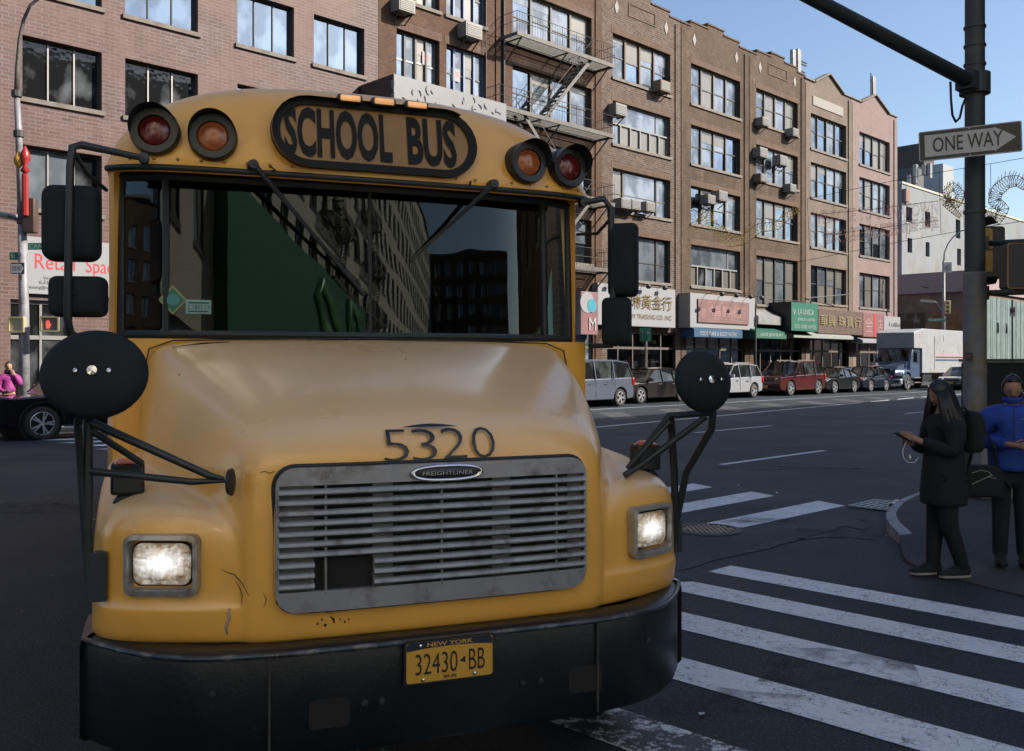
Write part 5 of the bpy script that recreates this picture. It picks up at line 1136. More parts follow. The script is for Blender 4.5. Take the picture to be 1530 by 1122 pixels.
o, w, h, y = sign_box('white shop sign with a few black characters, next to the box truck roof', 1320.5, 1345, 472, 500, 1.0, 1321, M['whiteb'], M['whiteb'])
tplate('lettering', [('1o8o', w*.3, h*.45, w*.68, h*.25, y-.01)], M['txt_k'], o, .004)
# big pale fretted sign box on the fire-escape block
s0, s1, z0, z1 = on_wall(588, 757, 110, 205, 2.16, 588)
o = thing('fretted_sign', W(s0, FM-.01, z0), TH, 'large pale grey sign box with white curly fretwork, projecting above the bus roof', 'sign'); w = s1-s0; h = z1-z0
b = MB(); b.box(0,w,-2.13,-.01,0,h); b.build('case', M['sgn_blk'], o)
b = MB(); b.box(.02,w-.02,-2.15,-2.131,.0,h); b.build('face', mk('pale_grey_panel', (.25,.26,.29), .4, var=.06), o)
b = MB(); rnd = random.Random(5)
for k in range(62):
    x = rnd.uniform(.25, w-.3); z = rnd.uniform(.15, h-.2); a = rnd.uniform(0, 6.28); r = rnd.uniform(.10,.24); ln = rnd.uniform(.9, 2.0)
    pts = [(x+r*math.cos(a+t*ln/6), -2.155, z+r*math.sin(a+t*ln/6)) for t in range(7)]; b.tube(pts, [.012,.03,.036,.038,.036,.03,.012], 6)
b.build('fretwork', mk('white_fretwork', (.42,.44,.48), .4), o)
b = MB()
for k, c in enumerate('聯成公司'): b.text(c, (-.004, -2.0, h-.55-k*.48), (0,-1,0) if 0 else (0,-1,0), (0,0,1), .22, .36, .003)
q = b.build('side_characters', M['txt_w'], o, fix=False)
me = q.data
for v in me.vertices: v.co = (-.004, -1.95-(v.co.y+2.0) if 0 else v.co.y, v.co.z)
# retail banner
s0, s1, z0, z1 = on_wall(36.5, 300, 352.5, 438, .12, 37); o = thing('retail_banner', W(s0, FM-.01, z0), TH, 'white retail space banner with big red lettering on the pink block', 'banner'); w = s1-s0; h = z1-z0
b = MB(); b.box(0,w,-.12,-.01,0,h); b.build('sheet', M['whiteb'], o)
k = (fs(300)-fs(37))/w; sx = lambda px: pm_(px, 0, FM-.12)[0]-s0
tplate('headline', [('Retail', sx(52), h*.44, sx(112)-sx(52), h*.27, -.124), ('Space', sx(128), h*.35, (sx(112)-sx(52))*.92, h*.34, -.124)], M['txt_r'], o, .002)
tplate('small_print', [('Wesley', sx(64), h*.24, sx(88)-sx(64), h*.07, -.124), ('6,318 - 12,000 SF', sx(58), h*.17, sx(118)-sx(58), h*.07, -.124), ('leasing@retailspace.com', sx(42), h*.07, sx(110)-sx(42), h*.075, -.124)], M['txt_k'], o, .002)
# notices in windows
for px, py, lb in ((637, 88, 'white and red paper notice in the left window above the pale fretted sign'), (681, 112, 'white and red paper notice in the right window above the pale fretted sign')):
    s, z = pm_(px, py, FM+.22); o = thing('paper_notice', W(s, FM+.215, z), TH, lb, 'notice'); b = MB(); b.box(-.22,.22,-.01,0,-.27,.27); b.build('sheet', M['whiteb'], o); b = MB(); b.box(-.14,.14,-.014,-.01,-.08,.16); b.build('print', mk('pink_print', (.6,.2,.2), .6), o)
# --- air conditioners
def make_ac():
    r = thing('air_conditioner', (0,0,0), TH); b = MB(); b.box(-.33,.33,-.5,-.0,-.22,.22); b.build('case', M['ac'], r, bevel=.015)
    b = MB(); b.box(-.28,.28,-.508,-.5,-.17,.17); q = b.build('grille', M['ac_d'], r); b = MB()
    for k in range(6): b.box(-.28,.28,-.52,-.508,-.165+k*.058,-.165+k*.058+.026)
    b.build('louvres', M['ac'], q)
    b = MB(); b.bar((-.25,-.4,-.24),(-.25,.05,-.5),.03); b.bar((.25,-.4,-.24),(.25,.05,-.5),.03); b.box(-.28,-.22,-.45,.02,-.25,-.222); b.box(.22,.28,-.45,.02,-.25,-.222); b.build('bracket', M['iron'], r)
    return r
ACS = [(707,46,1.25,'big dark-sided air conditioner under the uppermost right window of the brown block'),(607,8,1.1,'dark air conditioner cut by the top of the picture, on the brown block'),
 (993,129,1.15,'rusty air conditioner under the rust framed top window of the tan loft'),(927,164,1.15,'air conditioner at the left end of the tan loft window with small lights'),
 (934,304,1.0,'left one of three air conditioners on a sill of the tan loft'),(949,306,1.0,'middle one of three air conditioners on a window sill of the tan loft'),(971,309,1.0,'right one of three air conditioners on a window sill of the tan loft'),
 (1062,298,1.0,'lower air conditioner in the third row window of the weathered loft'),(1080,293,1.15,'larger air conditioner high in the third row window of the weathered loft'),
 (1143,182,1.0,'left air conditioner under the top window of the loft beside the gabled one'),(1188,198,1.0,'right air conditioner under the top window of the loft beside the gabled one'),
 (1140,228,1.15,'upper left air conditioner in the second row of the loft beside the gabled one'),(1170,240,1.2,'largest air conditioner, mid window in the second row of the loft beside the gabled one'),
 (1140,266,1.0,'brown-fronted air conditioner at lower left of the second row window'),(1184,281,1.0,'lowest right air conditioner in the second row window')]
for i, (px, py, k, lb) in enumerate(ACS):
    o = make_ac() if i == 0 else copy_tree(AC0)
    if i == 0: AC0 = o
    s, z = pm_(px, py, FM-.5); o.location = W(s, FM-.02 if i != 8 else FM, z); o.scale = (k*1.12, 1.1, k*1.12); tag(o, lb, 'air conditioner', 'air conditioners on the brick facades')
    if i in (2, 13):
        for c in kids(o):
            if c.name.startswith('case'): c.data = c.data.copy(); c.data.materials[0] = M['ac_r']; c['label'] = 'rusty case'
# --- fire escape
def fire_escape():
    mF = FM-1.15; sL = pm_(748,0,mF)[0]; sR = pm_(919,0,mF)[0]; o = thing('fire_escape', W(sL, FM, 0), TH, 'black iron fire escape with landings, railings and steep ladders on the brown block', 'fire escape')
    L = sR-sL; lev = [6.1, 9.25, 12.5, 15.85]; xs_ = {}
    for i, z in enumerate(lev):
        x0 = 0 if i < 3 else 1.0; p = MB(); p.box(x0,L,-1.15,-1.09,z-.12,z+.06); p.box(x0,L,-.1,-.04,z-.1,z+.02); p.box(x0,x0+.05,-1.09,-.1,z-.1,z+.03); p.box(L-.05,L,-1.09,-.1,z-.1,z+.03)
        nb = 12
        for k in range(nb): y = -1.03+k*.078; p.box(x0+.05,L-.05,y,y+.028,z-.01,z+.012)
        ob = p.build('landing', M['iron_g'], o)
        r = MB(); n = max(5, int((L-x0)/.16))
        for k in range(n+1): x = x0+(L-x0)*k/n; r.cyl((x,-1.12,z+.06),(x,-1.12,z+.92),.008 if k % 6 else .016,None,4)
        for zz in (.5,.92): r.cyl((x0,-1.12,z+zz),(L,-1.12,z+zz),.014,None,5)
        for xx in (x0, L):
            for zz in (.5,.92): r.cyl((xx,-1.12,z+zz),(xx,-.02,z+zz),.014,None,5)
            for k in range(5): r.cyl((xx,-.9+k*.2,z+.03),(xx,-.9+k*.2,z+.92),.008,None,4)
        r.build('railing', M['iron'], ob)
        for x in (x0+.35, x0+(L-x0)*.5, L-.35):
            q = MB(); q.bar((x,-1.05,z-.13),(x,-.03,z-.13),.05); q.bar((x,-1.0,z-.16),(x,-.03,z-1.05),.045); q.build('bracket', M['iron'], ob)
    for i in range(3):
        z0, z1 = lev[i], lev[i+1]; up = i % 2 == 0
        xa, xb = (L*.30, L*.78) if up else (L*.36, L*.80)
        if not up: xa, xb = L*.40, L*.82
        if i in (0, 2): xa, xb = L*.38, L*.80          # climbs to the right
        else: xa, xb = L*.62, L*.20                    # climbs to the left
        st_ = MB()
        for y in (-.98,-.42): st_.bar((xa,y,z0+.02),(xb,y,z1+.02),.045,.16)
        n = 13
        for k in range(1, n): f = k/n; st_.box(min(xa+(xb-xa)*f-.1, xa+(xb-xa)*f+.1), max(xa+(xb-xa)*f-.1, xa+(xb-xa)*f+.1), -.96,-.44, z0+(z1-z0)*f-.012, z0+(z1-z0)*f+.012)
        for y in (-1.0,-.40):
            st_.cyl((xa,y,z0+.85),(xb,y,z1+.85),.016,None,5)
            for f in (.1,.4,.7,.95): x = xa+(xb-xa)*f; z = z0+(z1-z0)*f; st_.cyl((x,y,z),(x,y,z+.85),.012,None,4)
        st_.build('stair', M['iron_g'], o)
    v = MB(); v.cyl((.1,-.15,5.9),(.1,-.15,20),.02,None,5); v.build('drop_rod', M['iron'], o)
fire_escape()
_fe = [o for o in bpy.data.objects if o.name.startswith('fire_escape') and o.get('category')][0]
for n_, lb in ((44, 'fire escape on the nearer part of the pale block behind the photographer'), (58, 'fire escape on the farther part of the pale block behind the photographer')):
    c_ = copy_tree(_fe); c_.location = W(-9, -n_, 0); c_.rotation_euler = (0, 0, TH+math.pi/2); c_['label'] = lb
# --- rooftop antennas
def antenna(label, D, base, parts):
    c = pd_(base[0], base[1], D); o = thing('rooftop_antenna', (c.x, c.y, c.z), TH, label, 'antenna', 'rooftop antennas')
    for kind, x, y0, y1, w in parts:
        a = pd_(x, y0, D); z1 = pd_(x, y1, D).z; d = Matrix.Rotation(-TH, 3, 'Z') @ (a-c); b = MB()
        if kind == 'p': b.box(d.x-w/2,d.x+w/2,-.12,.12,z1-c.z,d.z); b.build('panel', M['gr_back'] if w < .35 else M['alu'], o, bevel=.03)
        elif kind == 'm': b.cyl((d.x,0,z1-c.z),(d.x,0,d.z),.05,None,6); b.build('mast', M['iron'], o)
        else: b.cyl((d.x,0,d.z),(d.x+w,0,d.z),.05,None,6); b.build('crossbar', M['iron'], o)
antenna('panel antennas on a steel frame on the roof of the weathered loft', 61, (1190,125), [('p',1175.5,77,118,.4),('p',1197,73,128,.42),('m',1207,77,120,0),('b',1180,92,0,1.6),('b',1200,88,0,1.0),('b',1186,103,0,1.2),('m',1186,90,125,0),('b',1200,112,0,.9)])
antenna('single leaning panel antenna behind the top of the rose gable', 68, (1303,155), [('m',1297.5,110,150,0),('p',1307.5,114,152,.45),('m',1303,116,152,0),('b',1296,122,0,.6)])
# ================================================================== vehicles
def carpaint(name, col, rough=.3, metal=.3):
    col = dk(col, .75)
    n = N(name); n.set(Base_Color=n.mix(n.ramp(n.noise(1.5, 5), [(.3, 0), (.8, 1)]), col, dk(col, .85)), Roughness=rough, Metallic=metal, Coat_Weight=1, Coat_Roughness=.04); return n.m
M['cglass'] = pane('car_glass', (.14,.16,.17), (.015,.017,.018), .3, .03, .05, ((.45, 0), (.75, 1)))
M['hl'] = mk('car_headlamp', (.6,.62,.65), .1, .3); M['tl'] = mk('tail_lamp', (.35,.015,.01), .2)
WM = {}
def wheel_meshes(r, w=.21):
    if r in WM: return WM[r]
    t = MB(); t.lathe([(r*.66,-w/2),(r*.93,-w/2),(r,-w/2+.03),(r,w/2-.03),(r*.93,w/2),(r*.66,w/2),(r*.62,w/2-.05)], (0,0,0), (0,-1,0), 28); tm = t.mesh('wheel', M['rub']); tm.shade_smooth()
    q = MB(); q.lathe([(r*.70,w/2+.004),(r*.66,w/2+.008),(r*.62,w/2-.02)], (0,0,0), (0,-1,0), 28)
    for k in range(5):
        a = 2*math.pi*k/5
        for da in (-.16, .16): q.bar((math.cos(a)*.03,-w/2-.0,math.sin(a)*.03), (math.cos(a+da)*r*.66,-w/2+.005,math.sin(a+da)*r*.66), .03,.035)
    q.lathe([(0,w/2+.01),(.05,w/2+.005),(.06,w/2-.03)], (0,0,0), (0,-1,0), 12); qm = q.mesh('rim', M['rimm'])
    d = MB(); d.lathe([(0,w/2-.07),(r*.63,w/2-.07)], (0,0,0), (0,-1,0), 20); dm = d.mesh('brake_disc', M['black_p']); WM[r] = (tm, qm, dm); return WM[r]
M['rimm'] = mk('alloy_rim', (.55,.57,.62), .25, .7)
def put_wheel(o, x, y, r, sg):
    a, b, d = wheel_meshes(r); w = bpy.data.objects.new('wheel', a); C.objects.link(w); w.parent = o; w.location = (x, y, r)
    if sg > 0: w.rotation_euler = (0, 0, math.pi)
    for nm, me in (('rim', b), ('brake_disc', d)): q = bpy.data.objects.new(nm, me); C.objects.link(q); q.parent = w
def car(name, label, cat, col, s_front, m_near, L=4.7, Wd=1.85, H=1.5, kind='sedan', rz=0, group='vehicles parked and passing along the avenue', r=.34, trim=None, s_is='front'):
    """local x runs from the nose (0) backwards, y = across (negative side towards the camera)"""
    o = thing(name, W(s_front, m_near+Wd/2, 0), TH+rz, label, cat, group)
    hw = Wd/2; zb = .23 if kind == 'sedan' else .28; belt = H*.60 if kind != 'sedan' else H*.63
    xf, xr = .93, L-1.0; ra = r+.07; hood = belt-.06
    if kind == 'sedan': top = [(0,.45),(.02,.62),(.12,.74),(.5,.83),(1.25,hood),(2.0,belt),(L-1.1,belt+.05),(L-.25,belt+.02),(L-.05,belt-.12),(L,.6),(L-.03,.42)]
    elif kind == 'van': top = [(0,.5),(.02,.75),(.15,.92),(.9,hood),(1.6,belt),(L-.12,belt+.05),(L-.03,.9),(L,.62),(L-.02,.42)]
    else: top = [(0,.5),(.01,.8),(.1,.97),(.35,hood-.04),(1.2,hood+.02),(1.7,belt),(L-.2,belt+.05),(L-.06,.95),(L,.68),(L-.02,.45)]
    bot = [(L-.12,zb+.03)]
    for cx in (xr, xf):
        for k in range(11): a = math.pi*k/10; bot.append((cx+ra*math.cos(a), r+ra*math.sin(a)*1.0 if math.sin(a) > .05 else zb))
    bot.append((.12,zb+.02)); poly = top+bot
    def yw(x, z): e = max(0, (.9-x)/.9, (x-(L-.9))/.9); k = 1-.16*e*e-.05*max(0, (zb+.3-z)) ; return hw*k*(1-.05*max(0,(z-.8)))
    b = MB(); n = len(poly); b.v = [(x, -yw(x,z), z) for x,z in poly]+[(x, -yw(x,z)*.5, z+.02*(z>.7)) for x,z in poly]+[(x, yw(x,z)*.5, z+.02*(z>.7)) for x,z in poly]+[(x, yw(x,z), z) for x,z in poly]
    b.f = [tuple(range(n)), tuple(reversed(range(3*n,4*n)))]+[(i+j*n,(i+1)%n+j*n,(i+1)%n+(j+1)*n,i+(j+1)*n) for j in range(3) for i in range(n)]; b.mi = [0]*len(b.f)
    body = b.build('body', col, o, bevel=.045, seg=3)
    # wheel wells
    for cx in (xf, xr):
        q = MB(); q.cyl((cx,-hw+.12,r),(cx,hw-.12,r),ra+.01,None,20); q.build('wheel_well', M['dark_in'], o)
        for sg in (-1, 1): put_wheel(o, cx, sg*(hw-.13), r, sg)
    if kind == 'sedan': g = [(1.15,belt-.03),(2.05,H-.05),(2.6,H),(3.3,H-.02),(L-1.15,H-.17),(L-.55,belt+.04)]
    elif kind == 'van': g = [(.95,belt-.04),(1.85,H-.08),(2.5,H),(L-1.0,H-.01),(L-.35,H-.09),(L-.1,belt+.03)]
    else: g = [(1.2,belt-.02),(1.95,H-.07),(2.4,H),(L-1.2,H-.01),(L-.55,H-.08),(L-.16,belt+.04)]
    def gy(x, z): return yw(x, belt)*.985-(z-belt)/(H-belt)*.17*1.0
    gm = MB(); n = len(g); k0 = [(x, z) for x, z in g]
    gm.v = [(x,-gy(x,z),z) for x,z in k0]+[(x,gy(x,z),z) for x,z in k0]; gm.cur = 0
    gm.f = [tuple(range(n)), tuple(reversed(range(n,2*n)))]; gm.mi = [0,0]
    for i in range(n-1): gm.f.append((i,i+1,i+1+n,i+n)); gm.mi.append(0)
    gh = gm.build('windows', M['cglass'], o)
    rf = MB(); e = .012
    for i in range(1, n-2):
        (x0,z0),(x1,z1) = k0[i],k0[i+1]; rf.grid([[(x0,-gy(x0,z0)-e,z0-.015),(x0,-gy(x0,z0)*.93,z0+e*1.4),(x0,0,z0+.035),(x0,gy(x0,z0)*.93,z0+e*1.4),(x0,gy(x0,z0)+e,z0-.015)],[(x1,-gy(x1,z1)-e,z1-.015),(x1,-gy(x1,z1)*.93,z1+e*1.4),(x1,0,z1+.035),(x1,gy(x1,z1)*.93,z1+e*1.4),(x1,gy(x1,z1)+e,z1-.015)]])
    rf.build('roof', col, o, smooth=40)
    pl = MB()
    def pil(x0,z0,x1,z1,w=.055):
        for sg in (-1, 1): pl.bar((x0,sg*(gy(x0,z0)+.004),z0),(x1,sg*(gy(x1,z1)+.004),z1),w,.03)
    pil(*k0[0],*k0[1]); pil(*k0[-1],*k0[-2],.08); xb = L*.5
    pil(xb,belt,xb+.03,H-.03,.06)
    if kind != 'sedan': pil(L*.72,belt,L*.72+.06,H-.03,.07)
    else: pil(L*.68,belt,L*.66,H-.1,.07)
    for sg in (-1, 1):
        for i in range(1, n-2): (x0,z0),(x1,z1) = k0[i],k0[i+1]; pl.bar((x0,sg*(gy(x0,z0)+.004),z0-.02),(x1,sg*(gy(x1,z1)+.004),z1-.02),.04,.05)
    pl.build('pillars', col, o)
    dl = MB()
    for x in (1.35, xb, xr-.35 if kind != 'sedan' else xr-.25):
        for sg in (-1, 1): dl.bar((x,sg*(yw(x,.6)+.001),zb+.12),(x,sg*(yw(x,belt)-.0),belt),.012,.012)
    split(dl, 'door_seam', M['black_p'], o)
    for x in (xb-.22, xb+.75):
        for sg in (-1, 1): q = MB(); yy = sg*(yw(x,belt-.14)+.012); q.obox((x,yy,belt-.13),.2,.03,.035); q.build('door_handle', trim or col, o)
    for sg in (-1, 1):
        q = MB(); q.obox((.16,sg*hw*.68,hood-.16 if kind != 'sedan' else .70),.22,.34,.14,(0,0,sg*-.45)); q.build('headlight', M['hl'], o, bevel=.03)
        q = MB(); q.obox((L-.08,sg*hw*.80,belt-.12),.16,.2,.30 if kind != 'sedan' else .15); q.build('tail_light', M['tl'], o, bevel=.03)
        q = MB(); q.obox((1.45,sg*(hw+.09),belt+.08),.12,.2,.15); q.build('door_mirror', col, o, bevel=.03)
    q = MB(); q.box(-.02,.10,-hw*.45,hw*.45,.55,hood-.18); gq = q.build('grille', M['black_p'], o, bevel=.02); q = MB()
    for k in range(3): z = .6+k*(hood-.85)/3; q.box(-.035,-.021,-hw*.44,hw*.44,z,z+.03)
    q.build('grille_bar', M['alu'], gq)
    q = MB(); q.box(-.03,.1,-hw*.75,hw*.75,.27,.40); q.build('air_intake', M['black_p'], o, bevel=.02)
    q = MB(); q.box(-.05,-.037,-.17,.17,.40,.55); q.build('number_plate', mk('plate_orange', (.55,.33,.06), .4) if 'plate_orange' not in bpy.data.materials else bpy.data.materials['plate_orange'], o)
    if kind == 'suv':
        q = MB()
        for sg in (-1, 1): q.bar((2.2,sg*.62,H+.05),(L-.9,sg*.62,H+.05),.035)
        q.build('roof_rail', M['alu'], o)
    return o
car('parked_minivan', 'silver-blue minivan seen from its side and rear, next to the hood of the bus', 'minivan', carpaint('silver_blue', (.16,.19,.26), .3, .4), 24.75, 23.1, 5.0, 1.95, 1.80, 'van')
car('dark_sedan', 'dark grey-brown sedan right behind the silver minivan, partly hidden by the round mirror', 'sedan', carpaint('dark_bronze', (.045,.04,.04), .25, .5), 30.3, 24.0, 4.8, 1.85, 1.48, 'sedan', trim=M['alu'])
car('white_suv', 'white compact sport utility car, its rear showing beside the round mirror', 'suv', carpaint('white_paint', (.38,.40,.45), .3, 0), 37.0, 24.3, 4.55, 1.82, 1.66, 'suv')
car('red_suv', 'dark red sport utility vehicle parked between the white one and the black sedans', 'suv', carpaint('dark_red', (.11,.012,.014), .3, .2), 43.2, 24.3, 4.85, 1.95, 1.78, 'suv', trim=M['chrome'], r=.38)
car('black_sedan', 'black sedan parked directly behind the red sport utility vehicle', 'sedan', carpaint('black_paint', (.018,.02,.024), .2, .2), 48.4, 24.5, 4.3, 1.82, 1.46, 'sedan')
car('black_sedan', 'second black car, with a bright windshield, parked in front of the box truck', 'sedan', carpaint('blue_black', (.02,.03,.05), .2, .3), 52.9, 24.5, 4.0, 1.80, 1.50, 'sedan')
car('grey_sedan', 'blue-grey sedan facing the camera beside the box truck, next to the dark pole', 'sedan', carpaint('grey_blue', (.10,.12,.16), .25, .5), 60.0, 21.4, 4.7, 1.83, 1.46, 'sedan')
# black suv on the left, nose to the left
sfl, _ = pm_(70, 0, 21.8); car('black_suv', 'black sport utility vehicle with bright alloy wheels crossing behind the bus at the left', 'suv', carpaint('gloss_black', (.012,.013,.016), .15, .2), sfl-.98, 21.9, 4.85, 1.93, 1.72, 'suv', r=.37)
# --- box truck
def truck():
    o = thing('box_truck', W(57.0, 25.2, 0), TH, 'white box truck with a silver-blue cab and red and blue stripes on its box', 'truck', 'vehicles parked and passing along the avenue')
    blue = carpaint('truck_silver_blue', (.10,.16,.28), .3, .3); wht = mk('truck_white', (.58,.61,.66), .45, var=.06, dirt=(.45,.43,.42), dscale=1.5); hw = 1.2
    b = MB(); b.box(2.9,10.3,-hw,hw,1.05,3.85); bx = b.build('cargo_box', wht, o, bevel=.03)
    b = MB(); b.prism([(0,0),(0,1.0),(1.3,1.25),(1.3,0)], (1.65,-hw,2.6), (1,0,0), (0,0,1), (0,2*hw,0)); b.build('roof_fairing', wht, o, bevel=.04)
    b = MB(); b.text('DAILY & NEWS', (1.80,.85,3.2), (0,-1,0), (.24,0,1), 1.7, .26, .06); b.build('lettering', mk('dark_blue_letters', (.05,.05,.12), .5), o, fix=False)
    b = MB(); b.prism([(1.35,.9),(1.35,1.72),(1.75,2.62),(2.85,2.66),(2.85,.7),(1.6,.7)], (0,-1.08,0), (1,0,0), (0,0,1), (0,2.16,0)); b.build('cab', blue, o, bevel=.05)
    b = MB(); b.add([(1.41,-.93,1.80),(1.41,.93,1.80),(1.73,.88,2.52),(1.73,-.88,2.52)], [(0,1,2,3)]); b.add([(1.8,-1.085,1.75),(2.6,-1.085,1.7),(2.6,-1.085,2.45),(1.95,-1.085,2.45)], [(0,1,2,3)])
    for v in range(4): b.v[v] = (b.v[v][0]-.03, b.v[v][1], b.v[v][2])
    b.build('windows', M['cglass'], o)
    b = MB(); b.grid([[(.0,y*.72,.75),(.02,y*.74,1.25),(.25,y*.80,1.48),(1.4,y*.95,1.78)] for y in (-1,-.8,0,.8,1)]); b.add([(.0,-.72,.75),(.02,-.74,1.25),(.25,-.8,1.48),(1.4,-.95,1.78),(1.4,-.95,.8)], [(0,1,2,3,4)]); b.add([(.0,.72,.75),(.02,.74,1.25),(.25,.8,1.48),(1.4,.95,1.78),(1.4,.95,.8)], [(0,1,2,3,4)]); b.build('hood', blue, o, smooth=30)
    b = MB()
    for sg in (-1, 1): b.prism([(.12,.62),(.12,1.05),(.35,1.2),(1.1,1.28),(1.5,1.1),(1.5,.9),(1.35,.9),(1.2,1.08),(.85,1.12),(.5,.98),(.42,.62)], (0,sg*.72,0), (1,0,0), (0,0,1), (0,sg*.42,0))
    split(b, 'fender', blue, o, bevel=.03)
    b = MB(); b.box(-.05,.02,-.46,.46,.82,1.32); g_ = b.build('grille', M['black_p'], o, bevel=.04); b = MB(); b.box(-.07,-.05,-.02,.02,.84,1.3); b.box(-.07,-.05,-.46,-.42,.84,1.3); b.box(-.07,-.05,.42,.46,.84,1.3); b.box(-.07,-.05,-.46,.46,1.3,1.34); b.build('chrome_bar', M['chrome'], g_)
    b = MB(); b.box(-.18,.15,-1.15,1.15,.38,.72); q = b.build('bumper', mk('silver_bumper', (.4,.42,.46), .35, .5), o, bevel=.06)
    b = MB(); b.box(-.19,-.178,-.5,.5,.5,.62); b.box(-.19,-.178,-1.05,-.7,.5,.62); b.box(-.19,-.178,.7,1.05,.5,.62); b.build('bumper_slots', M['black_p'], q)
    for sg in (-1, 1): b = MB(); b.obox((.1,sg*.88,1.0),.12,.42,.2,(0,0,sg*-.3)); b.build('headlight', M['hl'], o, bevel=.03)
    for x, sg in ((.95,-1),(.95,1),(7.6,-1),(7.6,1)): put_wheel(o, x, sg*1.0, .50, sg)
    b = MB(); b.box(1.2,10.2,-.5,.5,.6,.9); b.box(3.2,4.6,-1.1,-.7,.5,.95); b.build('chassis', M['black_m'], o); b = MB(); b.box(1.75,2.7,-1.2,-1.0,.45,.5); b.box(1.75,2.7,-1.2,-1.0,.75,.8); b.build('cab_step', M['alu'], o)
    b = MB(); b.box(5.0,10.3,-hw-.006,-hw,2.02,2.10); b.build('red_stripe', M['red'], bx); b = MB(); b.box(5.0,10.3,-hw-.006,-hw,1.82,1.93); b.build('blue_stripe', M['sblue'], bx)
    b = MB(); b.box(4.8,4.85,-hw-.01,-hw,1.3,3.4); b.box(6.3,6.34,-hw-.01,-hw,3.1,3.5); b.box(6.3,6.34,-hw-.01,-hw,2.4,2.5); b.build('door_seam', M['black_p'], bx)
    for sg in (-1, 1): b = MB(); b.bar((1.6,sg*1.1,2.1),(1.45,sg*1.35,2.1),.03); b.box(1.38,1.44,min(sg*1.28,sg*1.48),max(sg*1.28,sg*1.48),1.75,2.3); b.build('door_mirror', M['black_p'], o)
truck()
# ================================================================== poles, signals, street signs
M['pole_p'] = mk('weathered_pole_paint', (.030,.037,.042), .6, var=.25, scale=5, dirt=(.06,.055,.05), dscale=3)
M['pole_l'] = mk('pale_pole_paint', (.42,.42,.47), .5, var=.15, scale=4, dirt=(.2,.17,.15), dscale=2.5)
M['sig_y'] = mk('signal_yellow', (.30,.17,.03), .5, var=.2); M['sig_k'] = mk('signal_black', (.02,.022,.024), .5)
def arrow_sign(o, w, h, name='one_way_sign', txt='ONE WAY'):
    b = MB(); b.prism(rrect(-w/2,w/2,-h/2,h/2,.02), (0,0,0), (1,0,0), (0,0,1), (0,.008,0)); b.build('plate', M['sgn_blk'], o)
    b = MB(); ring(b, rrect(-w/2,w/2,-h/2,h/2,.02), rrect(-w/2+.012,w/2-.012,-h/2+.012,h/2-.012,.015), -.002, .0); b.build('border', mk('sign_edge', (.35,.35,.36), .5), o)
    b = MB(); a = .115*h/.3; b.prism([(-w*.44,-a*.95),(w*.24,-a*.95),(w*.24,-h*.40),(w*.445,0),(w*.24,h*.40),(w*.24,a*.95),(-w*.44,a*.95)], (0,-.004,0), (1,0,0), (0,0,1), (0,.003,0)); b.build('arrow', mk('sign_arrow_white', (.45,.45,.45), .5, var=.08), o)
    b = MB(); b.text(txt, (-w*.36,-.008,-a*.62), (1,0,0), (0,0,1), w*.68, a*1.3, 0, .008); b.build('lettering', M['sgn_blk'], o)
    b = MB()
    for z in (h*.44, -h*.44): b.lathe([(0,.006),(.01,.004),(.012,0)], (0,-.001,z), (0,-1,0), 8)
    split(b, 'bolt', M['alu'], o)
# --- right-hand mast
D0 = 11.1; px0 = 1456.5; base = pd_(px0, 542, D0); BX, BY = base.x, base.y
mast = thing('signal_mast', (BX, BY, .13), 0, 'tall dark steel signal mast with a long arm, behind the two people on the corner', 'signal mast')
z0_ = .13
b = MB(); b.cyl((0,0,.0),(0,0,11),.118,.105,14); mp = b.build('pole', M['pole_p'], mast, smooth=30)
b = MB(); b.cyl((0,0,0),(0,0,.9),.19,.16,8); b.cyl((0,0,.9),(0,0,1.0),.17,.12,8); b.build('base', M['conc_d'], mast)
zarm = pd_(1440, 122, 11).z - z0_; end = pd_(1213, -3, 8.8)
b = MB(); P1 = Vector((-.05,-.05,zarm)); P2 = Vector((end.x-BX, end.y-BY, end.z-z0_)); P3 = P1.lerp(P2, 1.7); b.tube([P1, P1.lerp(P2,.5), P2, P3], [.085,.078,.068,.05], 12); b.build('mast_arm', M['pole_p'], mast, smooth=True)
b = MB(); b.lathe([(.11,-.12),(.17,-.12),(.17,.12),(.11,.12)], (0,0,zarm), (0,0,1), 16); b.obox((-.12,-.1,zarm),.22,.22,.2,(0,0,.7)); b.build('arm_clamp', M['pole_p'], mast)
b = MB()
for k in (-.1,.0,.1): b.lathe([(.115,-.012),(.124,-.012),(.124,.012),(.115,.012)], (0,0,zarm+.45+k*2.2), (0,0,1), 16)
split(b, 'band', M['iron'], mast)
cbl = [pd_(1420,122,10.8),pd_(1421,150,10.8),pd_(1423,172,10.85),pd_(1428,182,10.9),pd_(1434,176,10.95),pd_(1438,158,11),pd_(1443,146,11.05)]
b = MB(); b.tube([p-Vector((BX,BY,z0_)) for p in cbl], .014, 8); b.build('cable_loop', M['rubber'], mast, smooth=True)
b = MB()
for zz in (3.35, 2.35, 1.3): b.lathe([(.114,-.02),(.126,-.02),(.126,.02),(.114,.02)], (0,0,zz), (0,0,1), 16)
split(b, 'strap', M['iron'], mast)
b = MB(); c = pd_(1446.5, 533, 11); b.prism(rrect(-.045,.045,-.045,.045,.01), (c.x-BX,-.125,c.z-z0_), (1,0,0), (0,0,1), (0,.004,0)); b.build('sticker', mk('sticker_black', (.02,.02,.02), .5), mast); b = MB(); b.text('MC', (c.x-BX-.035,-.131,c.z-z0_-.02), (1,0,0), (0,0,1), .07, .04, 0, .02); b.build('sticker_print', M['pk2'], mast)
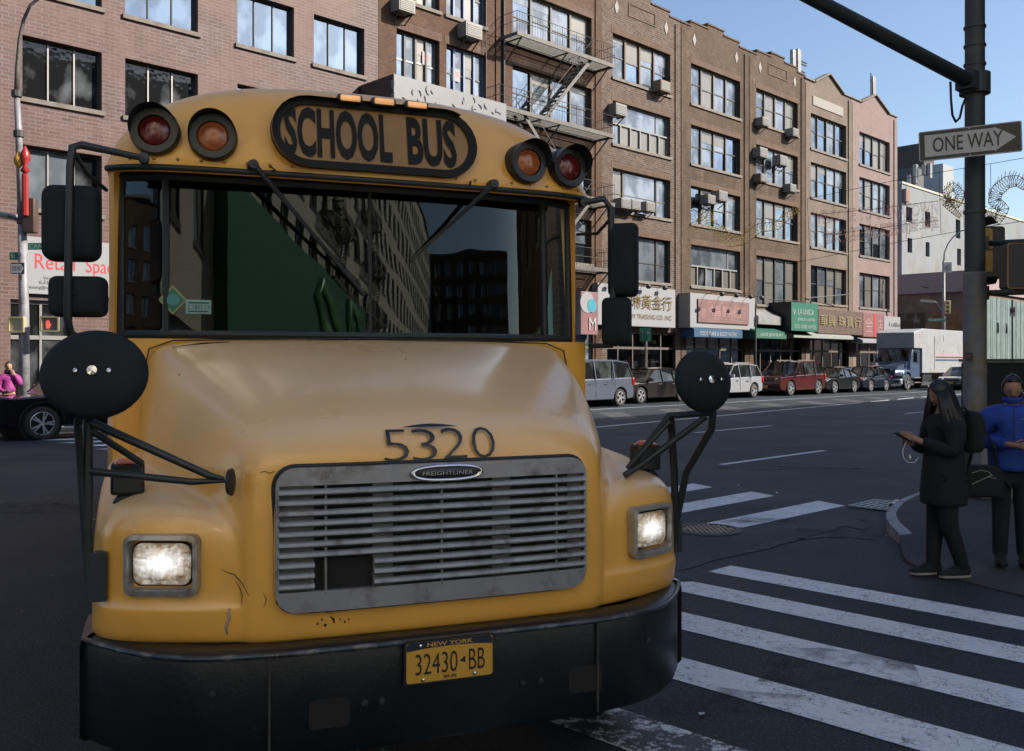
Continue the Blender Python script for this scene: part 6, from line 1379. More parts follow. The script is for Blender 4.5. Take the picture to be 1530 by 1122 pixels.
# one way sign
c = pd_(1448.5, 211.5, 10.72); ow = thing('one_way_sign', c, R(24), 'large black and white one way arrow sign on the dark signal mast', 'street sign'); ow.rotation_euler = (0, R(-1.5), R(-24)); arrow_sign(ow, 1.06, .345)
# signal heads beside the mast
def sig_head(name, c, rz, label, sections=2, w=.34, hh=.36, lensm=None):
    o = thing(name, c, rz, label, 'traffic signal')
    for k in range(sections):
        b = MB(); z = -k*hh; b.box(-w/2,w/2,-.1,.12,z-hh+.012,z-.004); q = b.build('section', M['sig_k'], o, bevel=.03)
        b = MB(); b.lathe([(.13,0),(.15,.0),(.15,.02)], (0,-.1,z-hh/2), (0,-1,0), 20); b.build('bezel', M['sig_y'], q)
        b = MB(); rr = []
        for j in range(-7, 8): an = math.pi/2+j*R(13); rr.append([(.145*math.cos(an),-.10,z-hh/2+.145*math.sin(an)),(.145*math.cos(an),-.10-.2*math.cos(j*R(8)),z-hh/2+.145*math.sin(an))])
        b.grid(rr); b.build('visor', M['sig_k'], q)
        b = MB(); b.lathe([(0,.015),(.12,.0)], (0,-.1,z-hh/2), (0,-1,0), 20); b.build('lens', M['dark_in'], q)
    return o
s1 = thing('traffic_signal', pd_(1485, 340, 11.5), 0, 'yellow-brown traffic signal seen side-on, just right of the dark mast', 'traffic signal')
b = MB(); b.prism(rrect(-.165,.125,-.62,.02,.04), (.02,.0,-.0), (1,0,0), (0,0,1), (0,.3,0)); b.build('housing', M['sig_k'], s1, bevel=.02)
b = MB(); b.prism([(-.125,-.26),(.0,-.26),(.0,-.03),(-.04,.0),(-.125,-.01)], (-.02,-.012,0), (1,0,0), (0,0,1), (0,.01,0)); b.prism([(-.125,-.54),(.0,-.54),(.0,-.285),(-.125,-.285)], (-.02,-.012,0), (1,0,0), (0,0,1), (0,.01,0)); b.build('door', M['sig_y'], s1)
b = MB(); b.grid([[(-.16,0,.12),(-.05,-.05,.13),(.05,0,.06)],[(-.16,.3,.12),(-.05,.35,.13),(.05,.3,.06)]]); b.grid([[(-.16,0,-.62),(.0,-.05,-.69),(.06,0,-.60)],[(-.16,.3,-.62),(.0,.35,-.69),(.06,.3,-.60)]]); b.build('visor', M['sig_k'], s1)
s2 = thing('pedestrian_signal', pd_(1528, 397, 10.4), 0, 'dark pedestrian signal box with a yellow edge, cut by the right side of the picture', 'traffic signal')
b = MB(); b.prism(rrect(-.165,.30,-.25,.25,.03), (0,0,0), (1,0,0), (0,0,1), (0,.2,0)); b.build('housing', M['sig_k'], s2, bevel=.015)
b = MB(); ring(b, rrect(-.168,.303,-.253,.253,.03), rrect(-.158,.293,-.243,.243,.03), -.004, .01); b.build('rim', M['sig_y'], s2); b = MB(); b.box(-.03,.07,.05,.12,-.27,-.25); b.build('drain_plug', M['sig_k'], s2)
for i, (ya, yb, nm) in enumerate(((438,435,'lower'),(364,360,'upper'))):
    p1 = pd_(1470, ya, 11.1); p2 = pd_(1560, yb, 10.6); o = thing('signal_pipe', p1, 0, nm+' horizontal bracket pipe holding the pedestrian signal to the dark mast', 'pipe bracket'); b = MB(); b.tube([(0,0,0), p2-p1], .035, 8); b.build('pipe', mk('verdigris_pipe', (.09,.085,.05), .6, var=.4, scale=6) if i == 0 else M['sig_k'], o, smooth=True); b = MB(); b.obox((-.02,0,0),.1,.14,.16); b.build('clamp', M['sig_k'], o)
b = MB(); b.lathe([(.119,1.0),(.132,1.0),(.132,2.62),(.119,2.64)], (0,0,0), (0,0,1), 14); b.lathe([(.132,1.45),(.139,1.45),(.139,1.5),(.132,1.5)], (0,0,0), (0,0,1), 14); b.build('lit_pole_shell', mk('lit_pole_grey', (.15,.15,.165), .6, var=.3, scale=4, dirt=(.20,.16,.06), dscale=2.2), mast, smooth=30)  # added shell: light on the lower pole painted as paler grey
# graffiti kiosk behind the people, concrete block
c = pd_(1500, 542, 11.9); ki = thing('phone_kiosk', (c.x+.25, c.y, .13), R(-6), 'black street kiosk scribbled with white and yellow graffiti behind the person in blue', 'kiosk')
b = MB(); b.box(-.55,.75,0,.6,.0,1.58); b.build('cabinet', mk('kiosk_black', (.008,.012,.014), .8, var=.3, scale=2), ki, bevel=.02)
b = MB(); b.box(-.57,.77,-.02,.62,1.582,1.62); b.build('cap', M['black_m'], ki)
b = MB(); b.text('Yko', (-.22,-.004,.98),(1,0,.1),(0,0,1),.38,.17,.001); q = b.build('yellow_graffiti', mk('graffiti_olive', (.12,.12,.04), .6), ki, fix=False)
b = MB(); rnd = random.Random(3)
for x, z in ((-.12,1.42),(.08,1.33),(.13,1.24),(.02,1.18),(-.02,1.2)): b.tube([(x+rnd.uniform(-.04,.04),-.006,z+rnd.uniform(-.03,.03)) for k in range(5)], .008, 5)
b.build('white_graffiti', M['txt_w'], ki)
c = pd_(1461, 542, 11.2); cb = thing('concrete_block', (c.x, c.y-.25, .13), R(5), 'pale concrete block around the foot of the dark mast', 'block'); b = MB(); b.box(-.2,.42,-.2,.25,0,.62); b.build('block', M['conc'], cb, bevel=.03)
b = MB(); b.box(-.22,.44,-.22,.27,.62,.66); b.build('top_slab', M['conc'], cb)
# --- left-hand pole with curved lamp arm
mL = 26.8; Dl = mL/(CS-SN*((34-CX)/F)); c = pd_(36, 542, Dl); lpole = thing('lamp_pole', (c.x, c.y, .14), TH, 'pale street lamp pole with a curved arm at the far left corner', 'lamp pole')
def lrel(px, py, dd=0): return Matrix.Rotation(-TH, 3, 'Z') @ (pd_(px, py, Dl+dd)-Vector((c.x, c.y, .14)))
b = MB(); b.tube([(0,0,0), lrel(36,470), lrel(33,330)], [.15,.125,.105], 10); b.build('shaft', M['pole_l'], lpole, smooth=True)
b = MB(); b.tube([lrel(33,330), lrel(28,200), lrel(25,140)], [.105,.085,.07], 10); b.build('upper_shaft', M['pole_l'], lpole, smooth=True)
b = MB(); b.tube([lrel(25,140), lrel(26,100), lrel(29,60), lrel(35,30), lrel(45,8), lrel(62,-6), lrel(85,-12)], [.07,.06,.05,.045,.04,.04,.04], 8); b.build('curved_arm', M['iron_g'], lpole, smooth=True)
b = MB(); q_ = lrel(100,-11); b.obox(q_,.6,.3,.16); b.build('lamp_head', M['alu'], lpole, bevel=.05)
b = MB()
for py in (200, 140, 330): x = lrel({200:28,140:25,330:33}[py], py); b.lathe([(.09,-.1),(.13,-.08),(.13,.08),(.09,.1)], x, (0,0,1), 10)
split(b, 'collar', M['iron'], lpole)
b = MB(); p0 = lrel(34,330); b.tube([p0, lrel(10,322)], .035, 6); b.build('side_arm', M['iron'], lpole); b = MB(); b.obox(lrel(0,321),1.0,.35,.14,(0,.1,0)); b.build('cobra_lamp', mk('lamp_shell', (.25,.28,.30), .4), lpole, bevel=.05)
def onl(name, label, px, py, cat, dd=-.25): c2 = pd_(px, py, Dl+dd); return thing(name, c2, 0, label, cat)
o = onl('red_ornament', 'red and yellow festive ornament column strapped to the pale lamp pole', 38, 322, 'ornament'); H_ = lambda a: (322-a)/F*(Dl-.25)
b = MB(); b.tube([(0,0,0),(-.01,0,H_(260))], .085, 8); b.build('red_column', M['red'], o)
b = MB(); b.lathe([(.03,0),(.12,.08),(.05,.22),(.13,.38),(.11,.55),(.03,.72),(0,.75)], (-.01,0,H_(260)), (0,0,1), 10); b.build('carved_finial', M['red'], o, smooth=True)
b = MB(); b.lathe([(0,-.22),(.11,-.1),(.13,.05),(.05,.2),(0,.25)], (-.17,0,H_(240)), (0,0,1), 10); b.build('yellow_drop', mk('festive_yellow', (.45,.25,.03), .5), o, smooth=True)
o = onl('traffic_signal', 'dark traffic signal seen from behind on the pale lamp pole, under the red ornament', 43, 296, 'traffic signal', -.1)
b = MB(); b.box(-.13,.19,-.1,.15,-.92,.0); b.build('housing', mk('signal_back_brown', (.07,.045,.035), .6), o, bevel=.03); b = MB(); b.box(-.19,-.12,-.05,.05,-.7,-.3); b.build('bracket', M['sig_k'], o)
o = onl('canal_street_sign', 'bright green street name sign on the pale lamp pole', 56, 368, 'street sign', -.3)
b = MB(); b.box(-.25,.75,0,.01,-.09,.09); b.build('plate', mk('bright_green_sign', (.03,.38,.22), .5), o); b = MB(); b.text('CANAL ST', (-.22,-.004,-.06),(1,0,0),(0,0,1),.80,.12,.001,.01); b.build('lettering', M['txt_w'], o)
o = onl('green_street_sign', 'small dark green street name sign above the left one way sign', 22, 382.5, 'street sign', -.25); b = MB(); b.box(-.14,.09,0,.01,-.1,.1); b.build('plate', M['dgreen'], o); b = MB(); b.text('St', (-.1,-.003,-.05),(1,0,0),(0,0,1),.12,.1,.001); b.build('lettering', M['txt_w'], o)
o = onl('one_way_sign', 'small one way sign with a right arrow on the pale lamp pole', 26, 401, 'street sign', -.3); arrow_sign(o, .37, .31, txt='ONE WAY')
def pedsig(px, py, w, h, label, hand, bk):
    o = onl('pedestrian_signal', label, px, py, 'traffic signal', -.2); b = MB(); b.box(-w/2,w/2,0,.2,-h/2,h/2); b.build('housing', bk, o, bevel=.02)
    b = MB(); ring(b, rrect(-w/2,w/2,-h/2,h/2,.04), rrect(-w/2+.045,w/2-.045,-h/2+.045,h/2-.045,.02), -.03, 0); b.build('rim', mk('signal_cream', (.42,.36,.20), .5), o)
    if hand:
        b = MB(); b.box(-w/2+.05,w/2-.05,-.006,-.001,-h/2+.05,h/2-.05); b.build('screen', mk('signal_screen', (.16,.14,.11), .6), o)
        b = MB(); b.prism(rrect(-.10,.0,-.12,.02,.03), (0,-.012,0), (1,0,0), (0,0,1), (0,.004,0))
        for k in range(4): b.prism(rrect(-.10+k*.027,-.08+k*.027,.0,.11-abs(k-1.5)*.015,.008), (0,-.012,0), (1,0,0), (0,0,1), (0,.004,0))
        b.prism([(-.0,-.08),(.05,-.01),(.035,.01),(-.0,-.03)], (0,-.012,0), (1,0,0), (0,0,1), (0,.004,0)); b.build('red_hand', emis('hand_red', (.8,.12,.08), .45), o)
pedsig(74.5, 484, .50, .42, 'lit pedestrian signal showing a red hand, right of the pale lamp pole', True, M['sig_k'])
pedsig(24, 485, .42, .42, 'pedestrian signal seen edge-on with a cream back, left of the pale lamp pole', False, mk('signal_back_cream', (.40,.34,.22), .5))
# --- green walk-route sign post, plain thin post
def post(px, m, ytop, label, name='sign_post', r=.03):
    D = m/(CS-SN*((px-CX)/F)); c = pd_(px, 542, D); o = thing(name, (c.x, c.y, .14), 0, label, 'sign post'); zt = EYE+(HY-ytop)*D/F-.14; b = MB(); b.cyl((0,0,0),(0,0,zt),r,None,8); b.build('post', M['iron'], o); return o, zt, D
o, zt, D = post(964, 26.7, 490, 'thin post with a small green sign showing a walking figure and an arrow')
b = MB(); w = 17/F*D; h = 20/F*D; b.box(-w/2,w/2,-.05,-.04,zt-h,zt); q = b.build('green_sign', M['dgreen'], o)
b = MB(); zc = zt-h*.55; b.lathe([(0,0),(.03,0)], (-w*.25,-.055,zc+h*.28), (0,-1,0), 10); b.bar((-w*.25,-.055,zc+h*.2),(-w*.25,-.055,zc-.05),.04,.006); b.bar((-w*.25,-.055,zc-.05),(-w*.36,-.055,zc-h*.3),.025,.006); b.bar((-w*.25,-.055,zc-.05),(-w*.12,-.055,zc-h*.3),.025,.006); b.bar((w*.22,-.055,zc+h*.2),(w*.22,-.055,zc-h*.3),.03,.006); b.prism([(-.06,0),(.06,0),(0,.1)], (w*.22,-.056,zc+h*.15), (1,0,0), (0,0,1), (0,.004,0)); b.build('symbols', M['txt_w'], q)
o, zt, D = post(1129, 26.8, 456, 'plain thin dark post by the kerb between the pink sign and the green awning', r=.045)
o, zt, D = post(1513, 22.0, 448, 'pole with round no-parking signs and a pale box at the right edge', r=.05)
# distant posts: tall lamp with signals
c = pd_(1410, 542, 68); dl_ = thing('lamp_pole', (c.x, c.y, 0), 0, 'distant lamp pole with a curved arm in front of the low mauve building', 'lamp pole')
def dr(px, py): return pd_(px, py, 68)-Vector((c.x, c.y, 0))
b = MB(); b.tube([(0,0,0), dr(1410,390)], [.14,.10], 8); b.build('shaft', M['pole_l'], dl_, smooth=True); b = MB(); b.tube([dr(1410,392), dr(1411,378), dr(1416,365), dr(1424,354), dr(1436,345), dr(1450,342)], .05, 6); b.build('curved_arm', M['pole_l'], dl_, smooth=True)
b = MB(); b.tube([dr(1410,468), dr(1400,452), dr(1391,449)], .05, 6); b.obox(dr(1386,450),.9,.35,.2,(0,.08,0)); b.build('cobra_lamp', M['alu'], dl_)
o = thing('traffic_signal', pd_(1416, 449, 67.8), 0, 'distant yellow traffic signal on the far lamp pole', 'traffic signal'); b = MB(); b.box(-.2,.22,0,.2,-.95,0); b.build('housing', mk('signal_straw', (.36,.28,.14), .5), o, bevel=.04)
b = MB()
for k in range(3): b.lathe([(0,.01),(.12,0)], (0,0,-.17-k*.3), (0,-1,0), 14)
b.build('lenses', M['sig_k'], o)
o = thing('walk_sign', pd_(1416, 400, 67.8), 0, 'distant small pale sign with black figures on the far lamp pole', 'street sign'); b = MB(); b.box(-.3,.3,0,.03,-.35,.4); b.build('plate', M['whiteb'], o); b = MB(); b.text('45', (-.2,-.01,-.2),(1,0,0),(0,0,1),.4,.4,.002); b.build('lettering', M['txt_k'], o)
o = thing('green_street_sign', pd_(1397, 478, 67.5), 0, 'distant green street name sign above the box truck', 'street sign'); b = MB(); b.box(-.5,.8,0,.03,-.12,.12); b.build('plate', M['dgreen'], o); b = MB(); b.text('MULBERRY ST', (-.45,-.01,-.07),(1,0,0),(0,0,1),1.2,.14,.002); b.build('lettering', M['txt_w'], o)
# no parking roundels at the far right
Dn = 22.0/(CS-SN*((1513-CX)/F)); o = thing('no_parking_sign', pd_(1513, 465, Dn-.1), 0, 'white no-parking signs stacked on the pole at the right edge', 'street sign')
b = MB(); b.box(-.2,.2,0,.01,-.35,.3); b.build('plate', M['alu'], o); b = MB(); b.lathe([(.11,.0),(.15,.0),(.15,.01)], (0,-.005,.05), (0,-1,0), 24); b.bar((-.08,-.01,.13),(.08,-.01,-.03),.03,.004); b.build('ring', M['sgn_blk'], o)
# ================================================================== festive street lights across the avenue
SL = 40.0
def lp_(px, py): m, z = ps_(px, py, SL); return W(SL, m, z)
def festoon():
    o0 = lp_(1300, 400); o = thing('festive_lights', o0, TH, 'festive wire lettering welcoming to Chinatown, hung across the avenue', 'street decoration')
    R_ = Matrix.Rotation(-TH, 3, 'Z'); q = lambda px, py: R_ @ (lp_(px, py)-o0)
    b = MB()
    for pts in (((1206,297),(1345,268),(1400,258),(1530,236),(1640,214)), ((1190,392),(1340,362),(1440,344),(1530,330),(1640,312)), ((1206,297),(1210,375)), ((1403,258),(1406,349)), ((1225,320),(1300,313),(1402,300)),((1228,352),(1403,329)),((1480,245),(1481,335))):
        b.tube([q(*p) for p in pts], .011, 4)
    for px in (1246, 1300, 1354, 1440): b.tube([q(px, 297-(px-1206)*.2), q(px, 388-(px-1190)*.19)], .008, 4)
    b.build('wire_frame', M['iron'], o)
    m0, zt = ps_(1212, 320, SL); m1, _ = ps_(1402, 305, SL)
    def line(txt, xa, ya, xb, yb, hpx, mat, nm, y2):
        cu = bpy.data.curves.new('t', 'FONT'); cu.body = txt; cu.fill_mode = 'NONE'; cu.bevel_depth = .012; cu.bevel_resolution = 0; cu.resolution_u = 2
        ob = bpy.data.objects.new('t', cu); C.objects.link(ob); me = bpy.data.meshes.new_from_object(ob.evaluated_get(bpy.context.evaluated_depsgraph_get())); bpy.data.objects.remove(ob)
        xs = [v.co.x for v in me.vertices]; ys = [v.co.y for v in me.vertices]; A = q(xa, ya); B = q(xb, yb); hh = abs(q(xa, ya-hpx).z-A.z)
        for v in me.vertices:
            f = (v.co.x-min(xs))/(max(xs)-min(xs)); g = (v.co.y-min(ys))/(max(ys)-min(ys)); p = A.lerp(B, f); v.co = (p.x+v.co.z, p.y, p.z+g*hh)
        me.materials.append(mat); ob = bpy.data.objects.new(nm, me); C.objects.link(ob); ob.parent = o
    line('WELCOME TO CHINATOWN', 1214, 335, 1402, 321, 19, mk('light_string_red', (.30,.12,.14), .6), 'english_lettering', 0)
    line('歡迎光臨華埠', 1232, 366, 1403, 344, 21, mk('light_string_rose', (.42,.20,.16), .6), 'chinese_lettering', 0)
    return o
festoon()
def dragon(name, label, pts, wpx, mat, seed):
    o0 = lp_(*pts[0]); o = thing(name, o0, TH, label, 'street decoration', 'dragons of the festive lights'); R_ = Matrix.Rotation(-TH, 3, 'Z'); q = lambda px, py: R_ @ (lp_(px, py)-o0); b = MB(); rnd = random.Random(seed); e1 = []; e2 = []
    fine = []
    for i in range(len(pts)-1):
        for k in range(5): f = k/5; fine.append((pts[i][0]+(pts[i+1][0]-pts[i][0])*f, pts[i][1]+(pts[i+1][1]-pts[i][1])*f))
    fine.append(pts[-1]); n = len(fine)
    for i, p in enumerate(fine):
        a = fine[max(0,i-1)]; c = fine[min(n-1,i+1)]; dx, dy = c[0]-a[0], c[1]-a[1]; L = math.hypot(dx, dy); w = wpx*(math.sin(math.pi*(i+1.5)/(n+2))**.5); e1.append((p[0]-dy/L*w, p[1]+dx/L*w)); e2.append((p[0]+dy/L*w, p[1]-dx/L*w))
    b.tube([q(*p) for p in e1], .016, 4); b.tube([q(*p) for p in e2], .016, 4); b.build('outline', mat, o)
    s = MB()
    for i in range(n-1): 
        s.tube([q(*e1[i]), q(*fine[i]), q(*e2[i+1])], .011, 4); s.tube([q(*e2[i]), q(*fine[i]), q(*e1[i+1])], .011, 4)
        x, y = e2[i]; s.tube([q(x, y), q(x+rnd.uniform(-4,4), y-rnd.uniform(3,8))], .012, 4)
    s.build('scales', mat, o)
    h = MB(); x, y = fine[0]
    for k in range(9): a = R(360*k/9); h.tube([q(x, y), q(x+wpx*1.6*math.cos(a), y+wpx*1.6*math.sin(a)), q(x+wpx*1.9*math.cos(a+.5), y+wpx*1.9*math.sin(a+.5))], .013, 4)
    h.build('head', mat, o)
dragon('light_dragon', 'yellow wire dragon decoration in front of the weathered loft windows', [(1042,330),(1058,318),(1062,336),(1078,346),(1092,362),(1112,358),(1135,340),(1160,338),(1180,320),(1196,312)], 7, mk('dragon_yellow', (.42,.30,.06), .6), 1)
dragon('light_dragon', 'amber wire dragon decoration left of the one way sign mast', [(1420,300),(1412,288),(1425,278),(1436,290),(1430,305),(1410,300),(1425,315),(1436,325)], 6, mk('dragon_amber', (.33,.22,.05), .6), 2)
dragon('light_dragon', 'pale lattice wire dragon decoration at the right edge against the sky', [(1475,325),(1490,330),(1500,312),(1485,300),(1490,285),(1505,272),(1520,270),(1535,280),(1545,300)], 9, mk('dragon_pale', (.30,.24,.16), .6), 3)
# ================================================================== people
M['skin'] = mk('skin', (.36,.20,.14), .55, var=.08, scale=12); M['hair'] = mk('black_hair', (.009,.010,.011), .5, var=.3, scale=30)
M['blk_c'] = mk('black_cloth', (.007,.011,.013), .9, var=.4, scale=9, bump=.5, bscale=14); M['blk_t'] = mk('black_denim', (.008,.012,.016), .9, var=.4, scale=9, bump=.5, bscale=12)
M['sole'] = mk('pale_sole', (.38,.36,.34), .6)
def hand(vs, es, wrist_i, wrist, fwd, side, up, curl=.5, grip=0, scale=1.0):
    """palm and five fingers; fwd along the hand, side towards the thumb, up = back of the hand"""
    fwd = Vector(fwd).normalized(); side = Vector(side).normalized(); up = Vector(up).normalized(); w = Vector(wrist)
    def put(p, r, par): vs.append((*p, r)); es.append((par, len(vs)-1)); return len(vs)-1
    p = w+fwd*.045*scale; pi = put(p, .021*scale, wrist_i); k = put(w+fwd*.078*scale, .019*scale, pi)
    for j, (sd, ln) in enumerate(((.030,.066),(.010,.075),(-.010,.070),(-.030,.055))):
        b0 = w+fwd*(.088*scale)+side*sd*scale; a = put(b0, .0085*scale, k); d = fwd; q = b0; par = a
        for s_ in range(3): d = (d-up*(curl*(.55+.15*s_))).normalized(); q = q+d*ln*scale*(.45,.32,.23)[s_]; par = put(q, (.0078,.0072,.006)[s_]*scale, par)
    t0 = w+fwd*.035*scale+side*.026*scale; a = put(t0, .011*scale, pi); d = (fwd*.7+side*.8-up*.3*curl).normalized(); q = t0
    for s_ in range(2): q = q+d*.034*scale; a = put(q, (.0095,.0075)[s_]*scale, a); d = (d*.7+fwd*.6-up*.3).normalized()
def person(loc, rz, h, label, wrists, elbows, face_dir=0, head_tilt=.15, feet=((.0,.1,.0),(.05,-.1,.0)), hand_f=None, scale=None, body_w=1.0, knee=None):
    """figure facing local +x, y to its left"""
    k = h/1.70; o = thing('person', loc, rz, label, 'person'); S = lambda *a: tuple(x*k for x in a)
    vs = []; es = []
    def V(x, y, z, r, par=None, ry=None): vs.append((x*k, y*k, z*k, r*k, (ry or r)*k)); (es.append((par, len(vs)-1)) if par is not None else None); return len(vs)-1
    pel = V(0,0,.93,.125); ab = V(.01,0,1.06,.115,pel); ch = V(0,0,1.24,.125,ab); ub = V(-.01,0,1.38,.085,ch); nk = V(.005,0,1.46,.050,ub); n2 = V(.02,0,1.52,.047,nk)
    J = {}
    for sg, nm in ((1,'L'),(-1,'R')):
        sh = V(-.01,sg*.165*body_w,1.385,.060,ub); el = V(*[c/k for c in elbows[nm]],.040,sh); w = V(*[c/k for c in wrists[nm]],.027,el); J[nm] = (sh, el, w)
        hp = V(0,sg*.085,.88,.092,pel); kn = V(*(knee or {}).get(nm, (.02,sg*.09,.49)),.058,hp); f = feet[0 if sg > 0 else 1]; an = V(f[0]-.03,f[1],.085,.038,kn); hl = V(f[0]-.06,f[1],.04,.032,an); to = V(f[0]+.13,f[1],.03,.030,hl)
        J['leg'+nm] = (hp, kn, an, to)
    for nm, sg in (('L',1),('R',-1)):
        fw, sd, up, cu = hand_f[nm]; hand(vs, es, J[nm][2], vs[J[nm][2]][:3], fw, sd, up, cu, 0, k)
    b = skin('body', vs, es, M['skin'], o, 2)
    # head: shaped shell with brow, nose, jaw, lips and ears
    hd = MB(); nr, nc = 22, 28; ft = Matrix.Rotation(head_tilt, 3, 'Y'); hc_ = Vector((.03,0,1.60))
    rows = []
    for i in range(nr+1):
        th = math.pi*i/nr; row = []
        for j in range(nc):
            ph = 2*math.pi*j/nc; x = math.sin(th)*math.cos(ph); y = math.sin(th)*math.sin(ph); z = math.cos(th)
            rx, ry, rz_ = .098, .076, .118
            if z < 0: ry *= 1+.30*z; rx *= 1-.10*z*(-1 if x > 0 else 1)
            px, py_, pz_ = x*rx, y*ry, z*rz_
            f = max(0, x)
            if f > .5:
                nose = math.exp(-(y/.13)**2)*math.exp(-((z+.18)/.16)**2)*.024+math.exp(-(y/.1)**2)*math.exp(-((z-.05)/.2)**2)*.008; px += nose
                for e in (-1, 1): px -= math.exp(-((y-e*.38)/.17)**2)*math.exp(-((z-.06)/.10)**2)*.010
                px += math.exp(-(y/.24)**2)*math.exp(-((z+.50)/.07)**2)*.006-math.exp(-(y/.3)**2)*math.exp(-((z+.66)/.07)**2)*.005+math.exp(-(y/.25)**2)*math.exp(-((z+.85)/.12)**2)*.010
                px += math.exp(-((z-.24)/.10)**2)*.004*(abs(y) < .6)
            row.append(tuple((hc_+ft@Vector((px,py_,pz_)))*k))
        rows.append(row)
    hd.grid(rows, closed=True)
    for e in (-1, 1): hd.lathe([(0,.0),(.018,.004),(.026,-.002),(.02,-.01)], tuple((hc_+ft@Vector((-.008,e*.073,-.01)))*k), (0,e,.0), 10, (.7,1.1))
    hq = hd.build('head', M['skin'], o, sub=1, weld=True)
    e = MB()
    for s in (-1, 1): e.lathe([(.0095*k,-.004),(.008*k,.003*k),(.0,.005*k)], tuple((hc_+ft@Vector((.083,s*.030,.008)))*k), (1,s*.2,0), 10)
    e.build('eyes', M['sgn_blk'], hq); e = MB(); e.lathe([(.0,.003),(.012,.0),(.02,-.004)], tuple((hc_+ft@Vector((.098,0,-.060)))*k), (1,0,0), 12, (1.1,.28)); e.build('mouth', mk('lips', (.30,.12,.10), .5), hq)
    return o, k, vs, J, hc_, ft
def skirt(o, k, rings, mat, n=28):
    b = MB(); rs = []
    for i, (z, rx, ry) in enumerate(rings): rs.append([(rx*k*math.cos(2*math.pi*j/n)*(1+.03*math.sin(j*1.9+i)), ry*k*math.sin(2*math.pi*j/n)*(1+.03*math.cos(j*2.3+i)), z*k) for j in range(n)])
    z, rx, ry = rings[-1]; rs.append([(rx*.9*k*math.cos(2*math.pi*j/n), ry*.9*k*math.sin(2*math.pi*j/n), (z+.02)*k) for j in range(n)])
    b.grid(rs, closed=True); return b.build('coat_hem', mat, o, sub=1, weld=True)
def cloth(o, nm, pts, es, mat, sub=2): return skin(nm, pts, es, mat, o, sub)
def shoes(o, k, feet, mat, sole):
    for f in feet:
        b = MB(); x, y = f[0]*k, f[1]*k; rows = []
        for xx, w, h in ((-.11,.036,.12),(-.06,.050,.145),(.0,.052,.13),(.08,.056,.085),(.15,.052,.066),(.19,.032,.045)):
            rows.append([(x+xx*k, y-w*k, .022),(x+xx*k, y-w*.8*k, h*k*.8),(x+xx*k, y, h*k),(x+xx*k, y+w*.8*k, h*k*.8),(x+xx*k, y+w*k, .022)])
        b.grid(rows); b.add(rows[0], [(0,1,2,3,4)]); b.add(rows[-1], [(0,1,2,3,4)]); q = b.build('shoe', mat, o, sub=1, weld=True)
        s = MB(); pl_ = [(x+a*k, y+c*k) for a, c in ((-.115,0),(-.10,-.034),(-.03,-.046),(.08,-.053),(.15,-.047),(.185,0),(.15,.047),(.08,.053),(-.03,.046),(-.10,.034))]; s.prism(pl_, (0,0,.0), (1,0,0), (0,1,0), (0,0,.026)); s.build('sole', sole, q, bevel=.005)
# ---- woman with a phone
c = pd_(1410, 862, 1.7*F/(862-HY)); k_ = 1.53/1.70
fe = ((-.09,.075,0),(.09,-.07,0))
wr = {'L': (.235,.045,1.075), 'R': (.245,-.06,1.05)}; elb = {'L': (.03,.20,.985), 'R': (.03,-.20,.985)}
o, k, vs, J, hc_, ft = person((c.x, c.y, .012), R(187), 1.53, 'person in a long black coat with long black hair, looking down at a phone', wr, elb, head_tilt=.38, feet=fe,
    hand_f={'L': ((.8,-.25,.35),(.2,-.3,.9),(-.3,.9,.2),.45), 'R': ((.85,.35,.25),(.1,.4,.9),(-.2,-.9,.2),.45)})
def P(x, y, z, rx, ry=None): return (x*k, y*k, z*k, rx*k, (ry or rx)*k)
e1, w1, e2, w2 = vs[J['L'][1]], vs[J['L'][2]], vs[J['R'][1]], vs[J['R'][2]]
pts = [P(0,0,.95,.165), P(.01,0,1.1,.150), P(0,0,1.27,.150), P(-.01,0,1.40,.100), P(0,.165,1.375,.100), (*e1[:3],.075), (w1[0]*.93,w1[1]*.97,w1[2],.043), P(0,-.165,1.375,.100), (*e2[:3],.075), (w2[0]*.93,w2[1]*.97,w2[2],.043)]
cloth(o, 'coat', pts, [(0,1),(1,2),(2,3),(3,4),(4,5),(5,6),(3,7),(7,8),(8,9)], M['blk_c']); skirt(o, k, [(1.2,.158,.175),(1.0,.168,.19),(.86,.182,.205),(.72,.192,.215),(.62,.188,.21)], M['blk_c'])
pts = [P(0,0,.90,.12)]; es = []
for i, sg in enumerate((1, -1)):
    f = fe[i]; n0 = len(pts); pts += [P(0,sg*.085,.82,.105), P(.02,sg*.09,.50,.085), P(f[0]-.03,f[1],.13,.062), P(f[0]-.035,f[1],.045,.062)]; es += [(0,n0),(n0,n0+1),(n0+1,n0+2),(n0+2,n0+3)]
cloth(o, 'trousers', pts, es, M['blk_t']); shoes(o, k, fe, M['blk_c'], M['sole'])
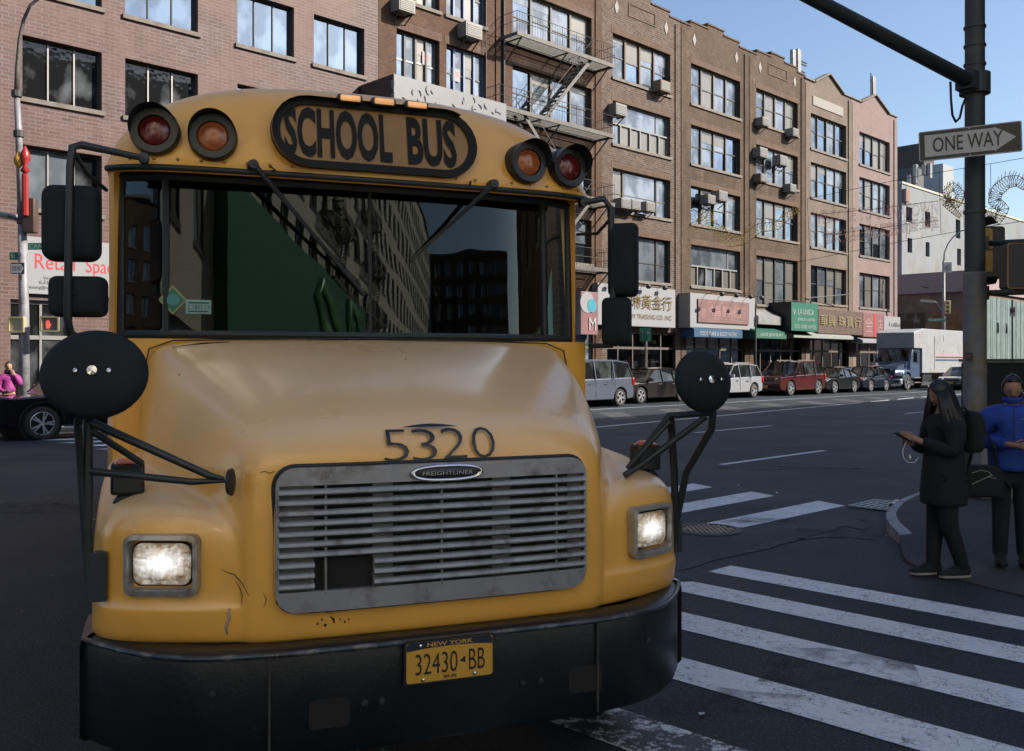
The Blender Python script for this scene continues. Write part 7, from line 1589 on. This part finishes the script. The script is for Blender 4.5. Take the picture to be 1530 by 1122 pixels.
def hairmass(o, hc_, ft, k, long, mat, seed=1):
    b = MB(); rows = []; n = 22
    for i in range(13 if long else 8):
        th = R(8)+i*R(13.0); row = []
        for j in range(n+1):
            ph = R(180)+(j/n-.5)*(R(360) if th < R(50) else R(300) if long and th < R(75) else R(255) if long else R(205)); x = math.sin(th)*math.cos(ph); y = math.sin(th)*math.sin(ph); z = math.cos(th); w = 1+.02*math.sin(j*2.7+i)
            row.append(tuple((hc_+ft@Vector((x*.112*w-.004, y*.092*w, z*.128+.006)))*k))
        rows.append(row)
    b.grid(rows); hq = b.build('hair', mat, o, sub=1, weld=True)
    if long:
        s = MB(); rnd = random.Random(seed)
        for j in range(110):
            a = R(180)+rnd.uniform(-2.15,2.15); x0 = .10*math.cos(a); y0 = .085*math.sin(a); L = rnd.uniform(.38,.52); top = (hc_+ft@Vector((x0,y0,rnd.uniform(-.02,.05)))); side = rnd.uniform(.7,1.25)
            pts = [top, top+Vector((x0*.25-.01,y0*.5,-.13)), top+Vector((x0*.45*side-.03,y0*1.1*side,-.28)), top+Vector((x0*.5*side-.04,y0*1.25*side,-L))]
            s.tube([p*k for p in pts], [.020*k,.026*k,.022*k,.006*k], 5)
        s.build('strands', mat, hq, smooth=True)
hairmass(o, hc_, ft, k, True, M['hair'])
woman = o; Rw = Matrix.Rotation(R(187), 3, 'Z')
def wv(p): return Vector((c.x, c.y, .012)) + Rw @ Vector(p)
ph = thing('mobile_phone', wv((.345,-.0,1.10)), R(187), 'dark mobile phone held in both hands by the person in the black coat', 'phone')
b = MB(); b.obox((0,0,0),.145,.072,.009,(0,R(-32),0)); b.build('body', M['sgn_blk'], ph, bevel=.003); b = MB(); b.obox((-.003,0,.005),.13,.064,.003,(0,R(-32),0)); b.build('screen', M['cglass'], ph)
ea = thing('earphone_cable', wv((.27,.0,1.0)), R(187), 'white earphone cable hanging in a loop under the phone', 'cable'); b = MB(); b.tube([(.04,0,.08),(.075,.0,.0),(.07,.0,-.06),(.03,.0,-.10),(-.02,.0,-.10),(-.06,.0,-.06)], .003, 5); b.build('loop', M['white'], ea); b = MB(); b.lathe([(0,-.02),(.009,-.012),(.007,.012),(0,.02)], (.015,0,-.055), (.2,0,1), 8); b.build('earbud', M['white'], ea)
bp2 = thing('backpack', wv((-.20,-.02,.98)), R(187), 'small dark backpack worn by the person in the black coat', 'backpack')
b = MB()
rows = []
for z, f in ((-.01,.5),(.0,.8),(.05,1),(.22,1),(.30,.85),(.33,.5)):
    rows.append([(-.02-.085*f, y*f, z) for y in (-.13,-.09,0,.09,.13)][::-1]+[(.03, y*f, z) for y in (-.13,0,.13)])
b.grid(rows, closed=True); b.add(rows[0], [tuple(range(8))]); b.add(rows[-1], [tuple(range(8))]); b.build('bag', M['blk_c'], bp2, sub=1, weld=True)
b = MB(); b.tube([(.02,.08,.30),(.08,.10,.36),(.2,.10,.30)], .012, 6); b.build('strap', M['blk_c'], bp2); b = MB(); b.tube([(.02,-.08,.30),(.08,-.10,.36),(.2,-.10,.30)], .012, 6); b.build('strap', M['blk_c'], bp2)
# ---- person in the blue jacket
M['bluej'] = mk('blue_jacket', (.010,.045,.30), .75, var=.35, scale=7, bump=.3, bscale=12)
D2 = 7.7; c2 = pd_(1512, 542, D2); fe2 = ((.02,.1,0),(.05,-.1,0))
wr = {'L': (.20,.13,1.0), 'R': (.22,-.02,.985)}; elb = {'L': (-.02,.27,1.0), 'R': (.0,-.27,1.0)}
o, k, vs, J, hc_, ft = person((c2.x, c2.y, .06), R(-112), 1.52, 'person in a bright blue jacket and dark trousers, looking down at the right edge', wr, elb, head_tilt=.42, feet=fe2,
    hand_f={'L': ((.4,-.8,-.1),(.5,.3,.6),(.7,.1,.3),.6), 'R': ((.25,.9,-.15),(.3,-.2,.8),(.8,-.2,.3),.6)})
e1, w1, e2, w2 = vs[J['L'][1]], vs[J['L'][2]], vs[J['R'][1]], vs[J['R'][2]]
pts = [P(0,0,.98,.180), P(.01,0,1.1,.175), P(.0,0,1.27,.165), P(-.01,0,1.40,.115), P(0,.175,1.375,.115), (*e1[:3],.082), (w1[0]*.93,w1[1],w1[2],.046), P(0,-.175,1.375,.115), (*e2[:3],.082), (w2[0]*.9,w2[1]-.02,w2[2],.046)]
cloth(o, 'jacket', pts, [(0,1),(1,2),(2,3),(3,4),(4,5),(5,6),(3,7),(7,8),(8,9)], M['bluej']); skirt(o, k, [(1.2,.168,.19),(1.05,.178,.205),(.92,.178,.20),(.84,.165,.19)], M['bluej'])
b = MB(); b.lathe([(.070*k,0),(.082*k,.01),(.086*k,.05*k),(.076*k,.055*k)], (.025*k,0,1.475*k), (.15,0,1), 20); b.build('collar', M['bluej'], o, smooth=True)
b = MB(); b.tube([(.172*k,.0,.92*k),(.178*k,0,1.1*k),(.165*k,0,1.3*k),(.13*k,0,1.44*k)], .004, 5); b.build('zip', M['sgn_blk'], o)
b = MB(); b.text('columbra', (.165*k,.05*k,1.325*k), (-.25,.97,0), (-.1,0,1), .075, .012, .004); b.build('chest_print', M['txt_w'], o, fix=False)
pts = [P(0,0,.88,.13)]; es = []
for i, sg in enumerate((1, -1)):
    f = fe2[i]; n0 = len(pts); pts += [P(0,sg*.09,.80,.105), P(.02,sg*.09,.50,.085), P(f[0]-.03,f[1],.13,.070), P(f[0]-.035,f[1],.045,.065)]; es += [(0,n0),(n0,n0+1),(n0+1,n0+2),(n0+2,n0+3)]
cloth(o, 'trousers', pts, es, M['blk_t']); shoes(o, k, fe2, M['blk_c'], M['blk_c']); hairmass(o, hc_, ft, k, False, M['hair'])
hb = thing('handbag', pd_(1467, 715, 7.6), R(-5), 'black handbag with pale piping hanging between the two people', 'handbag')
b = MB(); b.prism([(-.17,-.15),(.17,-.15),(.15,.07),(.08,.11),(-.08,.11),(-.15,.07)], (0,-.05,0), (1,0,0), (0,0,1), (0,.11,0)); b.build('bag', M['blk_c'], hb, bevel=.02)
b = MB(); b.tube([(-.10,-.055,.05),(-.03,-.06,.075),(.03,-.06,.06),(.06,-.06,.03)], .003, 4); b.tube([(-.10,-.058,-.04),(.05,-.062,.035)], .003, 4); b.tube([(.02,-.06,.02),(.09,-.058,.01)], .0025, 4); b.build('piping', M['sole'], hb)
b = MB(); b.tube([(-.11,0,.08),(-.06,.02,.25),(.03,.05,.42),(.10,.0,.25),(.12,0,.08)], .013, 6); b.build('strap', M['blk_c'], hb, smooth=True)
# ---- pedestrian in pink behind the black car
D3 = 22.6; c3 = pd_(13, 542, D3); wr = {'L': (.16,.12,1.42), 'R': (.20,-.10,1.02)}; elb = {'L': (.10,.24,1.16), 'R': (.02,-.22,1.06)}
o, k, vs, J, hc_, ft = person((c3.x, c3.y, .0), R(-60), 1.70, 'person in a bright pink jacket with a hand at the face, behind the black vehicle', wr, elb, head_tilt=.1, feet=fe2,
    hand_f={'L': ((-.1,-.4,.9),(.3,-.5,.0),(.8,.4,.3),.4), 'R': ((.7,.6,0),(.3,-.2,.8),(.5,-.6,.3),.5)})
M['pinkj'] = mk('pink_jacket', (.48,.05,.33), .6, var=.2, scale=9)
e1, w1, e2, w2 = vs[J['L'][1]], vs[J['L'][2]], vs[J['R'][1]], vs[J['R'][2]]
pts = [P(0,0,.95,.17), P(.01,0,1.1,.165), P(0,0,1.27,.165), P(-.01,0,1.40,.11), P(0,.175,1.375,.115), (*e1[:3],.075), (*w1[:3],.045), P(0,-.175,1.375,.115), (*e2[:3],.075), (*w2[:3],.045)]
cloth(o, 'jacket', pts, [(0,1),(1,2),(2,3),(3,4),(4,5),(5,6),(3,7),(7,8),(8,9)], M['pinkj'])
b = MB(); b.lathe([(.08,-.06),(.10,.0),(.09,.06),(.07,.07)], (.02,0,1.47), (.1,0,1), 16); b.build('scarf', M['blk_c'], o, smooth=True)
pts = [P(0,0,.88,.13)]; es = []
for i, sg in enumerate((1, -1)):
    f = fe2[i]; n0 = len(pts); pts += [P(0,sg*.09,.80,.105), P(.02,sg*.09,.50,.080), P(f[0]-.03,f[1],.13,.06)]; es += [(0,n0),(n0,n0+1),(n0+1,n0+2)]
cloth(o, 'trousers', pts, es, M['blk_t']); shoes(o, k, fe2, M['blk_c'], M['blk_c']); hairmass(o, hc_, ft, k, False, M['hair'])
# ---- shopper behind the parked cars
c4 = pd_(1151, 542, 51.5)
wr = {'L': (.1,.22,.85), 'R': (.1,-.22,.85)}; elb = {'L': (.0,.24,1.1), 'R': (.0,-.24,1.1)}
o, k, vs, J, hc_, ft = person((c4.x, c4.y, .14), R(200), 1.68, 'distant dark-clothed person standing on the far pavement above the red vehicle', wr, elb, feet=fe2,
    hand_f={'L': ((.1,0,-1),(1,0,0),(0,1,0),.3), 'R': ((.1,0,-1),(1,0,0),(0,-1,0),.3)})
cloth(o, 'coat', [P(0,0,.85,.18), P(0,0,1.25,.16), P(0,0,1.40,.11), P(0,.19,1.37,.08), (*vs[J['L'][1]][:3],.06), P(0,-.19,1.37,.08), (*vs[J['R'][1]][:3],.06)], [(0,1),(1,2),(2,3),(3,4),(2,5),(5,6)], mk('olive_coat', (.06,.045,.035), .8))
pts = [P(0,0,.88,.13)]; es = []
for i, sg in enumerate((1, -1)):
    f = fe2[i]; n0 = len(pts); pts += [P(0,sg*.09,.80,.105), P(.02,sg*.09,.50,.080), P(f[0]-.03,f[1],.13,.06)]; es += [(0,n0),(n0,n0+1),(n0+1,n0+2)]
cloth(o, 'trousers', pts, es, M['blk_t']); hairmass(o, hc_, ft, k, False, M['hair'])
